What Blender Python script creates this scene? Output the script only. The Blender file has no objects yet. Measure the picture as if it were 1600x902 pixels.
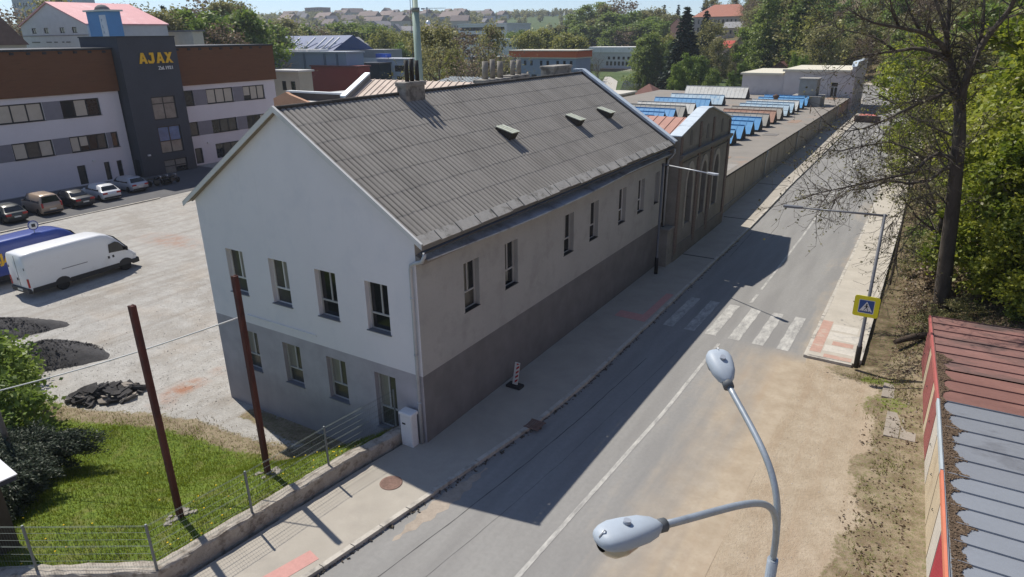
import bpy, math, random
import numpy as np
from mathutils import Vector, Matrix

# ------------------------------------------------------------------ camera, sky, sun, exposure
SC = bpy.context.scene
COL = SC.collection
CAM = np.array([13.09, -15.13, 13.2])
FPX = 1044.46
YAW, PIT, ROL = 0.562757, 0.363293, -0.0128516


def _rot():
    cy, sy = math.cos(YAW), math.sin(YAW)
    fwd = np.array([-sy * math.cos(PIT), cy * math.cos(PIT), -math.sin(PIT)])
    r = np.array([cy, sy, 0.0])
    u = np.cross(r, fwd)
    r2 = math.cos(ROL) * r + math.sin(ROL) * u
    u2 = -math.sin(ROL) * r + math.cos(ROL) * u
    return np.array([r2, -u2, fwd])


ROT = _rot()
cam_data = bpy.data.cameras.new('camera')
cam = bpy.data.objects.new('camera', cam_data)
COL.objects.link(cam)
_m = Matrix.Identity(4)
for i in range(3):
    _m[i][0] = ROT[0][i]
    _m[i][1] = -ROT[1][i]
    _m[i][2] = -ROT[2][i]
    _m[i][3] = CAM[i]
cam.matrix_world = _m
cam_data.sensor_width = 36
cam_data.lens = FPX / 1600 * 36
cam_data.clip_start = 0.1
cam_data.clip_end = 6000
SC.camera = cam

SUN_TO = Vector((-0.66, 0.175, 1.0)).normalized()      # towards the sun
world = bpy.data.worlds.new('World')
SC.world = world
world.use_nodes = True
_nt = world.node_tree
_bg = _nt.nodes['Background']
_sky = _nt.nodes.new('ShaderNodeTexSky')
_sky.sky_type = 'NISHITA'
_sky.sun_disc = False
_sky.sun_elevation = math.asin(SUN_TO.z)
_sky.sun_rotation = math.atan2(SUN_TO.x, SUN_TO.y)
_sky.air_density = 0.6
_sky.dust_density = 0.0
_sky.ozone_density = 3.5
# the low sky is a softer blue than the bare model gives
_tc = _nt.nodes.new('ShaderNodeTexCoord')
_sp = _nt.nodes.new('ShaderNodeSeparateXYZ')
_nt.links.new(_tc.outputs['Generated'], _sp.inputs[0])
_mr = _nt.nodes.new('ShaderNodeMapRange')
_mr.inputs['From Min'].default_value = 0.0
_mr.inputs['From Max'].default_value = 0.4
_mr.inputs['To Min'].default_value = 0.66
_mr.inputs['To Max'].default_value = 1.0
_nt.links.new(_sp.outputs['Z'], _mr.inputs['Value'])
_mu = _nt.nodes.new('ShaderNodeVectorMath')
_mu.operation = 'SCALE'
_nt.links.new(_sky.outputs[0], _mu.inputs[0])
_nt.links.new(_mr.outputs[0], _mu.inputs['Scale'])
_hs = _nt.nodes.new('ShaderNodeHueSaturation')
_hs.inputs['Saturation'].default_value = 0.84
_nt.links.new(_mu.outputs[0], _hs.inputs['Color'])
_nt.links.new(_hs.outputs[0], _bg.inputs[0])
_bg.inputs[1].default_value = 0.11
sun_data = bpy.data.lights.new('sun', 'SUN')
sun_data.energy = 3.5
sun_data.angle = math.radians(0.5)
sun_data.color = (1.0, 0.94, 0.84)
sun = bpy.data.objects.new('sun', sun_data)
sun.rotation_euler = (-SUN_TO).to_track_quat('-Z', 'Y').to_euler()
COL.objects.link(sun)
SC.view_settings.view_transform = 'Standard'
SC.view_settings.look = 'None'
SC.view_settings.gamma = 1
SC.view_settings.exposure = 0.64
SC.view_settings.use_curve_mapping = False
SC.cycles.use_denoising = True
SC.cycles.max_bounces = 6
SC.cycles.transparent_max_bounces = 6
SC.cycles.volume_bounces = 0

rnd = random.Random(7)
nrng = np.random.default_rng(11)


# ------------------------------------------------------------------ picture point -> place
def _ray(x, y):
    return ROT.T @ np.array([(x - 800) / FPX, (y - 451) / FPX, 1.0])


def onz(x, y, z=0.0):
    d = _ray(x, y)
    return CAM + d * ((z - CAM[2]) / d[2])


def onx(x, y, X):
    d = _ray(x, y)
    return CAM + d * ((X - CAM[0]) / d[0])


def ony(x, y, Y):
    d = _ray(x, y)
    return CAM + d * ((Y - CAM[1]) / d[1])


def atd(x, y, D):
    return CAM + _ray(x, y) * D


def onplane(x, y, p, n):
    d = _ray(x, y)
    n = np.array(n, float)
    return CAM + d * (((np.array(p) - CAM) @ n) / (d @ n))


def road_pt(x, y, z=-0.12):
    """plan point measured at pavement level, taken down to road level"""
    k = (z - CAM[2]) / (0 - CAM[2])
    return CAM[0] + (x - CAM[0]) * k, CAM[1] + (y - CAM[1]) * k


def sm(a, b, t):
    t = np.clip((t - a) / (b - a), 0, 1)
    return t * t * (3 - 2 * t)


# ------------------------------------------------------------------ materials
MATS = {}


def _n(nt, t, **k):
    n = nt.nodes.new(t)
    for a, b in k.items():
        setattr(n, a, b)
    return n


def _noise(nt, vec, scale, detail=4, rough=0.6):
    n = _n(nt, 'ShaderNodeTexNoise')
    n.inputs['Scale'].default_value = scale
    n.inputs['Detail'].default_value = detail
    n.inputs['Roughness'].default_value = rough
    nt.links.new(vec, n.inputs['Vector'])
    return n.outputs['Fac']


def _ramp(nt, fac, a, b):
    n = _n(nt, 'ShaderNodeMapRange')
    n.inputs['From Min'].default_value = a
    n.inputs['From Max'].default_value = b
    n.clamp = True
    nt.links.new(fac, n.inputs['Value'])
    return n.outputs['Result']


def _mix(nt, fac, a, b):
    n = _n(nt, 'ShaderNodeMix', data_type='RGBA')
    if isinstance(fac, (int, float)):
        n.inputs[0].default_value = fac
    else:
        nt.links.new(fac, n.inputs[0])
    for s, v in ((6, a), (7, b)):
        if isinstance(v, (tuple, list)):
            n.inputs[s].default_value = (*v[:3], 1)
        else:
            nt.links.new(v, n.inputs[s])
    return n.outputs[2]


def _math(nt, op, a, b):
    n = _n(nt, 'ShaderNodeMath', operation=op)
    for i, v in enumerate((a, b)):
        if isinstance(v, (int, float)):
            n.inputs[i].default_value = v
        else:
            nt.links.new(v, n.inputs[i])
    return n.outputs[0]


def mat(name, col, rough=0.8, var=0.12, scale=1.2, fine=14.0, bump=0.0, bscale=30.0, metal=0.0,
        stain=None, stain_scale=0.7, stain_lo=0.55, stain_hi=0.7, stretch=None, spec=0.35, coat=0.0,
        attr=None, attr_col=None):
    """procedural paint/plaster/metal: two noise scales of value variation, an optional stain, bump"""
    if name in MATS:
        return MATS[name]
    m = bpy.data.materials.new(name)
    MATS[name] = m
    m.use_nodes = True
    nt = m.node_tree
    b = nt.nodes['Principled BSDF']
    tc = _n(nt, 'ShaderNodeTexCoord')
    vec = tc.outputs['Object']
    if stretch:
        mp = _n(nt, 'ShaderNodeMapping')
        mp.inputs['Scale'].default_value = stretch
        nt.links.new(vec, mp.inputs['Vector'])
        vec = mp.outputs[0]
    lo = tuple(c * (1 - var) for c in col)
    hi = tuple(min(1, c * (1 + var)) for c in col)
    f1 = _noise(nt, vec, scale, 5)
    f2 = _noise(nt, vec, fine, 3)
    f = _math(nt, 'ADD', _math(nt, 'MULTIPLY', f1, 0.65), _math(nt, 'MULTIPLY', f2, 0.35))
    c = _mix(nt, _ramp(nt, f, 0.32, 0.68), lo, hi)
    if stain:
        f3 = _noise(nt, vec, stain_scale, 6, 0.7)
        c = _mix(nt, _ramp(nt, f3, stain_lo, stain_hi), c, stain)
    if attr:
        a = _n(nt, 'ShaderNodeAttribute', attribute_name=attr)
        c = _mix(nt, a.outputs['Fac'], c, attr_col)
    nt.links.new(c, b.inputs['Base Color'])
    b.inputs['Roughness'].default_value = rough
    b.inputs['Metallic'].default_value = metal
    b.inputs['Specular IOR Level'].default_value = spec
    if coat:
        b.inputs['Coat Weight'].default_value = coat
        b.inputs['Coat Roughness'].default_value = 0.06
    if bump:
        bp = _n(nt, 'ShaderNodeBump')
        bp.inputs['Strength'].default_value = bump
        bp.inputs['Distance'].default_value = 0.02
        nt.links.new(_noise(nt, vec, bscale, 5, 0.65), bp.inputs['Height'])
        nt.links.new(bp.outputs[0], b.inputs['Normal'])
    return m


def leaf_mat(name, dark, light, transl=0.35):
    if name in MATS:
        return MATS[name]
    m = bpy.data.materials.new(name)
    MATS[name] = m
    m.use_nodes = True
    nt = m.node_tree
    nt.nodes.remove(nt.nodes['Principled BSDF'])
    out = [n for n in nt.nodes if n.type == 'OUTPUT_MATERIAL'][0]
    a = _n(nt, 'ShaderNodeAttribute', attribute_name='tint')
    oi = _n(nt, 'ShaderNodeObjectInfo')
    f = _math(nt, 'ADD', _math(nt, 'MULTIPLY', a.outputs['Fac'], 0.7), _math(nt, 'MULTIPLY', oi.outputs['Random'], 0.3))
    c = _mix(nt, f, dark, light)
    d = _n(nt, 'ShaderNodeBsdfDiffuse')
    t = _n(nt, 'ShaderNodeBsdfTranslucent')
    g = _n(nt, 'ShaderNodeBsdfGlossy')
    g.inputs['Roughness'].default_value = 0.5
    g.inputs['Color'].default_value = (0.5, 0.5, 0.5, 1)
    nt.links.new(c, d.inputs['Color'])
    nt.links.new(c, t.inputs['Color'])
    x = _n(nt, 'ShaderNodeMixShader')
    x.inputs[0].default_value = transl
    nt.links.new(d.outputs[0], x.inputs[1])
    nt.links.new(t.outputs[0], x.inputs[2])
    y = _n(nt, 'ShaderNodeMixShader')
    y.inputs[0].default_value = 0.05
    nt.links.new(x.outputs[0], y.inputs[1])
    nt.links.new(g.outputs[0], y.inputs[2])
    nt.links.new(y.outputs[0], out.inputs['Surface'])
    return m


# ------------------------------------------------------------------ mesh builder and scene graph
class MB:
    def __init__(s):
        s.v, s.f, s.m, s.sm = [], [], [], []
        s.mi = 0

    def poly(s, pts, smooth=False):
        i = len(s.v)
        s.v += [tuple(map(float, p)) for p in pts]
        s.f.append(tuple(range(i, i + len(pts))))
        s.m.append(s.mi)
        s.sm.append(smooth)

    def faces(s, pts, faces, smooth=False):
        i = len(s.v)
        s.v += [tuple(map(float, p)) for p in pts]
        for f in faces:
            s.f.append(tuple(i + k for k in f))
            s.m.append(s.mi)
            s.sm.append(smooth)

    def obox(s, o, a, b, c):
        o, a, b, c = (np.array(t, float) for t in (o, a, b, c))
        p = [o, o + a, o + a + b, o + b, o + c, o + a + c, o + a + b + c, o + b + c]
        fs = [(0, 3, 2, 1), (4, 5, 6, 7), (0, 1, 5, 4), (1, 2, 6, 5), (2, 3, 7, 6), (3, 0, 4, 7)]
        if np.dot(np.cross(a, b), c) < 0:
            fs = [f[::-1] for f in fs]
        s.faces(p, fs)

    def box(s, x0, y0, z0, x1, y1, z1):
        s.obox((x0, y0, z0), (x1 - x0, 0, 0), (0, y1 - y0, 0), (0, 0, z1 - z0))

    def bevbox(s, x0, y0, z0, x1, y1, z1, r):
        """box with all vertical and top edges chamfered"""
        def ring(e, z):
            return [(x0 + e + r * k0, y0 + e + r * k1, z) if False else None for k0, k1 in ()]
        def rect(ins, z):
            c = r
            a, b, d, e = x0 + ins, x1 - ins, y0 + ins, y1 - ins
            return [(a + c, d, z), (b - c, d, z), (b, d + c, z), (b, e - c, z), (b - c, e, z), (a + c, e, z), (a, e - c, z), (a, d + c, z)]
        rings = [rect(0, z0), rect(0, z1 - r), rect(r * 0.8, z1)]
        p = [q for rg in rings for q in rg]
        fs = []
        for k in range(2):
            for i in range(8):
                j = (i + 1) % 8
                fs.append((k * 8 + i, k * 8 + j, k * 8 + 8 + j, k * 8 + 8 + i))
        fs.append(tuple(range(16, 24)))
        fs.append(tuple(range(7, -1, -1)))
        s.faces(p, fs)

    def prism(s, pts, vec):
        """closed polygon pts (3-D) pushed along vec"""
        pts = [np.array(p, float) for p in pts]
        vec = np.array(vec, float)
        n = len(pts)
        nrm = np.zeros(3)
        for i in range(n):
            nrm += np.cross(pts[i], pts[(i + 1) % n])
        if np.dot(nrm, vec) > 0:
            pts = pts[::-1]
        p = pts + [q + vec for q in pts]
        fs = [tuple(range(n)), tuple(range(2 * n - 1, n - 1, -1))]
        for i in range(n):
            j = (i + 1) % n
            fs.append((j, i, n + i, n + j))
        s.faces(p, fs)

    def tube(s, path, rad, n=8, cap=True, smooth=True):
        path = [np.array(p, float) for p in path]
        if isinstance(rad, (int, float)):
            rad = [rad] * len(path)
        k = len(path)
        i0 = len(s.v)
        ref = np.array([0, 0, 1.0])
        for i, p in enumerate(path):
            d = path[min(i + 1, k - 1)] - path[max(i - 1, 0)]
            d /= max(np.linalg.norm(d), 1e-9)
            if i == 0 and abs(d[2]) > 0.9:
                ref = np.array([1.0, 0, 0])
            a = np.cross(d, ref)
            la = np.linalg.norm(a)
            if la < 0.05:
                a = np.cross(d, (0.3, 0.9, 0.1))
                la = np.linalg.norm(a)
            a /= la
            b = np.cross(d, a)
            ref = np.cross(a, d) * -1 if False else ref
            for j in range(n):
                t = 2 * math.pi * j / n
                s.v.append(tuple(p + rad[i] * (math.cos(t) * a + math.sin(t) * b)))
        for i in range(k - 1):
            for j in range(n):
                j2 = (j + 1) % n
                s.f.append((i0 + i * n + j, i0 + i * n + j2, i0 + (i + 1) * n + j2, i0 + (i + 1) * n + j))
                s.m.append(s.mi)
                s.sm.append(smooth)
        if cap:
            s.f.append(tuple(i0 + j for j in range(n))[::-1])
            s.f.append(tuple(i0 + (k - 1) * n + j for j in range(n)))
            s.m += [s.mi] * 2
            s.sm += [False] * 2

    def lathe(s, prof, c=(0, 0, 0), axis='z', n=20, smooth=True):
        i0 = len(s.v)
        for r, h in prof:
            for j in range(n):
                t = 2 * math.pi * j / n
                a, b = r * math.cos(t), r * math.sin(t)
                q = {'z': (a, b, h), 'x': (h, a, b), 'y': (b, h, a)}[axis]
                s.v.append((c[0] + q[0], c[1] + q[1], c[2] + q[2]))
        for i in range(len(prof) - 1):
            for j in range(n):
                j2 = (j + 1) % n
                s.f.append((i0 + i * n + j, i0 + i * n + j2, i0 + (i + 1) * n + j2, i0 + (i + 1) * n + j))
                s.m.append(s.mi)
                s.sm.append(smooth)
        for k, fl in ((0, True), (len(prof) - 1, False)):
            if prof[k][0] > 1e-4:
                f = tuple(i0 + k * n + j for j in range(n))
                s.f.append(f[::-1] if fl else f)
                s.m.append(s.mi)
                s.sm.append(False)

    def mesh(s, name, mats, org=(0, 0, 0)):
        me = bpy.data.meshes.new(name)
        v = [(p[0] - org[0], p[1] - org[1], p[2] - org[2]) for p in s.v]
        me.from_pydata(v, [], s.f)
        if not isinstance(mats, (list, tuple)):
            mats = [mats]
        for m in mats:
            me.materials.append(m)
        me.polygons.foreach_set('material_index', s.m)
        me.polygons.foreach_set('use_smooth', s.sm)
        me.update()
        return me

    def build(s, name, mats, parent=None, local=False, **tags):
        org = (0, 0, 0)
        if parent is not None and not local:
            p = parent
            org = Vector((0, 0, 0))
            while p is not None:
                org = org + p.location
                p = p.parent
        o = bpy.data.objects.new(name, s.mesh(name, mats, org))
        COL.objects.link(o)
        if parent is not None:
            o.parent = parent
        tag(o, **tags)
        return o


def tag(o, label=None, cat=None, group=None, kind=None):
    if label:
        o['label'] = label
    if cat:
        o['category'] = cat
    if group:
        o['group'] = group
    if kind:
        o['kind'] = kind
    return o


def thing(name, loc, label, cat, group=None, rz=0.0):
    o = bpy.data.objects.new(name, None)
    o.empty_display_size = 0.3
    o.location = loc
    o.rotation_euler = (0, 0, rz)
    COL.objects.link(o)
    return tag(o, label, cat, group)


CHILD = {}


def copy_tree(o, parent=None):
    c = o.copy()
    COL.objects.link(c)
    if parent is not None:
        c.parent = parent
    for ch in list(o.children):
        copy_tree(ch, c)
    return c


def wall_panel(mb, o, u, v, holes, lu, lv, n, depth, top=None):
    """rectangular wall lu x lv from o along unit u (across) and v (up) with rectangular holes
    (u0, v0, u1, v1); n = outward normal; reveals go inward by depth. top: extra polygon in (u, v)"""
    o, u, v, n = (np.array(t, float) for t in (o, u, v, n))
    us = sorted({0, lu, *[h[0] for h in holes], *[h[2] for h in holes]})
    vs = sorted({0, lv, *[h[1] for h in holes], *[h[3] for h in holes]})
    P = lambda a, b, d=0: o + u * a + v * b - n * d
    flip = np.dot(np.cross(u, v), n) < 0

    def q(pts):
        mb.poly(pts[::-1] if flip else pts)
    for i in range(len(us) - 1):
        for j in range(len(vs) - 1):
            cu, cv = (us[i] + us[i + 1]) / 2, (vs[j] + vs[j + 1]) / 2
            if any(h[0] < cu < h[2] and h[1] < cv < h[3] for h in holes):
                continue
            q([P(us[i], vs[j]), P(us[i + 1], vs[j]), P(us[i + 1], vs[j + 1]), P(us[i], vs[j + 1])])
    for a, b, c, d in holes:
        q([P(a, b), P(a, b, depth), P(c, b, depth), P(c, b)][::-1])
        q([P(c, b), P(c, b, depth), P(c, d, depth), P(c, d)][::-1])
        q([P(c, d), P(c, d, depth), P(a, d, depth), P(a, d)][::-1])
        q([P(a, d), P(a, d, depth), P(a, b, depth), P(a, b)][::-1])
    if top:
        q([P(a, b) for a, b in top])


def window(parent, o, u, n, w, h, depth, mullions, transoms, fr, gl, bar=0.06, sill=None, sill_out=0.06, name='window', panes=None):
    """window set into a hole whose lower corner is o: frame bars = 'window', glass = 'pane', ledge = 'sill'"""
    o, u, n = (np.array(t, float) for t in (o, u, n))
    up = np.array([0, 0, 1.0])
    b = o - n * depth
    m = MB()
    th = 0.06
    for a in (0, w - bar):
        m.obox(b + u * a, u * bar, up * h, n * th)
    for z in (0, h - bar):
        m.obox(b + u * bar + up * z, u * (w - 2 * bar), up * bar, n * th)
    zs = sorted(transoms)
    for z in zs:
        m.obox(b + u * bar + up * (z - bar / 2), u * (w - 2 * bar), up * bar, n * (th - 0.005))
    for mu in mullions:
        a = mu[0] if isinstance(mu, tuple) else mu
        z0, z1 = (mu[1], mu[2]) if isinstance(mu, tuple) else (bar, h - bar)
        m.obox(b + u * (a - bar / 2) + up * z0, u * bar, up * (z1 - z0), n * (th - 0.01))
    f = m.build(name, fr, parent)
    if panes:
        for (a0, z0, a1, z1, mt) in panes:
            g = MB()
            g.obox(b + u * a0 + up * z0 + n * 0.008, u * (a1 - a0), up * (z1 - z0), n * 0.012)
            g.build('pane', mt, f)
    else:
        g = MB()
        g.obox(b + u * bar * 0.5 + up * bar * 0.5 + n * 0.008, u * (w - bar), up * (h - bar), n * 0.012)
        g.build('pane', gl, f)
    if sill:
        k = MB()
        k.obox(o - u * 0.04 + up * 0.003 - n * (depth - 0.002 - th), u * (w + 0.08), n * (depth - th + sill_out), up * 0.03)
        k.build('sill', sill, f)
    return f


def text_mesh(body, size, extrude, bold_off=0.0, spacing=1.0):
    cu = bpy.data.curves.new('lettering', 'FONT')
    cu.body = body
    cu.size = size
    cu.extrude = extrude
    cu.offset = bold_off
    cu.space_character = spacing
    cu.resolution_u = 3
    ob = bpy.data.objects.new('lettering', cu)
    COL.objects.link(ob)
    dg = bpy.context.evaluated_depsgraph_get()
    me = bpy.data.meshes.new_from_object(ob.evaluated_get(dg))
    bpy.data.objects.remove(ob)
    bpy.data.curves.remove(cu)
    return me


def text_obj(name, body, size, extrude, m, parent, o, u, up, bold=0.0, spacing=1.0):
    """letters standing on point o, running along u, upright along up"""
    me = text_mesh(body, size, extrude, bold, spacing)
    u = Vector(u).normalized()
    up = Vector(up).normalized()
    n = u.cross(up)
    M = Matrix(((u.x, up.x, n.x, o[0]), (u.y, up.y, n.y, o[1]), (u.z, up.z, n.z, o[2]), (0, 0, 0, 1)))
    p, org = parent, Vector((0, 0, 0))
    while p is not None:
        org = org + p.location
        p = p.parent
    M.translation = M.translation - org
    me.transform(M)
    me.materials.clear()
    me.materials.append(m)
    ob = bpy.data.objects.new(name, me)
    COL.objects.link(ob)
    ob.parent = parent
    return ob


X3, Y3, Z3 = np.array([1.0, 0, 0]), np.array([0, 1.0, 0]), np.array([0, 0, 1.0])


# ------------------------------------------------------------------ the lie of the land
FOOT = [(12.9, -80), (12.9, 60), (12.4, 100), (9, 140), (0.5, 172), (-16, 203), (-34, 250), (-95, 275), (-150, 420), (-150, 3000)]


def foot_dist(x, y):
    """signed distance to the foot of the wooded slope, positive on the hill side"""
    x, y = np.asarray(x, float), np.asarray(y, float)
    best = np.full(x.shape, 1e9)
    sgn = np.ones(x.shape)
    for (x0, y0), (x1, y1) in zip(FOOT[:-1], FOOT[1:]):
        dx, dy = x1 - x0, y1 - y0
        t = np.clip(((x - x0) * dx + (y - y0) * dy) / (dx * dx + dy * dy), 0, 1)
        ex, ey = x - x0 - t * dx, y - y0 - t * dy
        d = np.hypot(ex, ey)
        side = np.sign(dy * ex - dx * ey)
        upd = d < best
        best = np.where(upd, d, best)
        sgn = np.where(upd, side, sgn)
    return best * sgn


def wob(x, y, s, seed=0):
    a = np.sin(x / s * 1.3 + seed) * np.cos(y / s * 1.1 + 2 * seed) + 0.5 * np.sin(x / s * 2.7 + y / s * 1.9 + seed * 3)
    return a / 1.5


WALL_C = [(-0.95, -0.05), (-1.25, -2.15), (-1.67, -5.9), (-1.98, -8.55), (-5.4, -10.85), (-10, -13.4), (-18, -18)]


def wall_dist(x, y):
    """distance to the garden wall, on its garden side"""
    x, y = np.asarray(x, float), np.asarray(y, float)
    best = np.full(x.shape, 1e9)
    for (x0, y0), (x1, y1) in zip(WALL_C[:-1], WALL_C[1:]):
        dx, dy = x1 - x0, y1 - y0
        t = np.clip(((x - x0) * dx + (y - y0) * dy) / (dx * dx + dy * dy), 0, 1)
        best = np.minimum(best, np.hypot(x - x0 - t * dx, y - y0 - t * dy))
    return best


def garden(x, y):
    """1 on the garden and yard side of the wall line"""
    wx = np.interp(-np.asarray(y, float), [-0.05 * -1, 2.15, 5.9, 8.55, 10.85, 13.4, 18], [-0.95, -1.25, -1.67, -1.98, -5.4, -10, -18])
    return x < wx


def rise_y(y):
    """the street climbs gently beyond the gabled workshop"""
    return 0.45 * sm(32, 52, y) + 0.35 * sm(52, 92, y)


def ground(x, y):
    x, y = np.asarray(x, float), np.asarray(y, float)
    v = -0.533 * (x - CAM[0]) + 0.846 * (y - CAM[1])
    # street level, yard level and garden slope
    zr = -0.3 + (0.188 + 0.007 * wob(x, y, 0.7, 8)) * sm(9.2, 9.9, x) + 0.1 * sm(12.4, 14.2, x)
    wd = wall_dist(x, y)
    L = np.interp(y, [-9, -6, -1, 0], [11, 9, 3.2, 2.4])
    zl = 0.22 - 1.67 * sm(0.3, L, wd) + 0.05 * wob(x, y, 2.2, 1) * sm(0.5, 3, wd)
    zr = zr + rise_y(y)
    g = garden(x, y)
    z = np.where(g & (y < 0.5), zl, zr)
    inb = (x < -0.5) & (y >= 0.5) & (y < 130)
    z = np.where(inb, -1.45 + 0.03 * wob(x, y, 3.0, 2), z)
    # land behind the works: down to the pond, up to the town
    z = np.where((x < 0) & (y >= 130), -1.6, z)
    z = z - 0.9 * sm(120, 160, v) * (x < 4)
    z = z + 11 * sm(80, 125, -x) * sm(150, 90, v)
    hill = 41 * sm(360, 1150, v) + 2.0 * wob(x, y, 90, 3) * sm(400, 700, v)
    z = z + hill
    fd = foot_dist(x, y)
    near = sm(16, 8, y) * sm(24.5, 22.5, x)             # level ground where the garages stand
    rise = np.minimum(np.maximum(fd - 0.3, 0) * 0.36, 34) + 0.25 * wob(x, y, 2.7, 5) * sm(1, 4, fd)
    z = np.maximum(z, np.where(fd > 0, -0.112 + rise_y(y) + 0.1 * sm(12.4, 14.2, x) + rise * (1 - near), -99))
    return z


def gz(x, y):
    return float(ground(np.array([x]), np.array([y]))[0])


def axis(lo, hi, fine_lo, fine_hi, step, grow=1.22, mid=None):
    a = list(np.arange(fine_lo, fine_hi + 1e-6, step))
    s, p = step, fine_hi
    while p < hi:
        s = min(s * grow, 60)
        p += s
        a.append(p)
    s, p = step, fine_lo
    while p > lo:
        s = min(s * grow, 60)
        p -= s
        a.insert(0, p)
    return np.array(a)


def sand_colour(nt, vec):
    mid_, fin = _noise(nt, vec, 1.6, 6), _noise(nt, vec, 9, 4)
    mp = _n(nt, 'ShaderNodeMapping')
    mp.inputs['Scale'].default_value = (1.6, 0.14, 1.0)
    nt.links.new(vec, mp.inputs['Vector'])
    trk = _noise(nt, mp.outputs[0], 1.0, 5)
    sand = _mix(nt, _ramp(nt, mid_, 0.35, 0.65), (0.33, 0.268, 0.195), (0.41, 0.345, 0.262))
    sand = _mix(nt, _math(nt, 'MULTIPLY', _ramp(nt, fin, 0.5, 0.7), 0.3), sand, (0.29, 0.225, 0.15))
    return _mix(nt, _math(nt, 'MULTIPLY', _ramp(nt, trk, 0.48, 0.66), 0.5), sand, (0.325, 0.245, 0.17))


def ground_material():
    m = bpy.data.materials.new('ground_soil')
    m.use_nodes = True
    nt = m.node_tree
    b = nt.nodes['Principled BSDF']
    b.inputs['Roughness'].default_value = 0.95
    b.inputs['Specular IOR Level'].default_value = 0.15
    vec = _n(nt, 'ShaderNodeTexCoord').outputs['Object']
    A = lambda n: _n(nt, 'ShaderNodeAttribute', attribute_name=n).outputs['Fac']
    big, mid_, fin, spk = (_noise(nt, vec, s, d) for s, d in ((0.35, 5), (1.6, 6), (9, 4), (38, 2)))
    # crushed stone yard
    yard = _mix(nt, _ramp(nt, mid_, 0.38, 0.62), (0.345, 0.333, 0.312), (0.43, 0.418, 0.395))
    yard = _mix(nt, _math(nt, 'MULTIPLY', _ramp(nt, spk, 0.45, 0.58), 0.6), yard, (0.25, 0.235, 0.215))
    yard = _mix(nt, _math(nt, 'MULTIPLY', _ramp(nt, fin, 0.5, 0.64), 0.35), yard, (0.5, 0.485, 0.455))
    yard = _mix(nt, _math(nt, 'MULTIPLY', _ramp(nt, big, 0.55, 0.7), 0.3), yard, (0.38, 0.31, 0.24))
    # wheel tracks and damp, trodden patches
    for ang, sc in ((0.25, 0.9), (1.35, 0.7)):
        mp = _n(nt, 'ShaderNodeMapping')
        mp.inputs['Rotation'].default_value = (0, 0, ang)
        mp.inputs['Scale'].default_value = (1.5 * sc, 0.09 * sc, 1.0)
        nt.links.new(vec, mp.inputs['Vector'])
        yard = _mix(nt, _math(nt, 'MULTIPLY', _ramp(nt, _noise(nt, mp.outputs[0], 1.0, 5), 0.54, 0.66), 0.4), yard, (0.24, 0.215, 0.185))
    damp = _noise(nt, vec, 0.22, 6, 0.7)
    yard = _mix(nt, _math(nt, 'MULTIPLY', _ramp(nt, damp, 0.54, 0.62), 0.45), yard, (0.25, 0.225, 0.195))
    yard = _mix(nt, _math(nt, 'MULTIPLY', A('rust'), _ramp(nt, mid_, 0.4, 0.6)), yard, (0.3, 0.14, 0.08))
    # grass with worn soil
    grass = _mix(nt, _ramp(nt, fin, 0.35, 0.65), (0.06, 0.1, 0.015), (0.15, 0.2, 0.03))
    grass = _mix(nt, _math(nt, 'MULTIPLY', _ramp(nt, mid_, 0.5, 0.68), 0.5), grass, (0.17, 0.14, 0.06))
    dry = _mix(nt, _ramp(nt, mid_, 0.4, 0.6), (0.15, 0.115, 0.07), (0.27, 0.22, 0.15))
    dry = _mix(nt, _math(nt, 'MULTIPLY', _ramp(nt, fin, 0.5, 0.6), 0.65), dry, (0.13, 0.14, 0.05))
    dry = _mix(nt, _math(nt, 'MULTIPLY', _ramp(nt, spk, 0.5, 0.62), 0.5), dry, (0.33, 0.26, 0.19))
    sand = sand_colour(nt, vec)
    far = _mix(nt, _ramp(nt, big, 0.35, 0.65), (0.05, 0.085, 0.03), (0.1, 0.13, 0.05))
    wood = _mix(nt, _ramp(nt, mid_, 0.4, 0.62), (0.1, 0.07, 0.045), (0.2, 0.15, 0.1))
    wood = _mix(nt, _math(nt, 'MULTIPLY', _ramp(nt, fin, 0.48, 0.6), 0.6), wood, (0.07, 0.1, 0.025))
    nz = _math(nt, 'MULTIPLY', _math(nt, 'SUBTRACT', mid_, 0.5), 1.1)
    nz2 = _math(nt, 'MULTIPLY', _math(nt, 'SUBTRACT', fin, 0.5), 0.7)

    def edge(a):
        return _ramp(nt, _math(nt, 'ADD', _math(nt, 'ADD', A(a), nz), nz2), 0.4, 0.62)
    c = _mix(nt, edge('far'), yard, far)
    c = _mix(nt, edge('sand'), c, sand)
    c = _mix(nt, edge('wood'), c, wood)
    c = _mix(nt, edge('dry'), c, dry)
    c = _mix(nt, edge('grass'), c, grass)
    nt.links.new(c, b.inputs['Base Color'])
    bp = _n(nt, 'ShaderNodeBump')
    bp.inputs['Strength'].default_value = 0.7
    bp.inputs['Distance'].default_value = 0.06
    nt.links.new(_math(nt, 'ADD', fin, _math(nt, 'MULTIPLY', spk, 0.5)), bp.inputs['Height'])
    nt.links.new(bp.outputs[0], b.inputs['Normal'])
    return m


def blob(x, y, cx, cy, rx, ry, soft=0.5):
    d = np.hypot((x - cx) / rx, (y - cy) / ry)
    return sm(1 + soft, 1 - soft, d)


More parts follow.
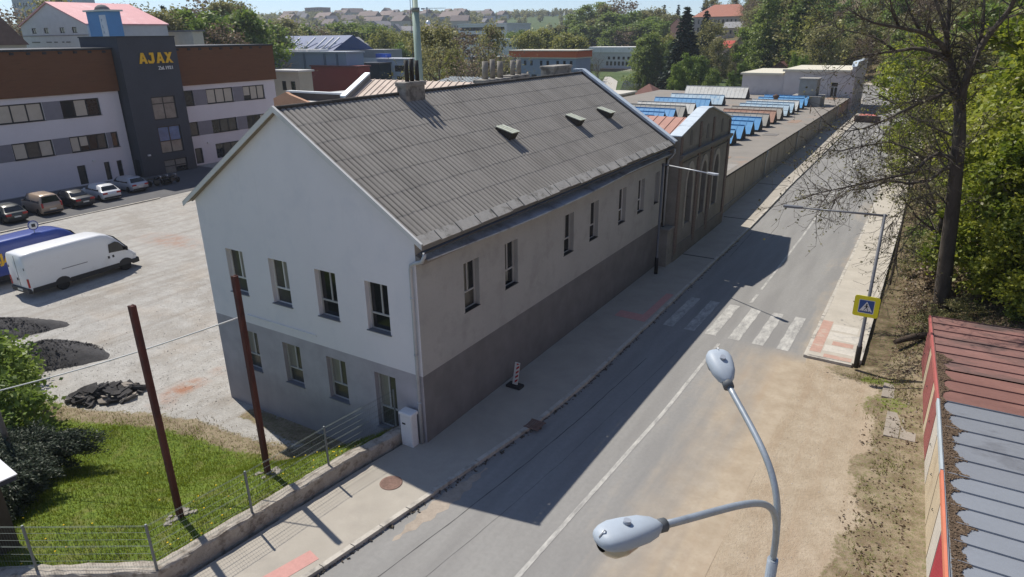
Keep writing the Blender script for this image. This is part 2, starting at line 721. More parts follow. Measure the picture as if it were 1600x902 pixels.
def make_ground():
    xs = axis(-2600, 2600, -34, 26, 0.45)
    ys = axis(-120, 2900, -16, 36, 0.45)
    gx, gy = np.meshgrid(xs, ys)
    X, Y = gx.ravel(), gy.ravel()
    Z = ground(X, Y)
    nx, ny = len(xs), len(ys)
    idx = np.arange(nx * ny).reshape(ny, nx)
    f = np.stack([idx[:-1, :-1], idx[:-1, 1:], idx[1:, 1:], idx[1:, :-1]], -1).reshape(-1, 4)
    me = bpy.data.meshes.new('ground')
    me.from_pydata(np.stack([X, Y, Z], 1).tolist(), [], f.tolist())
    me.polygons.foreach_set('use_smooth', [True] * len(me.polygons))
    v = -0.533 * (X - CAM[0]) + 0.846 * (Y - CAM[1])
    fd = foot_dist(X, Y)
    g = garden(X, Y)
    wd = wall_dist(X, Y)
    # lawn edge as paced out on the ground: it runs from the gable corner past the rubble to the left
    lim = np.interp(X, [-30, -17, -14, -12.5, -10.6, -8, -5.5, -3.6, -2], [-6.5, -5.2, -4.2, -3.4, -2.9, -2.6, -2.1, -0.9, -0.3])
    grass = sm(0.5, -0.6, Y - lim) * g
    dry_l = sm(1.5, 0.3, Y - lim) * sm(-0.9, 0.3, Y - lim + 0.4) * g * (X > -22)
    dry_l = np.maximum(dry_l, sm(0.9, 0.3, np.abs(Y + 0.4)) * g * (X > -9.5) * 0.8)
    rust = 0.9 * blob(X, Y, -13.6, -0.6, 0.5, 0.9) + 0.6 * blob(X, Y, -13.4, 1.6, 0.5, 0.6) + 0.5 * blob(X, Y, -36, 13, 3, 1.2) + 0.5 * blob(X, Y, -13, -1.9, 0.5, 0.4)
    dry_l = np.maximum(dry_l, 0.8 * blob(X, Y, -5.2, -10.0, 1.8, 0.7))
    dry_l = np.maximum(dry_l, sm(0.75, 0.4, wd) * g * 0.62)
    sand = sm(8.9, 9.6, X) * sm(14.2, 13.4, Y) * (Y > -80)
    dry_r = sm(12.6, 13.15, X + 0.28 * np.sin(Y * 1.3) + 0.15 * np.sin(Y * 3.1)) * sm(16.5, 14.5, Y) * (X < 30)
    dry_r = np.maximum(dry_r, blob(X, Y, 12.6, 13.3, 1.6, 0.8))
    wood = np.maximum(sm(0.0, 0.8, fd), 1.0 * (X > 11.5) * (fd > -3)) * (Y > 13.6)
    gr2 = blob(X, Y, 12.9, 12.9, 1.0, 0.45) * 0.62
    gr2 = np.maximum(gr2, 0.5 * blob(X, Y, 13.3, 11.0, 1.2, 0.8))
    farm = sm(125, 150, v) * (fd < 0) + sm(70, 82, -X) * (v < 160)
    for n, a in (('grass', np.maximum(grass, gr2)), ('dry', np.maximum(dry_l, dry_r)), ('sand', sand), ('wood', wood), ('rust', rust), ('far', np.clip(farm, 0, 1))):
        at = me.attributes.new(n, 'FLOAT', 'POINT')
        at.data.foreach_set('value', np.clip(a, 0, 1).astype(np.float32))
    me.materials.append(ground_material())
    o = bpy.data.objects.new('ground', me)
    COL.objects.link(o)
    tag(o, 'soil, grass and crushed stone underfoot all round', kind='structure')
    return o


make_ground()

# ------------------------------------------------------------------ street, pavements, markings
KERB_L = [(-5.2, -40), (-1.6, -22), (0.2, -12), (1.26, -6.1), (1.95, -1.5), (2.62, 3.09), (2.84, 6.9), (2.86, 15.5), (2.86, 22.6), (2.86, 32.6), (2.86, 47), (2.84, 63), (2.8, 81), (2.7, 94), (2.0, 110), (-1.0, 140), (-9, 170), (-26, 205)]
KERB_R = [(9.3, -40), (9.85, 13.9), (9.83, 28), (9.75, 60), (9.3, 100), (6.4, 140), (-1.5, 171), (-18, 200)]
BACK_R = [(12.0, 13.9), (11.95, 28), (11.9, 60), (11.5, 100), (8.4, 140), (0.2, 172), (-16, 201)]


def interp_y(line, y):
    return float(np.interp(y, [p[1] for p in line], [p[0] for p in line]))


def asphalt_material():
    m = bpy.data.materials.new('asphalt')
    m.use_nodes = True
    nt = m.node_tree
    b = nt.nodes['Principled BSDF']
    b.inputs['Roughness'].default_value = 0.85
    b.inputs['Specular IOR Level'].default_value = 0.3
    tc = _n(nt, 'ShaderNodeTexCoord').outputs['Object']
    sx = _n(nt, 'ShaderNodeSeparateXYZ')
    nt.links.new(tc, sx.inputs[0])
    mp = _n(nt, 'ShaderNodeMapping')
    mp.inputs['Scale'].default_value = (1.0, 0.12, 1.0)
    nt.links.new(tc, mp.inputs['Vector'])
    streak = _noise(nt, mp.outputs[0], 1.3, 5)
    mid_, fin, spk = (_noise(nt, tc, s, d) for s, d in ((0.9, 6), (7, 4), (60, 2)))
    c = _mix(nt, _ramp(nt, streak, 0.35, 0.65), (0.215, 0.21, 0.203), (0.265, 0.26, 0.25))
    c = _mix(nt, _math(nt, 'MULTIPLY', _ramp(nt, fin, 0.4, 0.65), 0.3), c, (0.185, 0.182, 0.178))
    c = _mix(nt, _math(nt, 'MULTIPLY', _ramp(nt, spk, 0.52, 0.66), 0.35), c, (0.29, 0.285, 0.275))
    # dust and sand carried over from the verge (right) and lying along the gutter (left)
    e = _math(nt, 'ADD', sx.outputs['X'], _math(nt, 'MULTIPLY', _math(nt, 'SUBTRACT', streak, 0.5), 3.2))
    e = _math(nt, 'ADD', e, _math(nt, 'MULTIPLY', _math(nt, 'SUBTRACT', mid_, 0.5), 1.5))
    # less of it beyond the crossing
    back = _ramp(nt, sx.outputs['Y'], 14.2, 13.0)
    s0 = _math(nt, 'MULTIPLY', _math(nt, 'MAXIMUM', _ramp(nt, e, 6.8, 9.5), _ramp(nt, sx.outputs['X'], 9.3, 10.0)), back)
    s1 = s0
    s2 = _math(nt, 'MULTIPLY', _ramp(nt, e, 9.2, 10.2), 0.6)
    s = _math(nt, 'MAXIMUM', s1, s2)
    c = _mix(nt, s, c, sand_colour(nt, tc))
    nt.links.new(c, b.inputs['Base Color'])
    bp = _n(nt, 'ShaderNodeBump')
    bp.inputs['Strength'].default_value = 0.25
    bp.inputs['Distance'].default_value = 0.01
    nt.links.new(spk, bp.inputs['Height'])
    nt.links.new(bp.outputs[0], b.inputs['Normal'])
    return m


def strip(name, left, right, z, ys, m, zl=None, **k):
    mb = MB()
    pts = []
    for y in ys:
        pts.append((interp_y(left, y), y, z + float(rise_y(y))))
        pts.append((interp_y(right, y), y, z + float(rise_y(y))))
    fs = [(2 * i, 2 * i + 1, 2 * i + 3, 2 * i + 2) for i in range(len(ys) - 1)]
    mb.faces(pts, fs)
    return mb.build(name, m, **k)


ASPH = asphalt_material()
YS = list(np.arange(-40, 206, 1.5))
wideL = [(x - 0.25, y) for x, y in KERB_L]
wideR = [(x + 0.3, y) for x, y in KERB_R]
strip('road', wideL, wideR, -0.12, YS, ASPH, label='grey asphalt street with a worn crossing', kind='structure')

PAVE = mat('pavement_asphalt', (0.37, 0.34, 0.295), rough=0.9, var=0.1, scale=0.9, fine=25, bump=0.25, bscale=80,
           stain=(0.31, 0.285, 0.25), stain_scale=0.5, stain_lo=0.5, stain_hi=0.75, spec=0.2)
KERBM = mat('kerb_stone', (0.46, 0.43, 0.38), rough=0.85, var=0.16, scale=2.5, bump=0.4, bscale=25,
            stain=(0.28, 0.26, 0.23), stain_scale=1.4, stain_lo=0.5, stain_hi=0.65)
KERB_IN = [(x - 0.16, y) for x, y in KERB_L]
BLD = [(-8.6, -40), (-3.6, -14), (-1.55, -8.6), (-0.9, -2), (-0.6, -0.2), (-0.3, 22), (-0.6, 34), (-0.6, 40), (-0.6, 107), (-3.0, 140), (-12, 170), (-28, 205)]


def slab(name, left, right, z0, z1, ys, m, **k):
    mb = MB()
    n = len(ys)
    pts = []
    for y in ys:
        a, b = interp_y(left, y), interp_y(right, y)
        h = float(rise_y(y))
        pts += [(a, y, z1 + h), (b, y, z1 + h), (b, y, z0), (a, y, z0)]
    fs = []
    for i in range(n - 1):
        k0, k1 = 4 * i, 4 * i + 4
        fs += [(k0, k0 + 1, k1 + 1, k1), (k0 + 1, k0 + 2, k1 + 2, k1 + 1), (k0 + 3, k0, k1, k1 + 3)]
    fs += [(0, 3, 2, 1), (4 * n - 4, 4 * n - 3, 4 * n - 2, 4 * n - 1)]
    mb.faces(pts, fs)
    return mb.build(name, m, **k)


slab('pavement', BLD, KERB_IN, -0.6, 0.0, YS, PAVE, label='left pavement below the old works', kind='structure')


def kerb(name, outer, inner, y0, y1, ln=1.0, **k):
    """kerb of separate stones, slightly out of line"""
    mb = MB()
    y = y0
    r = random.Random(3)
    while y < y1:
        a = min(y + ln, y1)
        g = 0.012
        dz = r.uniform(-0.006, 0.012)
        dx = r.uniform(-0.012, 0.012)
        pts = [(interp_y(inner, y + g) + dx, y + g, 0), (interp_y(outer, y + g) + dx, y + g, 0), (interp_y(outer, a - g) + dx, a - g, 0), (interp_y(inner, a - g) + dx, a - g, 0)]
        mb.prism([(p[0], p[1], -0.25 + float(rise_y(p[1]))) for p in pts], (0, 0, 0.257 + dz))
        y = a
        if y > 60:
            ln = 4.0
    return mb.build(name, KERBM, **k)


kerb('kerb', KERB_L, KERB_IN, -20, 200, kind='structure', label='pale kerb stones along the left pavement')
# right pavement with a concrete kerb, its near end by the crossing
PAVE2 = mat('pavement_concrete', (0.43, 0.395, 0.34), rough=0.9, var=0.12, scale=1.2, fine=18, bump=0.2, bscale=60,
            stain=(0.4, 0.36, 0.3), stain_scale=0.8)
YR = list(np.arange(13.9, 200, 1.5))
KR_IN = [(x + 0.14, y) for x, y in KERB_R]
slab('right_pavement', KR_IN, BACK_R, -0.6, 0.01, YR, PAVE2, label='sunlit pavement on the wooded side', kind='structure')
kerb('right_kerb', KR_IN, KERB_R, 13.75, 198, kind='structure', label='kerb stones along the right pavement')
edge = MB()
edge.box(9.99, 13.72, -0.25, 11.75, 13.88, 0.005)
edge.build('pavement_end_kerb', KERBM, kind='structure', label='kerb closing the near end of the right pavement')
back = MB()
for i in range(70):
    y = 14.2 + i * 1.0
    x = interp_y(BACK_R, y)
    back.box(x + 0.003, y, -0.3, x + 0.08, y + 0.985, 0.09 + 0.02 * math.sin(i * 2.3) + float(rise_y(y)))
back.build('pavement_edging', KERBM, kind='structure', label='upright edging stones behind the right pavement')
TACT = mat('tactile_red', (0.42, 0.27, 0.22), rough=0.9, var=0.14, scale=5, stain=(0.45, 0.38, 0.32), stain_scale=1.5)
TACW = mat('tactile_pale', (0.5, 0.47, 0.42), rough=0.9, var=0.12, scale=6)
tp = MB()
for (x0, y0, x1, y1) in ((9.99, 14.3, 10.45, 18.2), (10.75, 15.4, 11.6, 15.85), (10.6, 13.95, 11.7, 14.3)):
    tp.box(x0, y0, 0.0, x1, y1, 0.014)
tp.build('tactile_paving', TACT, kind='structure', label='faded red paving by the crossing')
tp = MB()
for (x0, y0, x1, y1) in ((10.47, 16.0, 11.75, 16.9), (10.5, 14.6, 11.75, 15.3), (10.5, 17.1, 11.6, 17.9)):
    tp.box(x0, y0, 0.0, x1, y1, 0.014)
tp.build('pale_paving', TACW, kind='structure', label='pale slabs between the red paving')
# red tactile patch at the near left, and the dark one by the crossing
tp = MB()
tp.mi = 0
tp.prism([(-0.35, -9.2, 0.002), (0.17, -9.3, 0.002), (0.95, -5.85, 0.002), (0.5, -5.75, 0.002)], (0, 0, 0.006))
tp.prism([(1.0, 13.6, 0.002), (2.6, 13.6, 0.002), (2.6, 14.4, 0.002), (1.0, 14.4, 0.002)], (0, 0, 0.006))
tp.prism([(2.2, 14.4, 0.003), (2.6, 14.4, 0.003), (2.6, 17.8, 0.003), (2.2, 17.8, 0.003)], (0, 0, 0.006))
tp.build('red_paving', mat('tactile_pink', (0.5, 0.27, 0.24), rough=0.9, var=0.1, scale=5), kind='structure', label='red tactile paving on the left pavement')


def paint_material():
    m = bpy.data.materials.new('road_paint')
    m.use_nodes = True
    nt = m.node_tree
    b = nt.nodes['Principled BSDF']
    tc = _n(nt, 'ShaderNodeTexCoord').outputs['Object']
    mp = _n(nt, 'ShaderNodeMapping')
    mp.inputs['Scale'].default_value = (1, 0.4, 1)
    nt.links.new(tc, mp.inputs['Vector'])
    f = _noise(nt, mp.outputs[0], 4, 6, 0.75)
    c = _mix(nt, _ramp(nt, f, 0.36, 0.62), (0.48, 0.47, 0.44), (0.26, 0.255, 0.245))
    nt.links.new(c, b.inputs['Base Color'])
    b.inputs['Roughness'].default_value = 0.8
    return m


PAINT = paint_material()
CL = [(4.6, -40), (5.88, -3.56), (6.3, 6), (6.39, 13.2), (6.44, 20), (6.48, 34), (6.55, 48), (6.5, 63), (6.4, 81), (6.0, 100), (2.6, 140), (-5, 170), (-21, 202)]


def line(y0, y1, w, mb):
    ys = np.arange(y0, y1 + 0.01, max(0.5, (y1 - y0) / 60))
    pts = []
    for y in ys:
        x = interp_y(CL, y)
        for s in (-1, 1):
            a, b = road_pt(x + s * w / 2, y)
            pts.append((a, b, -0.112 + float(rise_y(b))))
    mb.faces(pts, [(2 * i, 2 * i + 1, 2 * i + 3, 2 * i + 2) for i in range(len(ys) - 1)])


mk = MB()
line(-14, 13.3, 0.14, mk)
mk.build('centre_line', PAINT, kind='structure', label='white centre line up to the crossing')
mk = MB()
line(18.6, 20.4, 0.14, mk)
line(20.9, 120, 0.12, mk)
mk.build('far_centre_line', PAINT, kind='structure', label='white centre line beyond the crossing')
mk = MB()
for i, x in enumerate((3.46, 4.5, 5.5, 6.58, 7.65, 8.7)):
    y0, y1 = 13.75, 17.95
    n = 12
    r = random.Random(i)
    pts = []
    for j in range(n + 1):
        y = y0 + (y1 - y0) * j / n
        for xx in (x, x + 0.5):
            a, b = road_pt(xx + r.uniform(-0.02, 0.02) + 0.05 * j / n, y)
            pts.append((a, b, -0.1135))
    mk.faces(pts, [(2 * j, 2 * j + 1, 2 * j + 3, 2 * j + 2) for j in range(n)])
mk.build('crossing_stripes', PAINT, kind='structure', label='worn white stripes of the pedestrian crossing')
# sealed cracks and a resurfaced strip in the asphalt
TAR = mat('tar', (0.03, 0.03, 0.032), rough=0.6, var=0.2)
mk = MB()


def crack(pts, w, z=-0.1165):
    pp = []
    r = random.Random(int(pts[0][0] * 100))
    dense = []
    for (a, b), (c, d) in zip(pts[:-1], pts[1:]):
        n = max(2, int(math.hypot(c - a, d - b) / 0.35))
        for i in range(n):
            dense.append((a + (c - a) * i / n + r.uniform(-0.012, 0.012), b + (d - b) * i / n))
    dense.append(pts[-1])
    for x, y in dense:
        ww = w * r.uniform(0.5, 1.3) / 2
        a, b = road_pt(x, y)
        pp += [(a - ww, b, z), (a + ww, b, z)]
    mk.faces(pp, [(2 * i, 2 * i + 1, 2 * i + 3, 2 * i + 2) for i in range(len(dense) - 1)])


crack([onz(590, 902)[:2], onz(700, 820)[:2], onz(830, 718)[:2], onz(905, 655)[:2], onz(1010, 560)[:2]], 0.03)
crack([onz(665, 902)[:2], onz(770, 815)[:2], onz(880, 720)[:2], onz(985, 620)[:2], onz(1060, 548)[:2]], 0.012)
crack([onz(1140, 402)[:2], onz(1185, 352)[:2], onz(1240, 292)[:2]], 0.03)
crack([onz(1205, 372)[:2], onz(1222, 352)[:2], onz(1238, 340)[:2]], 0.03)
mk.build('tar_seams', mat('seam_grey', (0.075, 0.074, 0.073), rough=0.8, var=0.3), kind='structure', label='dark tar seams in the near lane')
mk = MB()
for (x0, y0, x1, y1) in ((0.0, 24.9, 2.7, 25.0), (0.4, 35.3, 2.65, 35.42), (0.1, 47.2, 2.68, 47.3)):
    h = float(rise_y(y0))
    mk.box(x0, y0, h - 0.01, x1, y1, h + 0.012)
mk.build('pavement_seams', TAR, kind='structure', label='dark drain seams across the left pavement')
# crumbling gutter edge: broken asphalt lumps and dirt along the foot of the kerb
mk = MB()
r = random.Random(5)
for i in range(520):
    y = r.uniform(-9, 12)
    if r.random() < 0.3:
        y = r.uniform(12, 30)
    x = interp_y(KERB_L, y) + abs(r.gauss(0.03, 0.07))
    s = r.uniform(0.02, 0.07)
    a, b = road_pt(x, y)
    a = interp_y(KERB_L, y) + (x - interp_y(KERB_L, y)) + 0.01
    z = -0.12
    p = [(a + r.uniform(-s, s), y + r.uniform(-s, s), z + (0 if k < 3 else s * r.uniform(0.4, 0.9))) for k in range(6)]
    mk.faces(p, [(0, 1, 2), (3, 4, 5), (0, 1, 4, 3), (1, 2, 5, 4), (2, 0, 3, 5)])
mk.build('gutter_rubble', mat('gutter_dirt', (0.09, 0.075, 0.06), var=0.3), kind='stuff', label='crumbled asphalt and dirt along the foot of the kerb', cat='rubble')
# dust drift in the gutter
mk = MB()
n = 24
pts = []
for i in range(n + 1):
    y = -4.2 + 4.2 * i / n
    w = (0.55 * math.sin(math.pi * i / n) + 0.12 * math.sin(i * 1.9)) * 0.9
    x = interp_y(KERB_L, y) + 0.55 - 0.01 * i
    pts += [(x - max(w, 0.02) * 0.5, y, -0.1175), (x + max(w, 0.02) * 0.6, y, -0.1175)]
mk.faces(pts, [(2 * i, 2 * i + 1, 2 * i + 3, 2 * i + 2) for i in range(n)])
mk.build('dust_drift', mat('dust', (0.34, 0.29, 0.24), rough=1, var=0.2, scale=3), kind='structure', label='dust lying in the near gutter')


# ------------------------------------------------------------------ shared building materials
GABLE = mat('gable_render', (0.66, 0.66, 0.66), rough=0.9, var=0.05, scale=0.5, fine=8, bump=0.12, bscale=70,
            stain=(0.55, 0.55, 0.55), stain_scale=0.35, stain_lo=0.5, stain_hi=0.75, spec=0.15)


def two_tone(name, upper, lower, zsplit, slope=0.0, var=0.08, stain=None):
    """wall paint with a darker dado below height zsplit"""
    m = mat(name, upper, rough=0.92, var=var, scale=0.7, fine=12, bump=0.18, bscale=60, stain=stain, stain_scale=0.9, stain_lo=0.5, stain_hi=0.7, spec=0.12)
    nt = m.node_tree
    b = nt.nodes['Principled BSDF']
    link = b.inputs['Base Color'].links[0]
    src = link.from_socket
    g = _n(nt, 'ShaderNodeNewGeometry')
    s = _n(nt, 'ShaderNodeSeparateXYZ')
    nt.links.new(g.outputs['Position'], s.inputs[0])
    f = _ramp(nt, s.outputs['Z'], zsplit + 0.004, zsplit - 0.004)
    tc = _n(nt, 'ShaderNodeTexCoord')
    nn = _noise(nt, tc.outputs['Object'], 1.1, 5)
    low = _mix(nt, _ramp(nt, nn, 0.35, 0.65), tuple(c * 0.9 for c in lower), tuple(c * 1.1 for c in lower))
    both = _mix(nt, f, src, low)
    # rain splash and rising damp along the foot, thin run-off streaks higher up
    mp = _n(nt, 'ShaderNodeMapping')
    mp.inputs['Scale'].default_value = (2.2, 2.2, 0.12)
    nt.links.new(tc.outputs['Object'], mp.inputs['Vector'])
    st = _noise(nt, mp.outputs[0], 1.5, 5, 0.7)
    zz = _math(nt, 'ADD', s.outputs['Z'], _math(nt, 'MULTIPLY', st, -1.3))
    foot = _math(nt, 'MULTIPLY', _ramp(nt, zz, 0.1, -0.9), 0.45)
    both = _mix(nt, foot, both, tuple(c * 0.55 for c in lower))
    both = _mix(nt, _math(nt, 'MULTIPLY', _ramp(nt, st, 0.6, 0.78), 0.16), both, tuple(c * 0.6 for c in upper))
    nt.links.new(both, b.inputs['Base Color'])
    return m


GABLE2 = two_tone('gable_two_tone', (0.68, 0.67, 0.69), (0.385, 0.37, 0.395), 2.56, var=0.03, stain=(0.63, 0.63, 0.66))
STREETW = two_tone('street_wall', (0.39, 0.385, 0.37), (0.185, 0.18, 0.18), 2.56, stain=(0.325, 0.32, 0.305))
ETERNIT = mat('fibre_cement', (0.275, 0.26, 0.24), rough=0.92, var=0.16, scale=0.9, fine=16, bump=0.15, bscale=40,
              stain=(0.28, 0.265, 0.245), stain_scale=1.6, stain_lo=0.5, stain_hi=0.72, attr='dirt', attr_col=(0.026, 0.024, 0.022), spec=0.15)  # mask holds groove dirt, sheet tone and painted lap shadow
PALETILE = mat('pale_eave_tile', (0.36, 0.345, 0.32), rough=0.9, var=0.2, scale=2.5, fine=14, stain=(0.2, 0.19, 0.17), stain_scale=2.2, stain_lo=0.52, stain_hi=0.62)
GUTTER = mat('gutter_zinc', (0.085, 0.085, 0.09), rough=0.55, var=0.25, scale=2, metal=0.3)
ZINC = mat('zinc_sheet', (0.42, 0.46, 0.53), rough=0.45, var=0.2, scale=1.2, metal=0.4, stain=(0.2, 0.21, 0.24), stain_scale=1.0, stain_lo=0.48, stain_hi=0.66)
CAPBLUE = mat('capping_sheet', (0.55, 0.62, 0.68), rough=0.5, var=0.12, scale=1.5, metal=0.15, stain=(0.4, 0.45, 0.5), stain_scale=1.4)
WHITEP = mat('white_paint', (0.74, 0.74, 0.73), rough=0.6, var=0.06)
PIPE = mat('grey_pipe', (0.42, 0.44, 0.46), rough=0.5, var=0.12, metal=0.2, stain=(0.3, 0.31, 0.32))
DARKPIPE = mat('dark_pipe', (0.05, 0.05, 0.052), rough=0.6, var=0.3)
FRAMEG = mat('frame_grey', (0.4, 0.4, 0.39), rough=0.6, var=0.12)
FRAMEW = mat('frame_white', (0.62, 0.62, 0.6), rough=0.5, var=0.08)
FRAMED = mat('frame_dark', (0.025, 0.027, 0.03), rough=0.5, var=0.2)
SILL = mat('sill_sheet', (0.2, 0.205, 0.22), rough=0.5, var=0.15, metal=0.2)
GLASS = mat('window_glass', (0.018, 0.02, 0.022), rough=0.06, var=0.3, scale=0.6, spec=0.6)
GLASSO = mat('dusty_glass', (0.07, 0.068, 0.06), rough=0.25, var=0.35, scale=1.5, spec=0.5)
CURTAIN = mat('net_curtain_glass', (0.22, 0.21, 0.19), rough=0.3, var=0.25, scale=3, stretch=(6, 6, 0.4), spec=0.5)
BLIND = mat('blind_behind_glass', (0.44, 0.4, 0.34), rough=0.25, var=0.08, scale=2, spec=0.5)
CONC = mat('old_concrete', (0.3, 0.28, 0.25), rough=0.95, var=0.22, scale=1.6, bump=0.5, bscale=18, stain=(0.13, 0.12, 0.11), stain_scale=1.3, stain_lo=0.5, stain_hi=0.62)

# ------------------------------------------------------------------ the old works building with the long grey roof
B1L = 22.7
RZ, RX, SL = 10.98, -5.5, 0.64
works = thing('works_building', (-5.5, 0, -1.5), 'long two-storey works with ribbed grey roof and blank white gable beside the street', 'building')
zb = -1.7
wtop = RZ - SL * 5.5 - 0.06
# gable to the near end
gx = [-9.63, -7.14, -4.69, -2.30]
mb = MB()
holes = []
for x in gx:
    holes.append((x + 11, 3.76 - zb, x + 11 + 1.02, 5.57 - zb))
for i, x in enumerate([-9.5, -7.03, -4.63, -2.24]):
    holes.append((x + 11, (0.41 if i < 3 else -0.05) - zb, x + 11 + 0.98, 2.17 - zb))
wall_panel(mb, (-11, 0, zb), X3, Z3, holes, 11, wtop - zb, -Y3, 0.24, top=[(0, wtop - zb), (11, wtop - zb), (5.5, RZ - 0.06 - zb)])
# the rest of the shell
gable = mb.build('gable_wall', GABLE2, works)
mb = MB()
holes = []
wy = [2.49, 5.15, 9.96, 12.55, 15.92, 18.49, 21.0]
ww = [0.93, 0.93, 0.93, 0.93, 0.9, 0.9, 0.7]
for y, w in zip(wy, ww):
    holes.append((y, 3.95 - zb, y + w, 5.8 - zb))
wall_panel(mb, (0, 0, zb), Y3, Z3, holes, B1L, wtop - zb, X3, 0.26)
mb.build('street_wall', STREETW, works)
mb = MB()
wall_panel(mb, (-11, B1L, zb), Y3 * -1, Z3, [(3 + i * 3.2, 3.9 - zb, 4 + i * 3.2, 5.7 - zb) for i in range(6)], B1L, wtop - zb, -X3, 0.2)
mb.poly([(-11, B1L, zb), (-11, B1L, wtop), (-5.5, B1L, RZ - 0.06), (0, B1L, wtop), (0, B1L, zb)])
mb.poly([(-10.8, 0.3, zb + 0.1), (-0.3, 0.3, zb + 0.1), (-0.3, B1L - 0.3, zb + 0.1), (-10.8, B1L - 0.3, zb + 0.1)])
mb.build('rear_wall', GABLE, works)
# dim interior floors so that the rooms are not hollow
mb = MB()
mb.box(-10.7, 0.4, 3.0, -0.4, B1L - 0.4, 3.15)
mb.build('upper_floor', mat('floor_boards', (0.12, 0.09, 0.06)), works)
# a faint plaster ledge along the gable above the dado
mb = MB()
mb.box(-8.9, -0.035, 2.86, -5.0, -0.003, 2.93)
mb.build('plaster_ledge', GABLE, works)
for i, x in enumerate(gx):
    w, h = 1.02, 1.81
    pn = [(0.03, 0.03, w - 0.03, h * 0.34, GLASSO if i < 2 else GLASS), (0.03, h * 0.34, w * 0.55, h - 0.03, GLASS if i > 1 else GLASSO), (w * 0.55, h * 0.34, w - 0.03, h - 0.03, [CURTAIN, CURTAIN, GLASS, GLASS][i])]
    window(works, (x, 0, 3.76), X3, -Y3, w, h, 0.24, [(w * 0.55, h * 0.34, h - 0.06)], [h * 0.34], FRAMEW if i < 2 else FRAMEG, GLASS, sill=SILL, panes=pn)
for i, x in enumerate([-9.5, -7.03, -4.63, -2.24]):
    zl = 0.41 if i < 3 else -0.05
    w, h = 0.98, 2.17 - zl
    pn = [(0.03, 0.03, w - 0.03, h * 0.36, GLASSO), (0.03, h * 0.36, w * 0.5, h - 0.03, CURTAIN), (w * 0.5, h * 0.36, w - 0.03, h - 0.03, GLASSO)]
    window(works, (x, 0, zl), X3, -Y3, w, h, 0.24, [(w * 0.5, h * 0.36, h - 0.06)], [h * 0.36], FRAMEG, GLASS, sill=SILL, panes=pn)
for i, (y, w) in enumerate(zip(wy, ww)):
    h = 1.85
    pn = [(0.03, 0.03, w - 0.03, h * 0.36, GLASSO if i in (0, 4) else GLASS), (0.03, h * 0.36, w * 0.5, h - 0.03, GLASSO), (w * 0.5, h * 0.36, w - 0.03, h - 0.03, GLASS)]
    window(works, (0, y, 3.95), Y3, X3, w, h, 0.26, [(w * 0.5, h * 0.36, h - 0.06)], [h * 0.36], FRAMEG if i not in (4, 5) else FRAMEW, GLASS, sill=FRAMED, sill_out=0.0, panes=pn)


def corrugated(mb, p0, along, down, length, slope_len, pitch, amp, rows, nrm, seg=8, lap=0.008, rr=None, dirt=None):
    """sheets of ribbed cladding laid in overlapping rows; along = direction across the ribs"""
    p0, along, down, nrm = (np.array(t, float) for t in (p0, along, down, nrm))
    nw = int(length / pitch)
    rl = slope_len / rows
    prof = []
    for k in range(seg):
        t = k / seg
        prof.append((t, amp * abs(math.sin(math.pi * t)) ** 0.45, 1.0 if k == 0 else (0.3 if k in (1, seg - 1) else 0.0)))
    for r_ in range(rows):
        pts, dirt_shade = [], []
        s0, s1 = r_ * rl - (0.07 if r_ else 0), (r_ + 1) * rl
        stations = [(s0, lap * 0.1, 0.0), (s0 + rl * 0.5, lap * 0.5, 0.0), (s1 - 0.035, lap, 0.0), (s1 - 0.03, lap, 0.04), (s1, lap, 0.12)]  # last two stations paint the overlap shadow onto the lower sheet ends
        wj = [(rr.uniform(-0.02, 0.02) if rr else 0.0) for _ in range(nw)]
        sheet = [(rr.random() ** 2 * 0.15 if rr else 0.0) for _ in range(nw // 4 + 1)]
        wt = [(rr.uniform(0.5, 1.2) if rr else 1.0) for _ in range(nw)]
        for (s, lift, dd) in stations:
            for w in range(nw):
                js = (rr.uniform(-0.012, 0.012) if rr else 0) if s > s0 else 0
                for (t, a, dv) in prof:
                    pts.append(p0 + along * (w + t) * pitch + down * (s + (0 if s == s0 else wj[w])) + nrm * (a + lift))
                    dirt_shade.append(max(dv * wt[w], dd, sheet[w // 4]))
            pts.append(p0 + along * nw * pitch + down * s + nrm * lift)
            dirt_shade.append(1.0)
        n = nw * seg + 1
        fs = []
        for i in range(len(stations) - 1):
            for j in range(n - 1):
                fs.append((i * n + j, i * n + j + 1, (i + 1) * n + j + 1, (i + 1) * n + j)[::-1])
        mb.faces(pts, fs, smooth=True)
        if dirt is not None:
            dirt += dirt_shade


def roof_plane(name, side, parent):
    mb = MB()
    dirt = []
    L = math.hypot(5.62, 5.62 * SL)
    cs, sn = 1 / math.hypot(1, SL), SL / math.hypot(1, SL)
    if side > 0:
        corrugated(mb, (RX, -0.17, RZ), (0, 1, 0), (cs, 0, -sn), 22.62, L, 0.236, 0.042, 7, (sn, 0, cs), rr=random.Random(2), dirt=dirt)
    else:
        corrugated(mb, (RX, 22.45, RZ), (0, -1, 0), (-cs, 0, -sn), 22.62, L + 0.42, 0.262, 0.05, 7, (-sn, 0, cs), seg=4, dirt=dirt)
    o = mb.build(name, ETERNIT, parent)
    at = o.data.attributes.new('dirt', 'FLOAT', 'POINT')  # groove dirt, plus the shadow painted along the sheet laps
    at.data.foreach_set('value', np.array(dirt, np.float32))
    return o


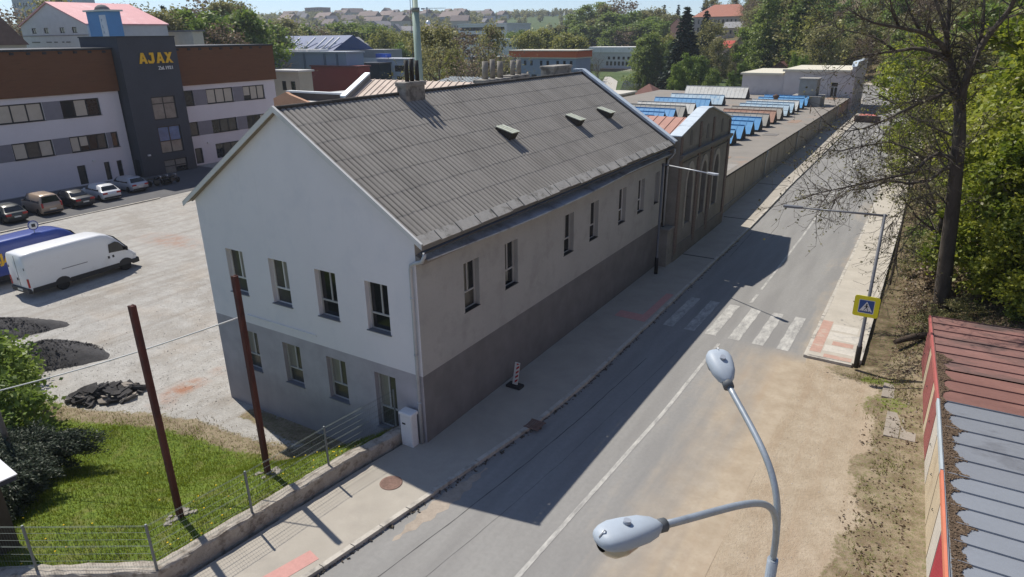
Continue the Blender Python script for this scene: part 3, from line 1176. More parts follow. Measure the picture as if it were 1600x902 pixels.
roof = roof_plane('roof', 1, works)
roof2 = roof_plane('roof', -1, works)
for o in (roof, roof2):
    bpy.data.objects[o.name]['label'] = 'ribbed grey roof slope'
mb = MB()
for i in range(18):
    y = -0.18 + i * 1.26
    mb.tube([(RX, y, RZ + 0.05), (RX, min(y + 1.3, 22.5), RZ + 0.056)], 0.07, 10)
mb.build('ridge_cap', mat('ridge_tile', (0.075, 0.068, 0.06), var=0.25, rough=0.9), works)
mb = MB()
cs, sn = 1 / math.hypot(1, SL), SL / math.hypot(1, SL)
# pale row at the eave: short separate pieces with gaps
r = random.Random(9)
L0 = math.hypot(5.62, 5.62 * SL)
y = -0.1
while y < 22.3:
    w = r.uniform(0.75, 1.15)
    e = min(y + w - 0.06, 22.45)
    dz = r.uniform(0.0, 0.02)
    a = L0 - 0.02
    b = L0 + r.uniform(0.34, 0.42)
    q = lambda s, yy, d: (RX + cs * s + sn * d, yy, RZ - sn * s + cs * d)
    mb.prism([q(a, y, 0.075 + dz), q(a, e, 0.075 + dz), q(b, e, 0.03 + dz), q(b, y, 0.03 + dz)], (sn * -0.05, 0, cs * -0.05))
    y += w
mb.build('eave_tiles', PALETILE, works)
# gutter, cornice with its sheet cover
mb = MB()
for i in range(12):
    t0, t1 = math.pi * (1 + i / 12), math.pi * (1 + (i + 1) / 12)
    for rad, fl in ((0.085, False), (0.078, True)):
        q = [(0.49 + rad * math.cos(t0), -0.2, 7.06 + rad * math.sin(t0)), (0.49 + rad * math.cos(t1), -0.2, 7.06 + rad * math.sin(t1)), (0.49 + rad * math.cos(t1), 22.6, 7.08 + rad * math.sin(t1)), (0.49 + rad * math.cos(t0), 22.6, 7.08 + rad * math.sin(t0))]
        mb.poly(q if fl else q[::-1], True)
mb.build('gutter', GUTTER, works)
mb = MB()
mb.prism([(0.003, 0, 6.55), (0.3, 0, 6.55), (0.3, 0, 6.68), (0.003, 0, 6.82)], (0, 22.6, 0))
mb.build('cornice', mat('cornice_plaster', (0.24, 0.22, 0.2), var=0.15), works)
mb = MB()
y = 0.15
while y < 22.4:
    w = r.uniform(1.7, 2.2)
    e = min(y + w, 22.5)
    sag = 0.13 * math.sin(math.pi * min(1, max(0, (y - 0.5) / 16)))
    sg2 = 0.13 * math.sin(math.pi * min(1, max(0, (e - 0.5) / 16)))
    mb.prism([(0.01, y, 6.84), (0.36 + sag * 2.2, y, 6.69 - sag * 0.3), (0.36 + sg2 * 2.2, e - 0.015, 6.69 - sg2 * 0.3), (0.01, e - 0.015, 6.84)], (0, 0, 0.012))
    mb.prism([(0.36 + sag * 2.2, y, 6.70 - sag * 0.3), (0.375 + sag * 2.2, y, 6.70 - sag * 0.3), (0.375 + sg2 * 2.2, e - 0.015, 6.70 - sg2 * 0.3), (0.36 + sg2 * 2.2, e - 0.015, 6.70 - sg2 * 0.3)], (0, 0, -0.05))
    y += w
mb.build('cornice_cover', ZINC, works)
# verge boards on both slopes of the near gable
mb = MB()
for s in (1, -1):
    a, b = (RX, RZ + 0.03), (RX + s * (5.95 if s > 0 else 6.05), RZ - SL * (5.95 if s > 0 else 6.05) + 0.02)
    mb.prism([(a[0], -0.215, a[1] + 0.09), (b[0], -0.215, b[1] + 0.09), (b[0], -0.215, b[1] - 0.08), (a[0], -0.215, a[1] - 0.1)], (0, 0.035, 0))
    mb.prism([(a[0], -0.22, a[1] + 0.09), (b[0], -0.22, b[1] + 0.09), (b[0], -0.22, b[1] + 0.105), (a[0], -0.22, a[1] + 0.105)], (0, 0.09, 0))
mb.build('verge_board', mat('verge_paint', (0.58, 0.58, 0.57), rough=0.6, var=0.08, stain=(0.5, 0.5, 0.5)), works)
mb = MB()
mb.prism([(-11.5, -0.17, 7.16), (-11.0, -0.17, 7.46), (-5.5, -0.17, 10.98), (-5.5, -0.17, 10.9), (-11.0, -0.17, 7.36)], (0, 0.165, 0))
mb.build('soffit', mat('soffit_wood', (0.22, 0.19, 0.15), var=0.2), works)
# parapet at the far gable, with its sheet capping
mb = MB()
y0, y1 = 22.5, 22.86
up = 0.2
mb.prism([(-11.3, y0, zb + 0.2), (-11.3, y0, 7.3 + up), (RX, y0, RZ + up), (0.35, y0, RZ - SL * 5.85 + up), (0.35, y0, 6.4), (0.0, y0, 6.4), (0.0, y0, zb + 0.2)], (0, y1 - y0, 0))
mb.build('parapet', mat('parapet_plaster', (0.2, 0.19, 0.18), var=0.2), works)
mb = MB()
for s in (1, -1):
    xe = RX + s * 6.0
    a, b = (RX, RZ + up), (xe, RZ - SL * 6.0 + up)
    mb.prism([(a[0], y0 - 0.05, a[1] + 0.003), (b[0], y0 - 0.05, b[1] + 0.003), (b[0], y0 - 0.05, b[1] + 0.05), (a[0], y0 - 0.05, a[1] + 0.05)], (0, y1 - y0 + 0.1, 0))
    mb.prism([(a[0], y0 - 0.05, a[1]), (b[0], y0 - 0.05, b[1]), (b[0], y0 - 0.05, b[1] - 0.1), (a[0], y0 - 0.05, a[1] - 0.1)], (0, -0.02, 0))
mb.box(RX - 0.6, y0 - 0.05, RZ + up - 0.02, RX, y1 + 0.05, RZ + up + 0.055)
mb.build('parapet_capping', CAPBLUE, works)


# roof hatches
def hatch(px, py, wpx, label):
    p = onplane(px, py, (RX, 0, RZ), (sn, 0, cs))
    d, nrm = np.array([cs, 0, -sn]), np.array([sn, 0, cs])
    o = p + nrm * 0.03
    m = MB()
    w, l = 0.55, 0.8
    hi, ho = 0.1, 0.36
    b = [o, o + Y3 * w, o + Y3 * w + d * l, o + d * l]
    t = [b[0] + nrm * hi, b[1] + nrm * hi, b[2] + nrm * ho, b[3] + nrm * ho]
    m.faces(b + t, [(3, 2, 1, 0), (4, 5, 6, 7), (0, 1, 5, 4), (1, 2, 6, 5), (2, 3, 7, 6), (3, 0, 4, 7)])
    h = m.build('roof_hatch', mat('hatch_frame', (0.045, 0.042, 0.036), var=0.3), works)
    m = MB()
    e = 0.035
    t2 = [t[0] - Y3 * e - d * e + nrm * 0.004, t[1] + Y3 * e - d * e + nrm * 0.004, t[2] + Y3 * e + d * 0.02 + nrm * 0.004, t[3] - Y3 * e + d * 0.02 + nrm * 0.004]
    m.faces(t2 + [q + nrm * 0.04 for q in t2], [(3, 2, 1, 0), (4, 5, 6, 7), (0, 1, 5, 4), (1, 2, 6, 5), (2, 3, 7, 6), (3, 0, 4, 7)])
    for k in (0.33, 0.66):
        a = t2[0] + (t2[1] - t2[0]) * k + nrm * 0.041
        c = t2[3] + (t2[2] - t2[3]) * k + nrm * 0.041
        m.obox(a - Y3 * 0.012, Y3 * 0.024, c - a, nrm * 0.012)
    m.build('hatch_lid', mat('hatch_lid_paint', (0.5, 0.52, 0.42), rough=0.4, var=0.2, scale=4, stain=(0.2, 0.19, 0.13), stain_scale=3), h)


hatch(773, 203, 30, '')
hatch(882, 184, 26, '')
hatch(931, 173, 24, '')


# chimneys near the ridge
def stack(px0, px1, py_top, y_depth, X, zbase, pots, label, cap=True, rusty=False):
    a, b = onx(px0, py_top, X), onx(px1, py_top, X)
    y0_, y1_, zt = a[1], b[1], (a[2] + b[2]) / 2
    m = MB()
    m.bevbox(X - y_depth, y0_, zbase, X, y1_, zt, 0.03)
    if cap:
        m.bevbox(X - y_depth - 0.05, y0_ - 0.05, zt - 0.1, X + 0.05, y1_ + 0.05, zt + 0.06, 0.03)
    c = m.build('chimney', CONC, works)
    for k, (f, h, rad, mt) in enumerate(pots):
        m = MB()
        yy = y0_ + (y1_ - y0_) * f
        z0 = zt + 0.03
        m.lathe([(rad, 0), (rad, h), (rad * 0.8, h), (rad * 0.8, h - 0.2)], (X - y_depth / 2, yy, z0), n=12)
        m.build('flue_pipe', mt, c)
    return c


PIPED = mat('flue_dark', (0.035, 0.033, 0.032), rough=0.7, var=0.3)
PIPEC = mat('flue_concrete', (0.26, 0.24, 0.21), rough=0.9, var=0.25, scale=3)
stack(634, 664, 130, 0.5, -5.05, 9.5, [(0.32, 0.85, 0.09, PIPED), (0.58, 0.9, 0.09, PIPED), (0.86, 0.82, 0.085, PIPED)], '')
stack(758, 798, 125, 0.7, -6.7, 9.5, [(0.22, 0.9, 0.15, PIPEC), (0.5, 0.98, 0.13, PIPEC), (0.8, 0.86, 0.15, PIPEC)], '')
stack(800, 827, 119, 0.7, -6.7, 9.3, [(0.35, 0.78, 0.13, PIPEC), (0.7, 0.8, 0.13, PIPEC)], '')
stack(866, 893, 104, 0.9, -6.4, 9.3, [], '')

# downpipes
mb = MB()
mb.tube([(0.49, -0.12, 7.02), (0.49, -0.14, 6.9), (0.4, -0.17, 6.72), (0.1, -0.16, 6.62), (-0.08, -0.13, 6.52), (-0.13, -0.11, 6.35), (-0.14, -0.11, 3.0), (-0.14, -0.11, 0.02)], 0.062, 12)
for z in (5.4, 3.4, 1.6):
    mb.tube([(-0.14, -0.11, z - 0.03), (-0.14, -0.11, z + 0.03)], 0.075, 12)
mb.build('downpipe', PIPE, works)
mb = MB()
mb.tube([(0.5, 22.45, 7.0), (0.52, 22.48, 6.75), (0.35, 22.5, 6.5), (0.16, 22.5, 6.3), (0.13, 22.5, 2.4)], 0.055, 10)
dp = mb.build('downpipe', PIPE, works)
mb = MB()
mb.tube([(0.13, 22.5, 2.4), (0.13, 22.5, 0.02)], 0.062, 10)
mb.build('standpipe', DARKPIPE, dp)

# mast behind the ridge
_p = atd(654, 100, 58)
bx, by = float(_p[0]), float(_p[1])
mast = MB()
mast.lathe([(0.36, -1.5), (0.34, 8), (0.3, 15.3), (0.24, 15.3), (0.2, 24)], (bx, by, 0), n=14)
MASTM = mat('mast_green', (0.3, 0.39, 0.33), rough=0.6, var=0.1, scale=0.8)
mast_t = thing('mast', (bx, by, -1.5), 'tall pale green tapering steel mast rising behind the long grey roof', 'mast')
mast.build('tube', MASTM, mast_t)
mb = MB()
mb.tube([(bx - 0.5, by - 0.2, 4), (bx - 0.42, by - 0.16, 14), (bx - 0.32, by - 0.1, 23)], 0.025, 5)
for z in (11.5, 13.5, 15.25):
    mb.tube([(bx, by, z), (bx - 0.44, by - 0.16, z)], 0.02, 5)
mb.build('cable', DARKPIPE, mast_t)
mb = MB()
mb.lathe([(0.3, 15.1), (0.36, 15.1), (0.36, 15.4), (0.25, 15.4)], (bx, by, 0), n=14)
mb.build('clamp', mat('clamp_steel', (0.16, 0.18, 0.17)), mast_t)

# ------------------------------------------------------------------ narrow gabled hall with the pointed windows
B2 = thing('gabled_workshop', (-5, 28.4, 0), 'narrow grey plaster workshop with three tall pointed windows under a stepped gable', 'building')
GREYP = mat('grey_plaster', (0.25, 0.235, 0.21), rough=0.95, var=0.18, scale=1.1, bump=0.3, bscale=30, stain=(0.17, 0.16, 0.145), stain_scale=0.8)
BRICKT = mat('brick_trim', (0.2, 0.155, 0.13), rough=0.95, var=0.3, scale=4, stretch=(1, 1, 4))
PALEST = mat('pale_stone_trim', (0.4, 0.37, 0.32), rough=0.9, var=0.15)
fx = 0.62
ya, yb, yc = 23.0, 28.3, 33.8
n_arch = 9


def lancet(yc_, w, z0, zs, zt):
    """outline of a pointed opening in (y, z), from lower left round to lower right"""
    pts = [(yc_ - w / 2, z0)]
    for k in range(n_arch + 1):
        t = k / n_arch
        pts.append((yc_ - w / 2 + (w / 2) * (1 - math.cos(t * math.pi / 2)) ** 1.0, zs + (zt - zs) * math.sin(t * math.pi / 2) ** 0.9))
    for k in range(n_arch - 1, -1, -1):
        t = k / n_arch
        pts.append((yc_ + w / 2 - (w / 2) * (1 - math.cos(t * math.pi / 2)) ** 1.0, zs + (zt - zs) * math.sin(t * math.pi / 2) ** 0.9))
    pts.append((yc_ + w / 2, z0))
    return pts


mb = MB()
wins2 = [(25.35, 1.15), (28.15, 1.15), (30.95, 1.15)]
# front built in vertical bays so that each pointed opening is a real hole
edges = [ya]
for c, w in wins2:
    edges += [c - w / 2, c + w / 2]
edges.append(yc)
zt_all = 7.2
for i in range(0, len(edges), 2):
    mb.poly([(fx, edges[i], -0.3), (fx, edges[i + 1], -0.3), (fx, edges[i + 1], zt_all), (fx, edges[i], zt_all)])
for c, w in wins2:
    o = lancet(c, w, 1.95, 4.3, 5.45)
    mb.poly([(fx, c - w / 2, -0.3), (fx, c + w / 2, -0.3), (fx, c + w / 2, 1.95), (fx, c - w / 2, 1.95)])
    arc = o[1:-1]
    for (y0_, z0_), (y1_, z1_) in zip(arc[:-1], arc[1:]):
        mb.poly([(fx, y0_, z0_), (fx, y1_, z1_), (fx, y1_, zt_all), (fx, y0_, zt_all)])
    ring = o + [o[0]]
    for (y0_, z0_), (y1_, z1_) in zip(ring[:-1], ring[1:]):
        mb.poly([(fx, y0_, z0_), (fx - 0.3, y0_, z0_), (fx - 0.3, y1_, z1_), (fx, y1_, z1_)])
# gable field: rises from the corners to the ridge
mb.poly([(fx, ya, 7.2), (fx, yc, 7.2), (fx, yc, 7.55), (fx, yb + 0.5, 8.7), (fx, yb - 0.5, 8.7), (fx, ya, 7.6)])
mb.poly([(fx, ya, -0.3), (fx, ya, 7.6), (-0.3, ya, 7.6), (-0.3, ya, -0.3)])
mb.poly([(fx, yc, -0.3), (-13, yc, -0.3), (-13, yc, 6.6), (fx - 0.35, yc, 6.6), (fx - 0.35, yc, 7.55), (fx, yc, 7.55)])
mb.poly([(fx - 0.35, ya, 6.3), (fx - 0.35, ya, 7.6), (fx - 0.35, yb - 0.5, 8.7), (fx - 0.35, yb + 0.5, 8.7), (fx - 0.35, yc, 7.55), (fx - 0.35, yc, 6.3)])
mb.poly([(-13, ya, -1.6), (-13, yc, -1.6), (-13, yc, 6.6), (-13, yb, 8.0), (-13, ya, 6.6)][::-1])
mb.poly([(-0.3, ya, 7.0), (-13, ya, 6.6), (-13, ya, -1.6), (-0.3, ya, -0.3)])
mb.build('wall', GREYP, B2)
for c, w in wins2:
    o = lancet(c, w, 1.95, 4.3, 5.45)
    o2 = lancet(c, w + 0.5, 1.75, 4.3, 5.85)
    mb = MB()
    for k in range(len(o) - 1):
        a, b, a2, b2 = o[k], o[k + 1], o2[k], o2[k + 1]
        P = [(fx + 0.003, *a), (fx + 0.003, *b), (fx + 0.003, *b2), (fx + 0.003, *a2)]
        mb.prism(P, (0.05, 0, 0))
    fr = mb.build('window', PALEST, B2)
    mb = MB()
    mb.poly([(fx - 0.28, y_, z_) for y_, z_ in o])
    mb.build('pane', GLASSO, fr)
    mb = MB()
    for yy in (c - w / 6, c + w / 6):
        mb.box(fx - 0.27, yy - 0.025, 1.97, fx - 0.23, yy + 0.025, 5.0)
    for zz in (2.7, 3.5, 4.3):
        mb.box(fx - 0.268, c - w / 2 + 0.02, zz - 0.025, fx - 0.225, c + w / 2 - 0.02, zz + 0.025)
    mb.build('glazing_bars', FRAMED, fr)
for y in (23.25, 26.75, 29.55, 33.5):
    mb = MB()
    mb.box(fx + 0.002, y - 0.22, 0.5, fx + 0.09, y + 0.22, 6.2)
    mb.build('pilaster', BRICKT, B2)
    mb = MB()
    mb.box(fx + 0.002, y - 0.16, 6.5, fx + 0.07, y + 0.16, 7.5 + (0.55 if 24 < y < 33 else 0))
    mb.build('gable_pilaster', BRICKT, B2)
mb = MB()
mb.box(fx + 0.002, ya - 0.02, 6.2, fx + 0.16, yc + 0.02, 6.32)
mb.box(fx + 0.002, ya, 6.32, fx + 0.24, yc + 0.04, 6.5)
mb.box(fx + 0.002, ya, 5.92, fx + 0.07, yc, 6.0)
mb.box(fx + 0.003, ya, -0.3, fx + 0.06, yc, 0.9)
mb.build('cornice', mat('string_course', (0.2, 0.185, 0.165), var=0.2, rough=0.95), B2)
mb = MB()
for y in (25.0, 28.3, 31.6):
    o = lancet(y, 0.42, 6.85, 7.4, 7.75)
    mb.prism([(fx + 0.003, a, b) for a, b in o], (0.025, 0, 0))
mb.build('blind_niche', mat('niche_dark', (0.15, 0.14, 0.13), var=0.2), B2)
mb = MB()
g = [(ya - 0.12, 7.6), (yb - 0.5, 8.72), (yb + 0.5, 8.72), (yc + 0.12, 7.55)]
for (y0_, z0_), (y1_, z1_) in zip(g[:-1], g[1:]):
    n = 3 if abs(y1_ - y0_) > 2 else 1
    for k in range(n):
        a0, b0 = y0_ + (y1_ - y0_) * k / n, z0_ + (z1_ - z0_) * k / n
        a1, b1 = y0_ + (y1_ - y0_) * (k + 0.985) / n, z0_ + (z1_ - z0_) * (k + 0.985) / n
        mb.prism([(fx + 0.1, a0, b0), (fx + 0.1, a1, b1), (fx + 0.1, a1, b1 + 0.05), (fx + 0.1, a0, b0 + 0.05)], (-0.75, 0, 0))
mb.build('gable_capping', CAPBLUE, B2)
mb = MB()
RED = mat('red_sheet_roof', (0.42, 0.23, 0.18), rough=0.6, var=0.15, scale=0.8, stain=(0.5, 0.32, 0.26), stain_scale=0.6)
for s in (-1, 1):
    e = ya if s < 0 else yc
    mb.poly([(-13.2, yb, 8.05), (fx - 0.36, yb, 8.05), (fx - 0.36, e, 6.55), (-13.2, e, 6.55)] if s < 0 else [(-13.2, e, 6.55), (fx - 0.36, e, 6.55), (fx - 0.36, yb, 8.05), (-13.2, yb, 8.05)])
    for k in range(22):
        x = -13 + k * 0.6
        d = np.array([0, e - yb, -1.5])
        mb.obox((x, yb, 8.052), (0.03, 0, 0), d, (0, 0, 0.04))
mb.build('roof', RED, B2)
# meter box at the corner of the two buildings
mb = MB()
mb.box(0.03, 21.95, 0.0, 0.62, 22.98, 2.2)
mb.box(0.03, 21.9, 2.2, 0.68, 22.98, 2.32)
mb.build('corner_pier', GREYP, B2)

# ------------------------------------------------------------------ long low hall with tent-shaped rooflights
hall = thing('weaving_hall', (-15, 70, 0), 'long low flat-roofed hall with rows of tent-shaped rooflights beside the shaded pavement', 'hall')
HX, HZ = 0.0, 3.0
mb = MB()
mb.poly([(HX, 33.8, -0.3), (HX, 108, -0.3), (HX, 108, HZ), (HX, 33.8, HZ)])
mb.poly([(-33, 33.8, -1.6), (HX, 33.8, -1.6), (HX, 33.8, HZ), (-33, 33.8, HZ)])
mb.poly([(-33, 112, -2.5), (-33, 33.8, -2.5), (-33, 33.8, HZ), (-33, 112, HZ)])
mb.poly([(HX, 108, -1.6), (-33, 112, -2.5), (-33, 112, HZ), (HX, 108, HZ)])
for y in np.arange(36, 107, 3.2):
    mb.box(HX + 0.002, y - 0.03, 0.0, HX + 0.03, y + 0.03, HZ - 0.2)
mb.prism([(HX + 0.002, 33.8, -0.3), (HX + 0.1, 33.8, -0.3), (HX + 0.1, 33.8, 0.45), (HX + 0.002, 33.8, 0.45)], (0, 74.2, 0.75))
mb.build('wall', mat('hall_plaster', (0.33, 0.3, 0.26), rough=0.95, var=0.2, scale=1.0, bump=0.35, bscale=25, stain=(0.2, 0.185, 0.165), stain_scale=0.7, stretch=(1, 1, 0.4)), hall)
mb = MB()
mb.poly([(-33.2, 33.8, HZ + 0.02), (HX + 0.14, 33.8, HZ + 0.02), (HX + 0.14, 108, HZ + 0.02), (-33.2, 112, HZ + 0.02)])
mb.poly([(HX + 0.14, 33.8, HZ - 0.06), (HX + 0.14, 108, HZ - 0.06), (HX + 0.14, 108, HZ + 0.02), (HX + 0.14, 33.8, HZ + 0.02)])
FELT = mat('roof_felt', (0.235, 0.215, 0.19), rough=0.95, var=0.12, scale=0.5, fine=9, stain=(0.3, 0.2, 0.14), stain_scale=0.25, stain_lo=0.55, stain_hi=0.75)
mb.build('roof', FELT, hall)
r = random.Random(15)
for i in range(16):
    a, b = r.uniform(-12, -1.5), r.uniform(36, 104)
    w, l = r.uniform(0.8, 2.2), r.uniform(1.5, 5)
    mb = MB()
    mb.box(a, b, HZ + 0.021, a + w if a + w < -0.3 else -0.3, b + l, HZ + 0.026 + 0.001 * i)
    mb.build('felt_patch', [mat('felt_patch_dark', (0.17, 0.158, 0.145), var=0.15), mat('felt_patch_pale', (0.28, 0.26, 0.235), var=0.15), mat('felt_patch_rust', (0.27, 0.19, 0.14), var=0.2)][i % 3], hall)
mb = MB()
mb.box(HX + 0.142, 33.8, HZ - 0.1, HX + 0.17, 108, HZ + 0.035)
mb.build('roof_edge', mat('edge_tar', (0.04, 0.038, 0.036), var=0.2), hall)
for y in (49.5, 64.5, 80, 95):
    mb = MB()
    mb.tube([(HX + 0.2, y, HZ - 0.05), (HX + 0.18, y, HZ - 0.4), (HX + 0.12, y, HZ - 0.7), (HX + 0.12, y, 0.02)], 0.06, 8)
    mb.build('downpipe', PIPE, hall)
BLUE = mat('blue_sheet', (0.09, 0.30, 0.56), rough=0.5, var=0.14, scale=1.5, stain=(0.2, 0.42, 0.62), stain_scale=1.0)
BLUEW = mat('faded_blue_sheet', (0.4, 0.52, 0.6), rough=0.5, var=0.2, scale=1.5, stain=(0.15, 0.36, 0.56), stain_scale=0.8)
WHTS = mat('white_sheet', (0.55, 0.55, 0.52), rough=0.6, var=0.12, scale=1.5, stain=(0.4, 0.37, 0.33), stain_scale=0.8)
GRYS = mat('grey_sheet', (0.34, 0.32, 0.28), rough=0.7, var=0.15, scale=1.5)
PNKS = mat('rusty_sheet', (0.38, 0.22, 0.16), rough=0.7, var=0.2, scale=1.5, stain=(0.42, 0.36, 0.3))


def rooflight(y, xr, xl, w, h, m, rib=None):
    mb = MB()
    z = HZ + 0.03
    hb = 0.22
    A = [(xr, y - w / 2, z + hb), (xr, y, z + h), (xr, y + w / 2, z + hb)]
    B = [(xl, p[1], p[2]) for p in A]
    mb.poly([B[0], A[0], A[1], B[1]])
    mb.poly([B[1], A[1], A[2], B[2]])
    L = xr - xl
    nr = max(3, int(L / 0.62))
    for k in range(nr + 1):
        x = xl + L * k / nr
        for s in (-1, 1):
            d = np.array([0, s * w / 2, hb - h])
            mb.obox((x - 0.02, y, z + h + 0.002), (0.04, 0, 0), d, (0, 0, 0.035))
    mb.obox((xl, y - 0.06, z + h + 0.004), (L, 0, 0), (0, 0.12, 0), (0, 0, 0.035))
    o = mb.build('rooflight', m, hall)
    mb = MB()
    mb.box(xl + 0.03, y - w / 2 + 0.03, z - 0.02, xr - 0.02, y + w / 2 - 0.03, z + hb - 0.004)
    mb.poly([(xr - 0.01, y - w / 2, z + hb), (xr - 0.01, y + w / 2, z + hb), (xr - 0.01, y, z + h - 0.01)])
    mb.poly([(xl + 0.01, y - w / 2, z + hb), (xl + 0.01, y, z + h - 0.01), (xl + 0.01, y + w / 2, z + hb)])
    mb.build('upstand', mat('upstand_dark', (0.06, 0.058, 0.055), var=0.3), o)


ends_r = [51.4, 54.9, 58.6, 62.2, 65.9, 69.5, 73.2, 77.1, 80.4, 83.7, 87.3, 91.1]
cols_r = [BLUE, BLUE, BLUE, BLUE, GRYS, PNKS, GRYS, BLUEW, BLUEW, WHTS, BLUE, BLUE]
for y, m in zip(ends_r, cols_r):
    rooflight(y, -3.4, -9.5, 2.2, 1.43, m)
ends_l = [58.9, 62.4, 66.2, 70.0, 73.9, 80.6, 87.5]
cols_l = [BLUE, BLUE, BLUE, GRYS, WHTS, BLUE, BLUEW]
for y, m in zip(ends_l, cols_l):
    rooflight(y, -14.4, -22.4, 2.2, 1.48, m)
rooflight(99.5, -13.9, -24, 3.0, 1.8, WHTS)
# lift house on the hall roof
mb = MB()
mb.box(-5.9, 91.2, HZ + 0.02, -1.9, 95.5, 4.3)
mb.box(-5.95, 91.15, 4.3, -1.85, 95.55, 4.4)
mb.box(-5.1, 92.2, 4.4, -2.75, 95, 6.65)
mb.box(-5.25, 92.05, 6.65, -2.6, 95.15, 6.8)
mb.build('lift_house', mat('lift_plaster', (0.3, 0.285, 0.26), var=0.15, rough=0.95, stain=(0.2, 0.19, 0.17)), hall)
mb = MB()
mb.lathe([(0.3, 0), (0.3, 0.7), (0.42, 0.75), (0.42, 0.95), (0.1, 1.1)], (-6.6, 84.5, HZ + 1.0), n=12)
mb.lathe([(0.05, 0), (0.05, 1.0)], (-1.6, 82, HZ + 0.03), n=6)
mb.build('roof_vent', mat('vent_brown', (0.1, 0.06, 0.045), var=0.3), hall)

# ------------------------------------------------------------------ white building closing the far end of the hall
endb = thing('end_building', (-8, 115, 0), 'pale two-level building with cream roof edge closing the far end of the low hall', 'building')
ENDW = mat('end_plaster', (0.52, 0.5, 0.5), rough=0.9, var=0.1, scale=0.6, stain=(0.36, 0.35, 0.35), stain_scale=0.35)
mb = MB()
wall_panel(mb, (-10.3, 108, -0.5), X3, Z3, [(7.3, 3.5, 8.4, 5.85)], 10.1, 7.4, -Y3, 0.2)
mb.poly([(-17.2, 108.3, -0.5), (-10.3, 108.3, -0.5), (-10.3, 108.3, 6.3), (-17.2, 108.3, 6.3)])
mb.poly([(-10.3, 108, 6), (-10.3, 108, 6.9), (-10.3, 124, 6.9), (-10.3, 124, 6)][::-1])
mb.poly([(-17.2, 124, -2), (-17.2, 108.3, -2), (-17.2, 108.3, 6.3), (-17.2, 124, 6.3)])
holes = [(1.5 + i * 2.7, 1.6, 2.7 + i * 2.7, 3.6) for i in range(5)] + [(1.5 + i * 2.7, 4.6, 2.7 + i * 2.7, 6.2) for i in range(5)]
wall_panel(mb, (0.35, 108, -0.5), Y3, Z3, holes, 15.6, 8.2, X3, 0.2, top=[(0, 8.2), (15.6, 8.2), (14, 8.9), (1.2, 8.9)])
mb.poly([(-0.2, 108, 6.9), (-0.2, 108, 8.9 - 0.7), (-0.2, 109.2, 8.4), (-0.2, 122, 8.4), (-0.2, 123.6, 7.7), (-0.2, 123.6, 6.9)][::-1])
mb.poly([(-0.2, 107.99, -0.5), (0.35, 108, -0.5), (0.35, 108, 7.7), (-0.2, 107.99, 7.7)])
mb.poly([(-17.2, 124, -2), (-17.2, 124, 6.3), (0.35, 123.6, 6.9), (0.35, 123.6, -0.5)])
mb.build('wall', ENDW, endb)
window(endb, (-3.0, 108, 3.0), X3, -Y3, 1.1, 2.35, 0.2, [(0.55, 0.06, 1.6)], [1.6], FRAMEW, GLASS, bar=0.09, sill=SILL)
for i in range(5):
    window(endb, (0.35, 109.5 + i * 2.7, 1.1), Y3, X3, 1.2, 2.0, 0.2, [0.6], [1.3], FRAMEW, GLASS, bar=0.08)
    window(endb, (0.35, 109.5 + i * 2.7, 4.1), Y3, X3, 1.2, 1.6, 0.2, [0.6], [1.0], FRAMEW, GLASS, bar=0.08)
mb = MB()
mb.box(-10.6, 107.6, 6.9, -0.25, 124.2, 7.25)
mb.box(-17.5, 107.9, 6.3, -10.61, 124.2, 6.6)
mb.build('roof', mat('cream_roof', (0.6, 0.56, 0.45), rough=0.7, var=0.08), endb)
mb = MB()
for (a, b) in (((107.9, 7.72), (109.2, 8.42)), ((109.2, 8.42), (122.4, 8.42)), ((122.4, 8.42), (123.8, 7.72))):
    mb.prism([(0.42, a[0], a[1]), (0.42, b[0], b[1]), (0.42, b[0], b[1] + 0.06), (0.42, a[0], a[1] + 0.06)], (-0.75, 0, 0))
mb.build('gable_capping', CAPBLUE, endb)

# ------------------------------------------------------------------ office block across the yard
AX = -63.5
office = thing('office_building', (-70, 24, -1.5), 'wide three-storey office block with brown clad top floor, pale walls and charcoal stair tower', 'building')
PALEW = mat('office_render', (0.6, 0.57, 0.6), rough=0.9, var=0.05, scale=0.4, fine=6)
BANDG = mat('office_band', (0.2, 0.19, 0.215), rough=0.9, var=0.08)
BROWN = mat('brown_cladding', (0.135, 0.06, 0.028), rough=0.8, var=0.2, scale=0.5, fine=10, stretch=(1, 1, 9), stain=(0.09, 0.045, 0.02), stain_scale=0.5)
CHAR = mat('charcoal_render', (0.058, 0.062, 0.075), rough=0.9, var=0.12, scale=0.4, fine=8)
AL, AR = -4.0, 47.3
zt, zg = 12.2, -1.6


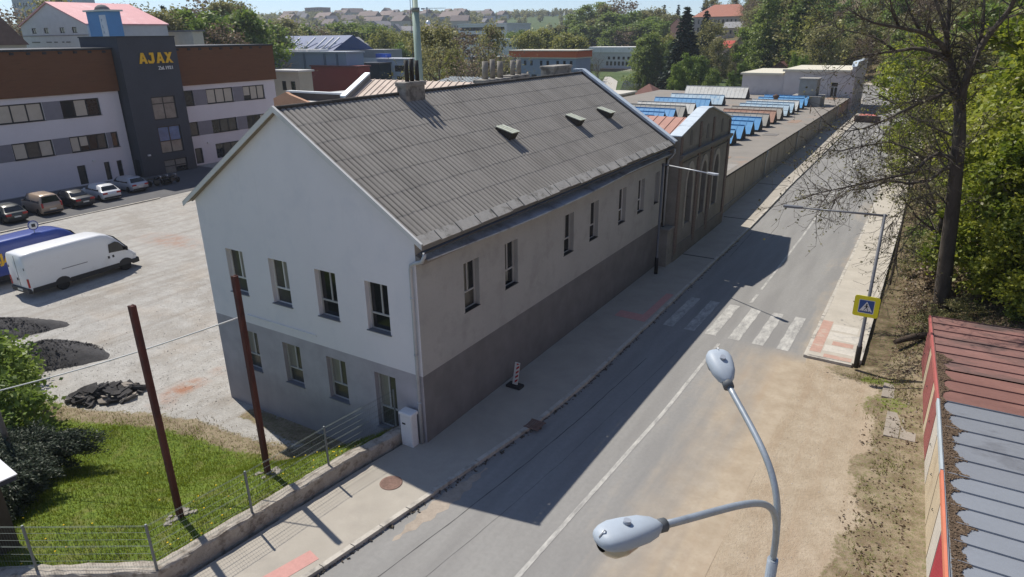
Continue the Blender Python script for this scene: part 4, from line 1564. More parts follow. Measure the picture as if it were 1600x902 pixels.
def ajax_rows():
    """(y0, y1, z0, z1, pane kinds) for every window of the front"""
    W = []
    # upper floor
    for (a, b, k) in ((2.0, 5.6, 'bbb'), (8.2, 11.8, 'bbb'), (14.2, 18.5, 'bbb'), (20.2, 24.1, 'dbd'), (34.0, 35.2, 'd'), (36.9, 40.7, 'bbb'), (42.2, 45.5, 'bbb')):
        W.append((a, b, 5.62, 7.42, k))
    for (a, b, k) in ((2.0, 5.6, 'bdb'), (8.2, 11.8, 'bbb'), (14.9, 18.6, 'bdb'), (20.25, 24.05, 'bbdd'), (24.55, 25.3, 'd'), (34.0, 35.15, 'd'), (37.0, 40.65, 'ddd'), (42.15, 45.4, 'ddb')):
        W.append((a, b, 2.1, 3.75, k))
    for (a, b, z0, z1, k) in ((3, 4.2, -1.2, 0.75, 'd'), (11.0, 12.0, -1.2, 0.75, 'd'), (20.35, 21.2, -1.28, 0.72, 'd'), (23.15, 23.75, -1.28, 0.68, 'd'), (24.53, 25.1, -1.28, 0.65, 'd'), (34.1, 35.1, -1.25, 0.62, 'd'), (37.0, 40.5, -1.0, 0.8, 'ddd'), (42.0, 45.4, -1.0, 0.8, 'ddd')):
        W.append((a, b, z0, z1, k))
    return W


W = ajax_rows()
mb = MB()
for (s0, s1) in ((AL, 26.3), (33.4, AR)):
    hs = [(a - s0, z0 - zg, b - s0, z1 - zg) for a, b, z0, z1, k in W if a > s0 and b < s1]
    wall_panel(mb, (AX, s0, zg), Y3, Z3, hs, s1 - s0, 7.98 - zg, X3, 0.18)
mb.poly([(AX, AR, zg), (AX - 14, AR, zg), (AX - 14, AR, 7.98), (AX, AR, 7.98)])
mb.poly([(AX, AL, zg), (AX - 14, AL, zg), (AX - 14, AL, 7.98), (AX, AL, 7.98)])
mb.poly([(AX - 14, AL, zg), (AX - 14, AR, zg), (AX - 14, AR, 12), (AX - 14, AL, 12)])
mb.build('wall', PALEW, office)
mb = MB()
# grey bands between the windows of one row
for z0, z1 in ((5.62, 7.42), (2.1, 3.75)):
    for (s0, s1) in ((AL, 26.2), (33.5, AR - 1.7)):
        ws = sorted([(a, b) for a, b, c, d, k in W if abs(c - z0) < 0.1 and a > s0 and b < s1 + 1.8])
        for (p, q) in zip(ws[:-1], ws[1:]):
            if 0.4 < q[0] - p[1] < 3.2:
                mb = MB()
                mb.box(AX + 0.003, p[1] + 0.02, z0, AX + 0.02, q[0] - 0.02, z1)
                mb.build('grey_band', BANDG, office)
mb = MB()
for (s0, s1) in ((AL - 0.1, 26.4), (33.3, AR + 0.25)):
    mb.box(AX - 14.1, s0, 7.98, AX + 0.22, s1, zt)
    for k in range(14):
        pass
mb.build('top_cladding', BROWN, office)
mb = MB()
for (s0, s1) in ((AL - 0.1, 26.4), (33.3, AR + 0.3)):
    mb.box(AX - 14.2, s0 - 0.1, zt, AX + 0.34, s1 + 0.1, zt + 0.2)
    for k in range(int((s1 - s0) / 1.45)):
        mb.box(AX + 0.222, s0 + 0.5 + k * 1.45, zt - 0.3, AX + 0.3, s0 + 0.85 + k * 1.45, zt - 0.08)
mb.build('roof_edge', mat('roof_edge_dark', (0.025, 0.027, 0.032), rough=0.6), office)
mb = MB()
mb.box(AX - 0.02, AL, zg, AX + 0.06, 26.1, -1.36)
mb.box(AX - 0.02, 33.6, zg, AX + 0.06, AR, -1.42)
mb.build('plinth', mat('plinth_grey', (0.3, 0.29, 0.29)), office)
# stair tower
TX = -62.0
mb = MB()
tw = [(28.95, 31.8, 4.6, 7.12), (29.05, 31.8, 0.85, 3.85), (29.05, 31.9, -1.55, 0.08)]
wall_panel(mb, (TX, 26.5, zg), Y3, Z3, [(a - 26.5, c - zg, b - 26.5, d - zg) for a, b, c, d in tw], 6.55, 13.4 - zg, X3, 0.15)
mb.poly([(TX, 26.5, zg), (AX - 6, 26.5, zg), (AX - 6, 26.5, 13.4), (TX, 26.5, 13.4)])
mb.poly([(TX, 33.05, zg), (AX - 6, 33.05, zg), (AX - 6, 33.05, 13.4), (TX, 33.05, 13.4)])
mb.poly([(AX - 6, 26.5, 10), (AX - 6, 33.05, 10), (AX - 6, 33.05, 13.4), (AX - 6, 26.5, 13.4)])
mb.poly([(TX, 26.5, 13.4), (TX, 33.05, 13.4), (AX - 6, 33.05, 13.4), (AX - 6, 26.5, 13.4)])
tower = mb.build('stair_tower', CHAR, office)
mb = MB()
mb.box(AX - 6.05, 26.42, 13.4, TX + 0.06, 33.12, 13.52)
mb.build('tower_edge', mat('roof_edge_dark', (0.02, 0.02, 0.02)), tower)
mb = MB()
mb.box(-63.3, 26.47, -1.55, -62.5, 26.499, 0.5)
mb.build('side_door', mat('door_dark', (0.02, 0.022, 0.026)), tower)
SKYGL = mat('blue_glass', (0.045, 0.13, 0.28), rough=0.08, var=0.3, spec=0.6)
TANGL = mat('warm_glass', (0.17, 0.17, 0.16), rough=0.15, var=0.3, spec=0.5)
for i, (a, b, c, d) in enumerate(tw):
    w, h = b - a, d - c
    tr = [h * 0.7] if i == 0 else ([h * 0.22, h * 0.52] if i == 1 else [h * 0.55])
    hh = h * tr[0] / h if i == 0 else 0
    pn = [(0.03, 0.03, w / 2, h * 0.45, TANGL), (w / 2, 0.03, w - 0.03, h * 0.45, TANGL if i != 2 else GLASS), (0.03, h * 0.45, w / 2, h - 0.03, SKYGL if i == 1 else TANGL), (w / 2, h * 0.45, w - 0.03, h - 0.03, SKYGL if i == 1 else TANGL)]
    window(tower, (TX, a, c), Y3, X3, w, h, 0.15, [w / 2], tr if i != 1 else [h * 0.45], FRAMED, GLASS, bar=0.1, panes=pn)
for (a, b, z0, z1, k) in W:
    w, h = b - a, z1 - z0
    n = len(k)
    pn = []
    for i, ch in enumerate(k):
        p0, p1 = 0.05 + (w - 0.1) * i / n, 0.05 + (w - 0.1) * (i + 1) / n
        drop = 0.05
        if ch == 'b':
            lowered = rnd.choice([0.05, 0.05, 0.05, h * 0.35])
            pn.append((p0, lowered, p1, h - 0.05, BLIND))
            if lowered > 0.1:
                pn.append((p0, 0.05, p1, lowered, GLASS))
        else:
            pn.append((p0, 0.05, p1, h - 0.05, rnd.choice([GLASS, GLASS, GLASSO])))
    mu = [0.05 + (w - 0.1) * i / n for i in range(1, n)]
    window(office, (AX, a, z0), Y3, X3, w, h, 0.18, mu, [], FRAMED, GLASS, bar=0.13, panes=pn, sill=FRAMED if z0 > 1 else None, sill_out=0.08)
for y, z, xx in ((10.2, 0.9, AX), (22.0, 0.95, AX), (35.9, 1.0, AX), (27.3, 0.85, TX)):
    mb = MB()
    mb.box(xx + 0.002, y, z, xx + 0.16, y + 0.3, z + 0.16)
    mb.build('wall_lamp', mat('lamp_white', (0.6, 0.6, 0.6)), office)
# lettering
YELL = mat('sign_yellow', (0.72, 0.42, 0.03), rough=0.5, var=0.06)
SIGNW = mat('sign_white', (0.62, 0.62, 0.62), rough=0.5, var=0.04)
def block_letter(ch, y0, z0, w, h):
    """heavy cut-out letter, drawn in a unit square"""
    bars = {'A': [[(0, 0), (0.3, 0), (0.62, 1), (0.34, 1)], [(0.72, 0), (1.02, 0), (0.66, 1), (0.52, 0.82)], [(0.24, 0.2), (0.78, 0.2), (0.72, 0.42), (0.3, 0.42)]],
            'J': [[(0.5, 0.2), (0.82, 0.2), (0.82, 1), (0.5, 1)], [(0.3, 0.78), (0.499, 0.78), (0.499, 1), (0.3, 1)], [(0.0, 0.22), (0.12, 0.0), (0.62, 0.0), (0.82, 0.199), (0.5, 0.24), (0.22, 0.24), (0.1, 0.36)]],
            'X': [[(0, 0), (0.34, 0), (1.0, 1), (0.66, 1)], [(0.7, 0), (1.04, 0), (0.62, 0.42), (0.48, 0.32)], [(0.02, 1), (0.36, 1), (0.52, 0.68), (0.38, 0.55)]]}[ch]
    m = MB()
    for k, b in enumerate(bars):
        m.prism([(TX + 0.05 + 0.002 * k, y0 + p[0] * w, z0 + p[1] * h) for p in b], (0.09, 0, 0))
    return m


for k, ch in enumerate('AJAX'):
    block_letter(ch, 28.42 + k * 1.0 - (0.02 if k == 2 else 0), 10.68, 0.92, 1.12).build('sign_letter', YELL, tower)
text_obj('sign_word', 'Zal.', 0.5, 0.03, SIGNW, tower, (TX + 0.05, 30.5, 10.0), (0, 1, 0), (0, 0, 1), bold=0.012)
text_obj('sign_date', '1921', 0.5, 0.03, SIGNW, tower, (TX + 0.05, 31.3, 10.0), (0, 1, 0), (0, 0, 1), bold=0.012)

# car park strip in front, its kerb line, small planted bed
mb = MB()
mb.poly([(AX, -6, -1.43), (-50.3, -6, -1.43), (-50.7, 21.2, -1.43), (-52.0, 34, -1.43), (AX, 34, -1.43)])
mb.build('car_park', mat('car_park_asphalt', (0.1, 0.1, 0.105), rough=0.9, var=0.14, scale=1.2, fine=20), kind='structure', label='dark asphalt parking strip before the office block')
mb = MB()
mb.prism([(-50.3, -6, -1.42), (-50.1, -6, -1.42), (-50.5, 21.2, -1.42), (-50.7, 21.2, -1.42)], (0, 0, 0.05))
mb.build('car_park_kerb', KERBM, kind='structure', label='pale kerb line along the parking strip')

# ------------------------------------------------------------------ vehicles
TYRE = mat('tyre_rubber', (0.02, 0.02, 0.021), rough=0.85, var=0.2)
RIM = mat('wheel_rim', (0.28, 0.28, 0.29), rough=0.4, metal=0.5)
CARGL = mat('car_glass', (0.012, 0.014, 0.017), rough=0.06, var=0.2, spec=0.6)
TRIM = mat('black_trim', (0.03, 0.03, 0.032), rough=0.6, var=0.2)
LAMPR = mat('tail_lamp_red', (0.35, 0.015, 0.015), rough=0.2, var=0.1)
LAMPC = mat('headlamp_clear', (0.55, 0.57, 0.6), rough=0.15, var=0.05)
PLATE = mat('number_plate', (0.6, 0.6, 0.55), rough=0.5)


def loft_body(mb, st, n_roof=3):
    """st: list of (x, zb, zbelt, zroof, wb, wbelt, wroof); closes both ends. Returns rings of points"""
    rings = []
    for (x, zb, zs, zr, wb, ws, wr) in st:
        half = [(wb * 0.9, zb), (wb, zb + 0.12), (ws * 1.0, (zb + zs) * 0.5 + 0.05), (ws, zs)]
        if zr > zs + 0.05:
            half += [((ws + wr) / 2 * 1.01, (zs + zr) / 2), (wr, zr - 0.06), (wr * 0.86, zr - 0.005), (wr * 0.4, zr + 0.015)]
        else:
            half += [(ws * 0.97, zs + 0.012), (ws * 0.9, zs + 0.022), (ws * 0.75, zs + 0.03), (ws * 0.35, zs + 0.035)]
        ring = [(x, -a, z) for a, z in half] + [(x, a, z) for a, z in half[::-1]]
        rings.append(ring)
    n = len(rings[0])
    pts = [p for r_ in rings for p in r_]
    fs = []
    for i in range(len(rings) - 1):
        for j in range(n):
            j2 = (j + 1) % n
            fs.append((i * n + j, (i + 1) * n + j, (i + 1) * n + j2, i * n + j2))
    fs.append(tuple(range(n)))
    fs.append(tuple((len(rings) - 1) * n + j for j in range(n))[::-1])
    mb.faces(pts, fs, smooth=True)
    return rings


def wheel(parent, x, y, r_, w, side):
    m = MB()
    m.lathe([(r_ * 0.62, -w / 2), (r_ * 0.95, -w / 2), (r_, -w / 2 + 0.03), (r_, w / 2 - 0.03), (r_ * 0.95, w / 2), (r_ * 0.62, w / 2)], (x, y, r_), axis='y', n=20)
    wh = m.build('wheel', TYRE, parent, local=True)
    m = MB()
    o = side * w / 2
    m.lathe([(0.02, o * 0.55), (r_ * 0.2, o * 0.8), (r_ * 0.55, o * 0.75), (r_ * 0.63, o * 0.95)] if side > 0 else [(r_ * 0.63, o * 0.95), (r_ * 0.55, o * 0.75), (r_ * 0.2, o * 0.8), (0.02, o * 0.55)], (x, y, r_), axis='y', n=16)
    m.build('rim', RIM, wh, local=True)


def glass_quad(mb, a, b, c, d, off):
    a, b, c, d = (np.array(t, float) for t in (a, b, c, d))
    n = np.cross(b - a, d - a)
    n /= np.linalg.norm(n)
    mid = (a + b + c + d) / 4
    if np.dot(n, mid - np.array([mid[0] * 0.6, 0, 1.0])) < 0:
        n = -n
    mb.poly([p + n * off for p in (a, b, c, d)])
    mb.poly([p - n * 0.01 for p in (a, b, c, d)])


def make_car(label, paint, kind, loc, rz, group='cars parked before the office block'):
    """+x is forward; origin on the ground at the middle"""
    root = thing('parked_car', loc, label, 'car', group, rz)
    L, wd = {'estate': (4.6, 0.9), 'mpv': (4.4, 0.9), 'saloon': (4.6, 0.9), 'hatch': (4.25, 0.88)}[kind]
    h = {'estate': 1.47, 'mpv': 1.8, 'saloon': 1.45, 'hatch': 1.48}[kind]
    bl = 0.92 if kind != 'mpv' else 1.08
    h2 = L / 2
    rear_x = {'estate': -h2 + 0.35, 'mpv': -h2 + 0.12, 'saloon': -h2 + 0.95, 'hatch': -h2 + 0.3}[kind]
    rear_r = {'estate': -h2 + 0.75, 'mpv': -h2 + 0.3, 'saloon': -h2 + 1.55, 'hatch': -h2 + 0.75}[kind]
    ws_b, ws_r = (h2 - 1.05, h2 - 1.75) if kind != 'mpv' else (h2 - 0.8, h2 - 1.5)
    st = [(-h2, 0.35, bl - 0.12, 0, wd * 0.86, wd * 0.86, 0), (-h2 + 0.1, 0.22, bl - 0.02, 0, wd * 0.95, wd * 0.95, 0),
          (rear_x, 0.2, bl + 0.02, 0, wd, wd, 0), (rear_r, 0.18, bl, h - 0.06, wd, wd, wd * 0.74),
          (rear_r + 0.5, 0.18, bl - 0.01, h, wd, wd, wd * 0.76), (ws_r - 0.3, 0.18, bl - 0.03, h, wd, wd, wd * 0.76), (ws_r, 0.18, bl - 0.03, h - 0.04, wd, wd, wd * 0.74),
          (ws_b, 0.18, bl - 0.02, 0, wd, wd * 0.98, 0), (h2 - 0.35, 0.2, bl - 0.14, 0, wd * 0.96, wd * 0.93, 0), (h2 - 0.06, 0.25, bl - 0.28, 0, wd * 0.86, wd * 0.82, 0), (h2, 0.36, bl - 0.4, 0, wd * 0.7, wd * 0.7, 0)]
    m = MB()
    loft_body(m, st)
    body = m.build('body', paint, root, local=True)
    # glasshouse
    wr = wd * 0.745
    for s in (-1, 1):
        m = MB()
        B = lambda x, t: (x, s * (wd * (1 - t) + wr * t + 0.012), bl + 0.03 + (h - 0.13 - bl - 0.03) * t)
        m.poly([B(rear_r + 0.05, 0.05), B((rear_r + ws_b) / 2 - 0.05, 0.05), B((rear_r + ws_r) / 2, 1), B(rear_r + 0.2, 1)])
        m.poly([B((rear_r + ws_b) / 2 + 0.05, 0.05), B(ws_b - 0.2, 0.05), B(ws_r + 0.02, 1), B((rear_r + ws_r) / 2 + 0.08, 1)])
        m.build('side_glass', CARGL, body, local=True)
    m = MB()
    glass_quad(m, (rear_x + 0.03, -wd * 0.84, bl + 0.07), (rear_x + 0.03, wd * 0.84, bl + 0.07), (rear_r - 0.03, wd * 0.66, h - 0.12), (rear_r - 0.03, -wd * 0.66, h - 0.12), 0.03)
    m.build('rear_window', CARGL, body, local=True)
    m = MB()
    glass_quad(m, (ws_b - 0.02, -wd * 0.84, bl + 0.04), (ws_b - 0.02, wd * 0.84, bl + 0.04), (ws_r + 0.05, wd * 0.68, h - 0.08), (ws_r + 0.05, -wd * 0.68, h - 0.08), 0.03)
    m.build('windscreen', CARGL, body, local=True)
    for s in (-1, 1):
        m = MB()
        if kind == 'mpv':
            m.bevbox(-h2 - 0.02, s * wd * 0.86 - 0.07, 0.75, -h2 + 0.12, s * wd * 0.86 + 0.07, 1.15, 0.02)
        else:
            m.bevbox(-h2 - 0.015, min(s * 0.42, s * 0.84), bl - 0.22, -h2 + 0.14, max(s * 0.42, s * 0.84), bl - 0.06, 0.02)
        m.build('tail_lamp', LAMPR, root, local=True)
        m = MB()
        m.bevbox(h2 - 0.22, min(s * 0.4, s * 0.74), bl - 0.36, h2 - 0.02, max(s * 0.4, s * 0.74), bl - 0.22, 0.02)
        m.build('headlight', LAMPC, root, local=True)
        m = MB()
        m.bevbox(ws_b - 0.45, s * (wd + 0.1) - 0.09, bl + 0.03, ws_b - 0.28, s * (wd + 0.1) + 0.09, bl + 0.17, 0.03)
        m.build('mirror', paint, root, local=True)
    m = MB()
    m.bevbox(-h2 - 0.03, -0.8, 0.28, -h2 + 0.12, 0.8, 0.44, 0.03)
    m.build('bumper', TRIM, root, local=True)
    m = MB()
    m.box(-h2 - 0.035, -0.26, 0.52, -h2 + 0.02, 0.26, 0.64)
    m.build('number_plate', PLATE, root, local=True)
    for x in (-h2 + 0.85, h2 - 0.85):
        for s in (-1, 1):
            wheel(root, x, s * (wd - 0.1), 0.32, 0.22, s)
    return root


def carpaint(name, c, metal=0.0):
    return mat(name, c, rough=0.35, var=0.05, spec=0.5, coat=0.6, metal=metal)


ZY = -1.425
PI = math.pi
CARX = -55.4
make_car('silver estate car parked nose-in beside the motorcycles', carpaint('car_silver', (0.42, 0.43, 0.46), 0.3), 'estate', (-57.2, 21.9, ZY), PI + 0.02)
make_car('white estate car parked second from the motorcycles', carpaint('car_white', (0.62, 0.63, 0.65)), 'estate', (-55.9, 18.4, ZY), PI - 0.02)
make_car('black saloon car parked between the white estate and the brown people carrier', carpaint('car_black', (0.018, 0.019, 0.022)), 'saloon', (-55.3, 15.5, ZY), PI + 0.03)
make_car('beige brown tall people carrier in the parked row', carpaint('car_beige', (0.36, 0.27, 0.2), 0.2), 'mpv', (-54.9, 12.6, ZY), PI - 0.02)
make_car('dark green hatchback parked left of the brown people carrier', carpaint('car_green', (0.03, 0.035, 0.032)), 'hatch', (-54.5, 9.5, ZY), PI + 0.04)
make_car('dark car cut off by the left edge of the parked row', carpaint('car_dark', (0.04, 0.035, 0.02)), 'hatch', (-53.6, 5.6, ZY), PI)


def make_van(label, paint, loc, rz, lettering=False):
    """long high-roofed panel van, +x forward"""
    root = thing('panel_van', loc, label, 'van', None, rz)
    L, wd, h = 7.0, 1.0, 2.78
    h2 = L / 2
    m = MB()
    prof = [  # x, bottom, waist, roof, half widths
        (-h2, 0.55, 1.5, 2.66, 0.93, 0.95, 0.86), (-h2 + 0.08, 0.5, 1.5, 2.74, 0.97, 0.99, 0.9), (-h2 + 0.6, 0.48, 1.5, 2.79, 0.98, 1.0, 0.9),
        (0, 0.48, 1.5, 2.82, 0.98, 1.0, 0.9), (1.3, 0.48, 1.5, 2.8, 0.98, 1.0, 0.9), (1.75, 0.48, 1.48, 2.68, 0.98, 1.0, 0.88),
        (2.15, 0.48, 1.45, 2.4, 0.98, 0.99, 0.84), (2.55, 0.48, 1.4, 1.98, 0.97, 0.98, 0.84), (2.95, 0.48, 1.28, 1.45, 0.96, 0.95, 0.84), (3.25, 0.48, 1.05, 1.22, 0.93, 0.9, 0.7), (3.44, 0.5, 0.85, 1.0, 0.84, 0.82, 0.6), (h2, 0.55, 0.75, 0.82, 0.7, 0.72, 0.5)]
    rings = []
    for (x, zb_, zs, zr, wb, ws, wr) in prof:
        half = [(wb, zb_), (wb + 0.01, zb_ + 0.1), (ws, (zb_ + zs) / 2), (ws, zs), ((ws * 0.6 + wr * 0.4), zs + (zr - zs) * 0.6), (wr + 0.015, zr - 0.14), (wr - 0.05, zr - 0.03), (wr * 0.75, zr), (wr * 0.3, zr + 0.012)]
        rings.append([(x, -a, z) for a, z in half] + [(x, a, z) for a, z in half[::-1]])
    n = len(rings[0])
    fs = []
    for i in range(len(rings) - 1):
        for j in range(n):
            j2 = (j + 1) % n
            fs.append((i * n + j, (i + 1) * n + j, (i + 1) * n + j2, i * n + j2))
    fs.append(tuple(range(n)))
    fs.append(tuple((len(rings) - 1) * n + j for j in range(n))[::-1])
    m.faces([p for r_ in rings for p in r_], fs, smooth=True)
    body = m.build('body', paint, root, local=True)
    # dark skirt with arches
    for s in (-1, 1):
        m = MB()
        for (a, b) in ((-h2 + 0.15, -2.05), (-1.12, 2.05), (2.98, 3.3)):
            m.obox((a, s * 0.965, 0.36), (b - a, 0, 0), (0, s * 0.05, 0), (0, 0, 0.3))
        for cx in (-1.6, 2.52):
            pts = []
            for k in range(9):
                t = math.pi * k / 8
                pts.append((cx - 0.5 * math.cos(t), s * 0.985, 0.44 + 0.44 * math.sin(t)))
            m.prism(pts, (0, s * 0.035, 0))
        m.build('skirt', TRIM, root, local=True)
    m = MB()
    m.bevbox(-h2 - 0.09, -0.98, 0.36, -h2 + 0.1, 0.98, 0.66, 0.04)
    m.build('rear_bumper', TRIM, root, local=True)
    m = MB()
    m.bevbox(3.05, -0.92, 0.34, h2 + 0.05, 0.92, 0.68, 0.06)
    m.build('front_bumper', TRIM, root, local=True)
    for s in (-1, 1):
        m = MB()
        y = lambda z: s * (1.012 - 0.04 * max(0, (z - 1.45)))
        P = [(1.55, 1.5), (2.6, 1.42), (2.82, 1.46), (2.3, 2.05), (2.1, 2.14), (1.62, 2.05)]
        m.prism([(a, y(b), b) for a, b in P], (0, s * 0.012, 0))
        m.build('door_glass', CARGL, body, local=True)
    m = MB()
    m.poly([(2.99, -0.8, 1.45), (2.99, 0.8, 1.45), (2.2, 0.74, 2.42), (2.2, -0.74, 2.42)])
    for p in range(1):
        m.obox((2.99, -0.8, 1.46), (-0.79, 0.06, 0.97), (0, 1.54, 0), (0.02, 0, 0.016))
    m.build('windscreen', CARGL, body, local=True)
    for s in (-1, 1):
        m = MB()
        m.bevbox(-h2 - 0.03, s * 0.93 - 0.06, 0.72, -h2 + 0.06, s * 0.93 + 0.06, 1.28, 0.02)
        m.build('tail_lamp', LAMPR, root, local=True)
        m = MB()
        m.bevbox(2.62, s * 1.14 - 0.1, 1.42, 2.74, s * 1.14 + 0.1, 1.72, 0.04)
        m.obox((2.62, s * 0.97, 1.5), (0.06, 0, 0), (0, s * 0.12, 0), (0, 0, 0.06))
        m.build('mirror', TRIM, root, local=True)
        m = MB()
        m.obox((3.12, s * 0.72, 0.86), (0.26, 0, -0.02), (-0.02, s * 0.2, 0), (0, 0, 0.18))
        m.build('headlight', LAMPC, root, local=True)
        m = MB()
        m.box(1.42, s * 1.006 - 0.015, 1.14, 1.54, s * 1.006 + 0.015, 1.3)
        m.box(1.72, s * 1.006 - 0.015, 1.14, 1.84, s * 1.006 + 0.015, 1.3)
        m.build('door_handle', TRIM, root, local=True)
        m = MB()
        m.box(-1.5, s * 1.0 - 0.012, 1.3, 0.1, s * 1.0 + 0.012, 1.345)
        m.build('door_rail', mat('rail_grey', (0.2, 0.2, 0.21)), root, local=True)
    m = MB()
    m.box(-h2 - 0.012, -0.012, 0.68, -h2 + 0.01, 0.012, 2.6)
    m.box(-h2 - 0.02, 0.1, 1.05, -h2 + 0.01, 0.22, 1.22)
    m.box(-h2 - 0.02, -0.86, 1.8, -h2 + 0.01, -0.8, 1.95)
    m.box(-h2 - 0.02, 0.8, 1.8, -h2 + 0.01, 0.86, 1.95)
    m.build('rear_door_trim', TRIM, root, local=True)
    m = MB()
    m.box(-h2 - 0.1, -0.27, 0.46, -h2 - 0.085, 0.27, 0.58)
    m.build('number_plate', PLATE, root, local=True)
    for x, rr_ in ((-1.6, 0.37), (2.52, 0.37)):
        for s in (-1, 1):
            wheel(root, x, s * 0.86, rr_, 0.24, s)
    if lettering:
        me = text_mesh('AJAX', 0.8, 0.01, 0.03)
        M = Matrix(((1, 0, 0, -3.0), (0, 0, -1, -1.02), (0, 1, 0, 1.5), (0, 0, 0, 1)))
        me.transform(M)
        me.materials.clear()
        me.materials.append(YELL)
        o = bpy.data.objects.new('side_lettering', me)
        COL.objects.link(o)
        o.parent = root
    return root


VX = -32.6
make_van('long white panel van with black skirt parked on the crushed stone yard', mat('van_white', (0.7, 0.71, 0.72), rough=0.4, var=0.04, scale=0.6, spec=0.5, coat=0.4, stain=(0.6, 0.6, 0.59), stain_scale=0.6), (-32.75, 4.75, -1.45), PI / 2 + 0.06)
make_van('blue panel van with yellow lettering behind the white van', mat('van_blue', (0.03, 0.06, 0.28), rough=0.35, var=0.08, spec=0.5, coat=0.5), (-36.9, 4.1, -1.45), PI / 2 + 0.06, lettering=True)


def motorcycle(label, loc, rz):
    root = thing('motorcycle', loc, label, 'motorcycle', 'motorcycles by the stair tower', rz)
    for x in (-0.68, 0.72):
        m = MB()
        prof = [(0.24 + 0.07 * math.cos(t), 0.06 * math.sin(t)) for t in np.linspace(0, 2 * math.pi, 9)]
        m.lathe(prof, (x, 0, 0.31), axis='y', n=18)
        m.lathe([(0.02, -0.04), (0.2, -0.01), (0.2, 0.01), (0.02, 0.04)], (x, 0, 0.31), axis='y', n=12)
        m.build('wheel', TYRE, root, local=True)
    m = MB()
    m.tube([(0.72, 0.09, 0.31), (0.5, 0.09, 0.85), (0.42, 0.09, 1.02)], 0.03, 6)
    m.tube([(0.72, -0.09, 0.31), (0.5, -0.09, 0.85), (0.42, -0.09, 1.02)], 0.03, 6)
    m.tube([(0.36, -0.36, 1.06), (0.46, -0.2, 1.05), (0.46, 0.2, 1.05), (0.36, 0.36, 1.06)], 0.02, 6)
    m.build('fork', RIM, root, local=True)
    m = MB()
    m.bevbox(-0.25, -0.17, 0.3, 0.35, 0.17, 0.68, 0.06)
    m.build('engine', mat('engine_dark', (0.06, 0.06, 0.06), metal=0.4, rough=0.5), root, local=True)
    m = MB()
    m.tube([(-0.15, 0, 0.78), (0.1, 0, 0.86), (0.4, 0, 0.85)], [0.13, 0.19, 0.1], 10)
    m.build('tank', mat('tank_black', (0.02, 0.02, 0.022), rough=0.25, coat=0.5), root, local=True)
    m = MB()
    m.bevbox(-0.75, -0.15, 0.74, -0.12, 0.15, 0.88, 0.05)
    m.build('seat', TRIM, root, local=True)
    m = MB()
    m.lathe([(0.02, 0.6), (0.1, 0.58), (0.09, 0.45)], (0, 0, 0.92), axis='x', n=12)
    m.build('headlight', LAMPC, root, local=True)
    m = MB()
    m.tube([(-0.1, 0.2, 0.35), (-0.85, 0.22, 0.42)], [0.04, 0.06], 8)
    m.build('exhaust', RIM, root, local=True)
    return root


for i, (px, py, lb) in enumerate(((245, 291, 'black motorcycle nearest the silver estate car'), (256, 289, 'black motorcycle in the middle of the parked trio'), (270, 287, 'black motorcycle on the right of the parked trio'))):
    p = onz(px, py, ZY)
    motorcycle(lb, (p[0], p[1], ZY), PI + 0.25 * i - 1.9)

# round sign on a post behind the blue van
p = atd(51, 352, 44)
rs = thing('round_sign', (p[0], p[1], -1.45), 'round white sign on a thin post behind the blue van', 'sign')
mb = MB()
mb.tube([(p[0], p[1], -1.45), (p[0], p[1], p[2] + 0.3)], 0.03, 8)
mb.build('post', PIPE, rs)
mb = MB()
mb.lathe([(0.32, 0.035), (0.32, 0.06), (0.0, 0.062)], (p[0], p[1], p[2]), axis='x', n=24)
mb.build('disc', mat('sign_rim', (0.08, 0.1, 0.3)), rs)
mb = MB()
mb.lathe([(0.26, 0.063), (0.26, 0.068), (0.0, 0.069)], (p[0], p[1], p[2]), axis='x', n=24)
mb.build('face', mat('sign_face', (0.7, 0.7, 0.7)), rs)
mb = MB()
mb.bevbox(p[0] + 0.069, p[1] - 0.11, p[2] - 0.12, p[0] + 0.075, p[1] + 0.11, p[2] + 0.1, 0.03)
mb.build('symbol', TRIM, rs)

# ------------------------------------------------------------------ garden wall, wire fence, rusty posts
WALLC = mat('garden_wall_concrete', (0.37, 0.335, 0.29), rough=0.95, var=0.25, scale=2.2, fine=22, bump=1.0, bscale=14, stain=(0.2, 0.17, 0.14), stain_scale=3.4, stain_lo=0.5, stain_hi=0.64)
gw = thing('garden_wall', (-1.6, -5, 0), 'low weathered concrete wall between the lawn and the pavement', 'wall')
mb = MB()
dense = []
for (a, b) in zip(WALL_C[:-1], WALL_C[1:]):
    n = max(3, int(math.hypot(b[0] - a[0], b[1] - a[1]) / 0.22))
    for i in range(n):
        dense.append((a[0] + (b[0] - a[0]) * i / n, a[1] + (b[1] - a[1]) * i / n))
r = random.Random(21)
rings = []
for i, p in enumerate(dense):
    q0, q1 = np.array(dense[max(0, i - 3)]), np.array(dense[min(len(dense) - 1, i + 3)])
    d = (q1 - q0) / np.linalg.norm(q1 - q0)
    nrm = np.array([d[1], -d[0]])          # towards the garden or street
    if p[1] > -2.15:
        top = 0.4 + 0.02 * math.sin(i) + r.uniform(-0.02, 0.02)
    else:
        top = 0.5 + r.uniform(-0.012, 0.012)
    hw = 0.21
    j = lambda: r.uniform(-0.018, 0.018)
    P = np.array(p)
    ring = []
    for (o, z) in ((-hw - 0.02, -0.9), (-hw, 0.1), (-hw, top - 0.05), (-hw + 0.03, top), (0, top + 0.012), (hw - 0.03, top), (hw, top - 0.05), (hw, 0.1), (hw + 0.02, -0.9)):
        e = P + nrm * (o + (j() if z > 0 else 0))
        ring.append((e[0], e[1], z + (j() if z > 0 else 0)))
    rings.append(ring)
n = len(rings[0])
mb.faces([p for rg in rings for p in rg], [(i * n + k, i * n + k + 1, (i + 1) * n + k + 1, (i + 1) * n + k) for i in range(len(rings) - 1) for k in range(n - 1)])
mb.poly(rings[0])
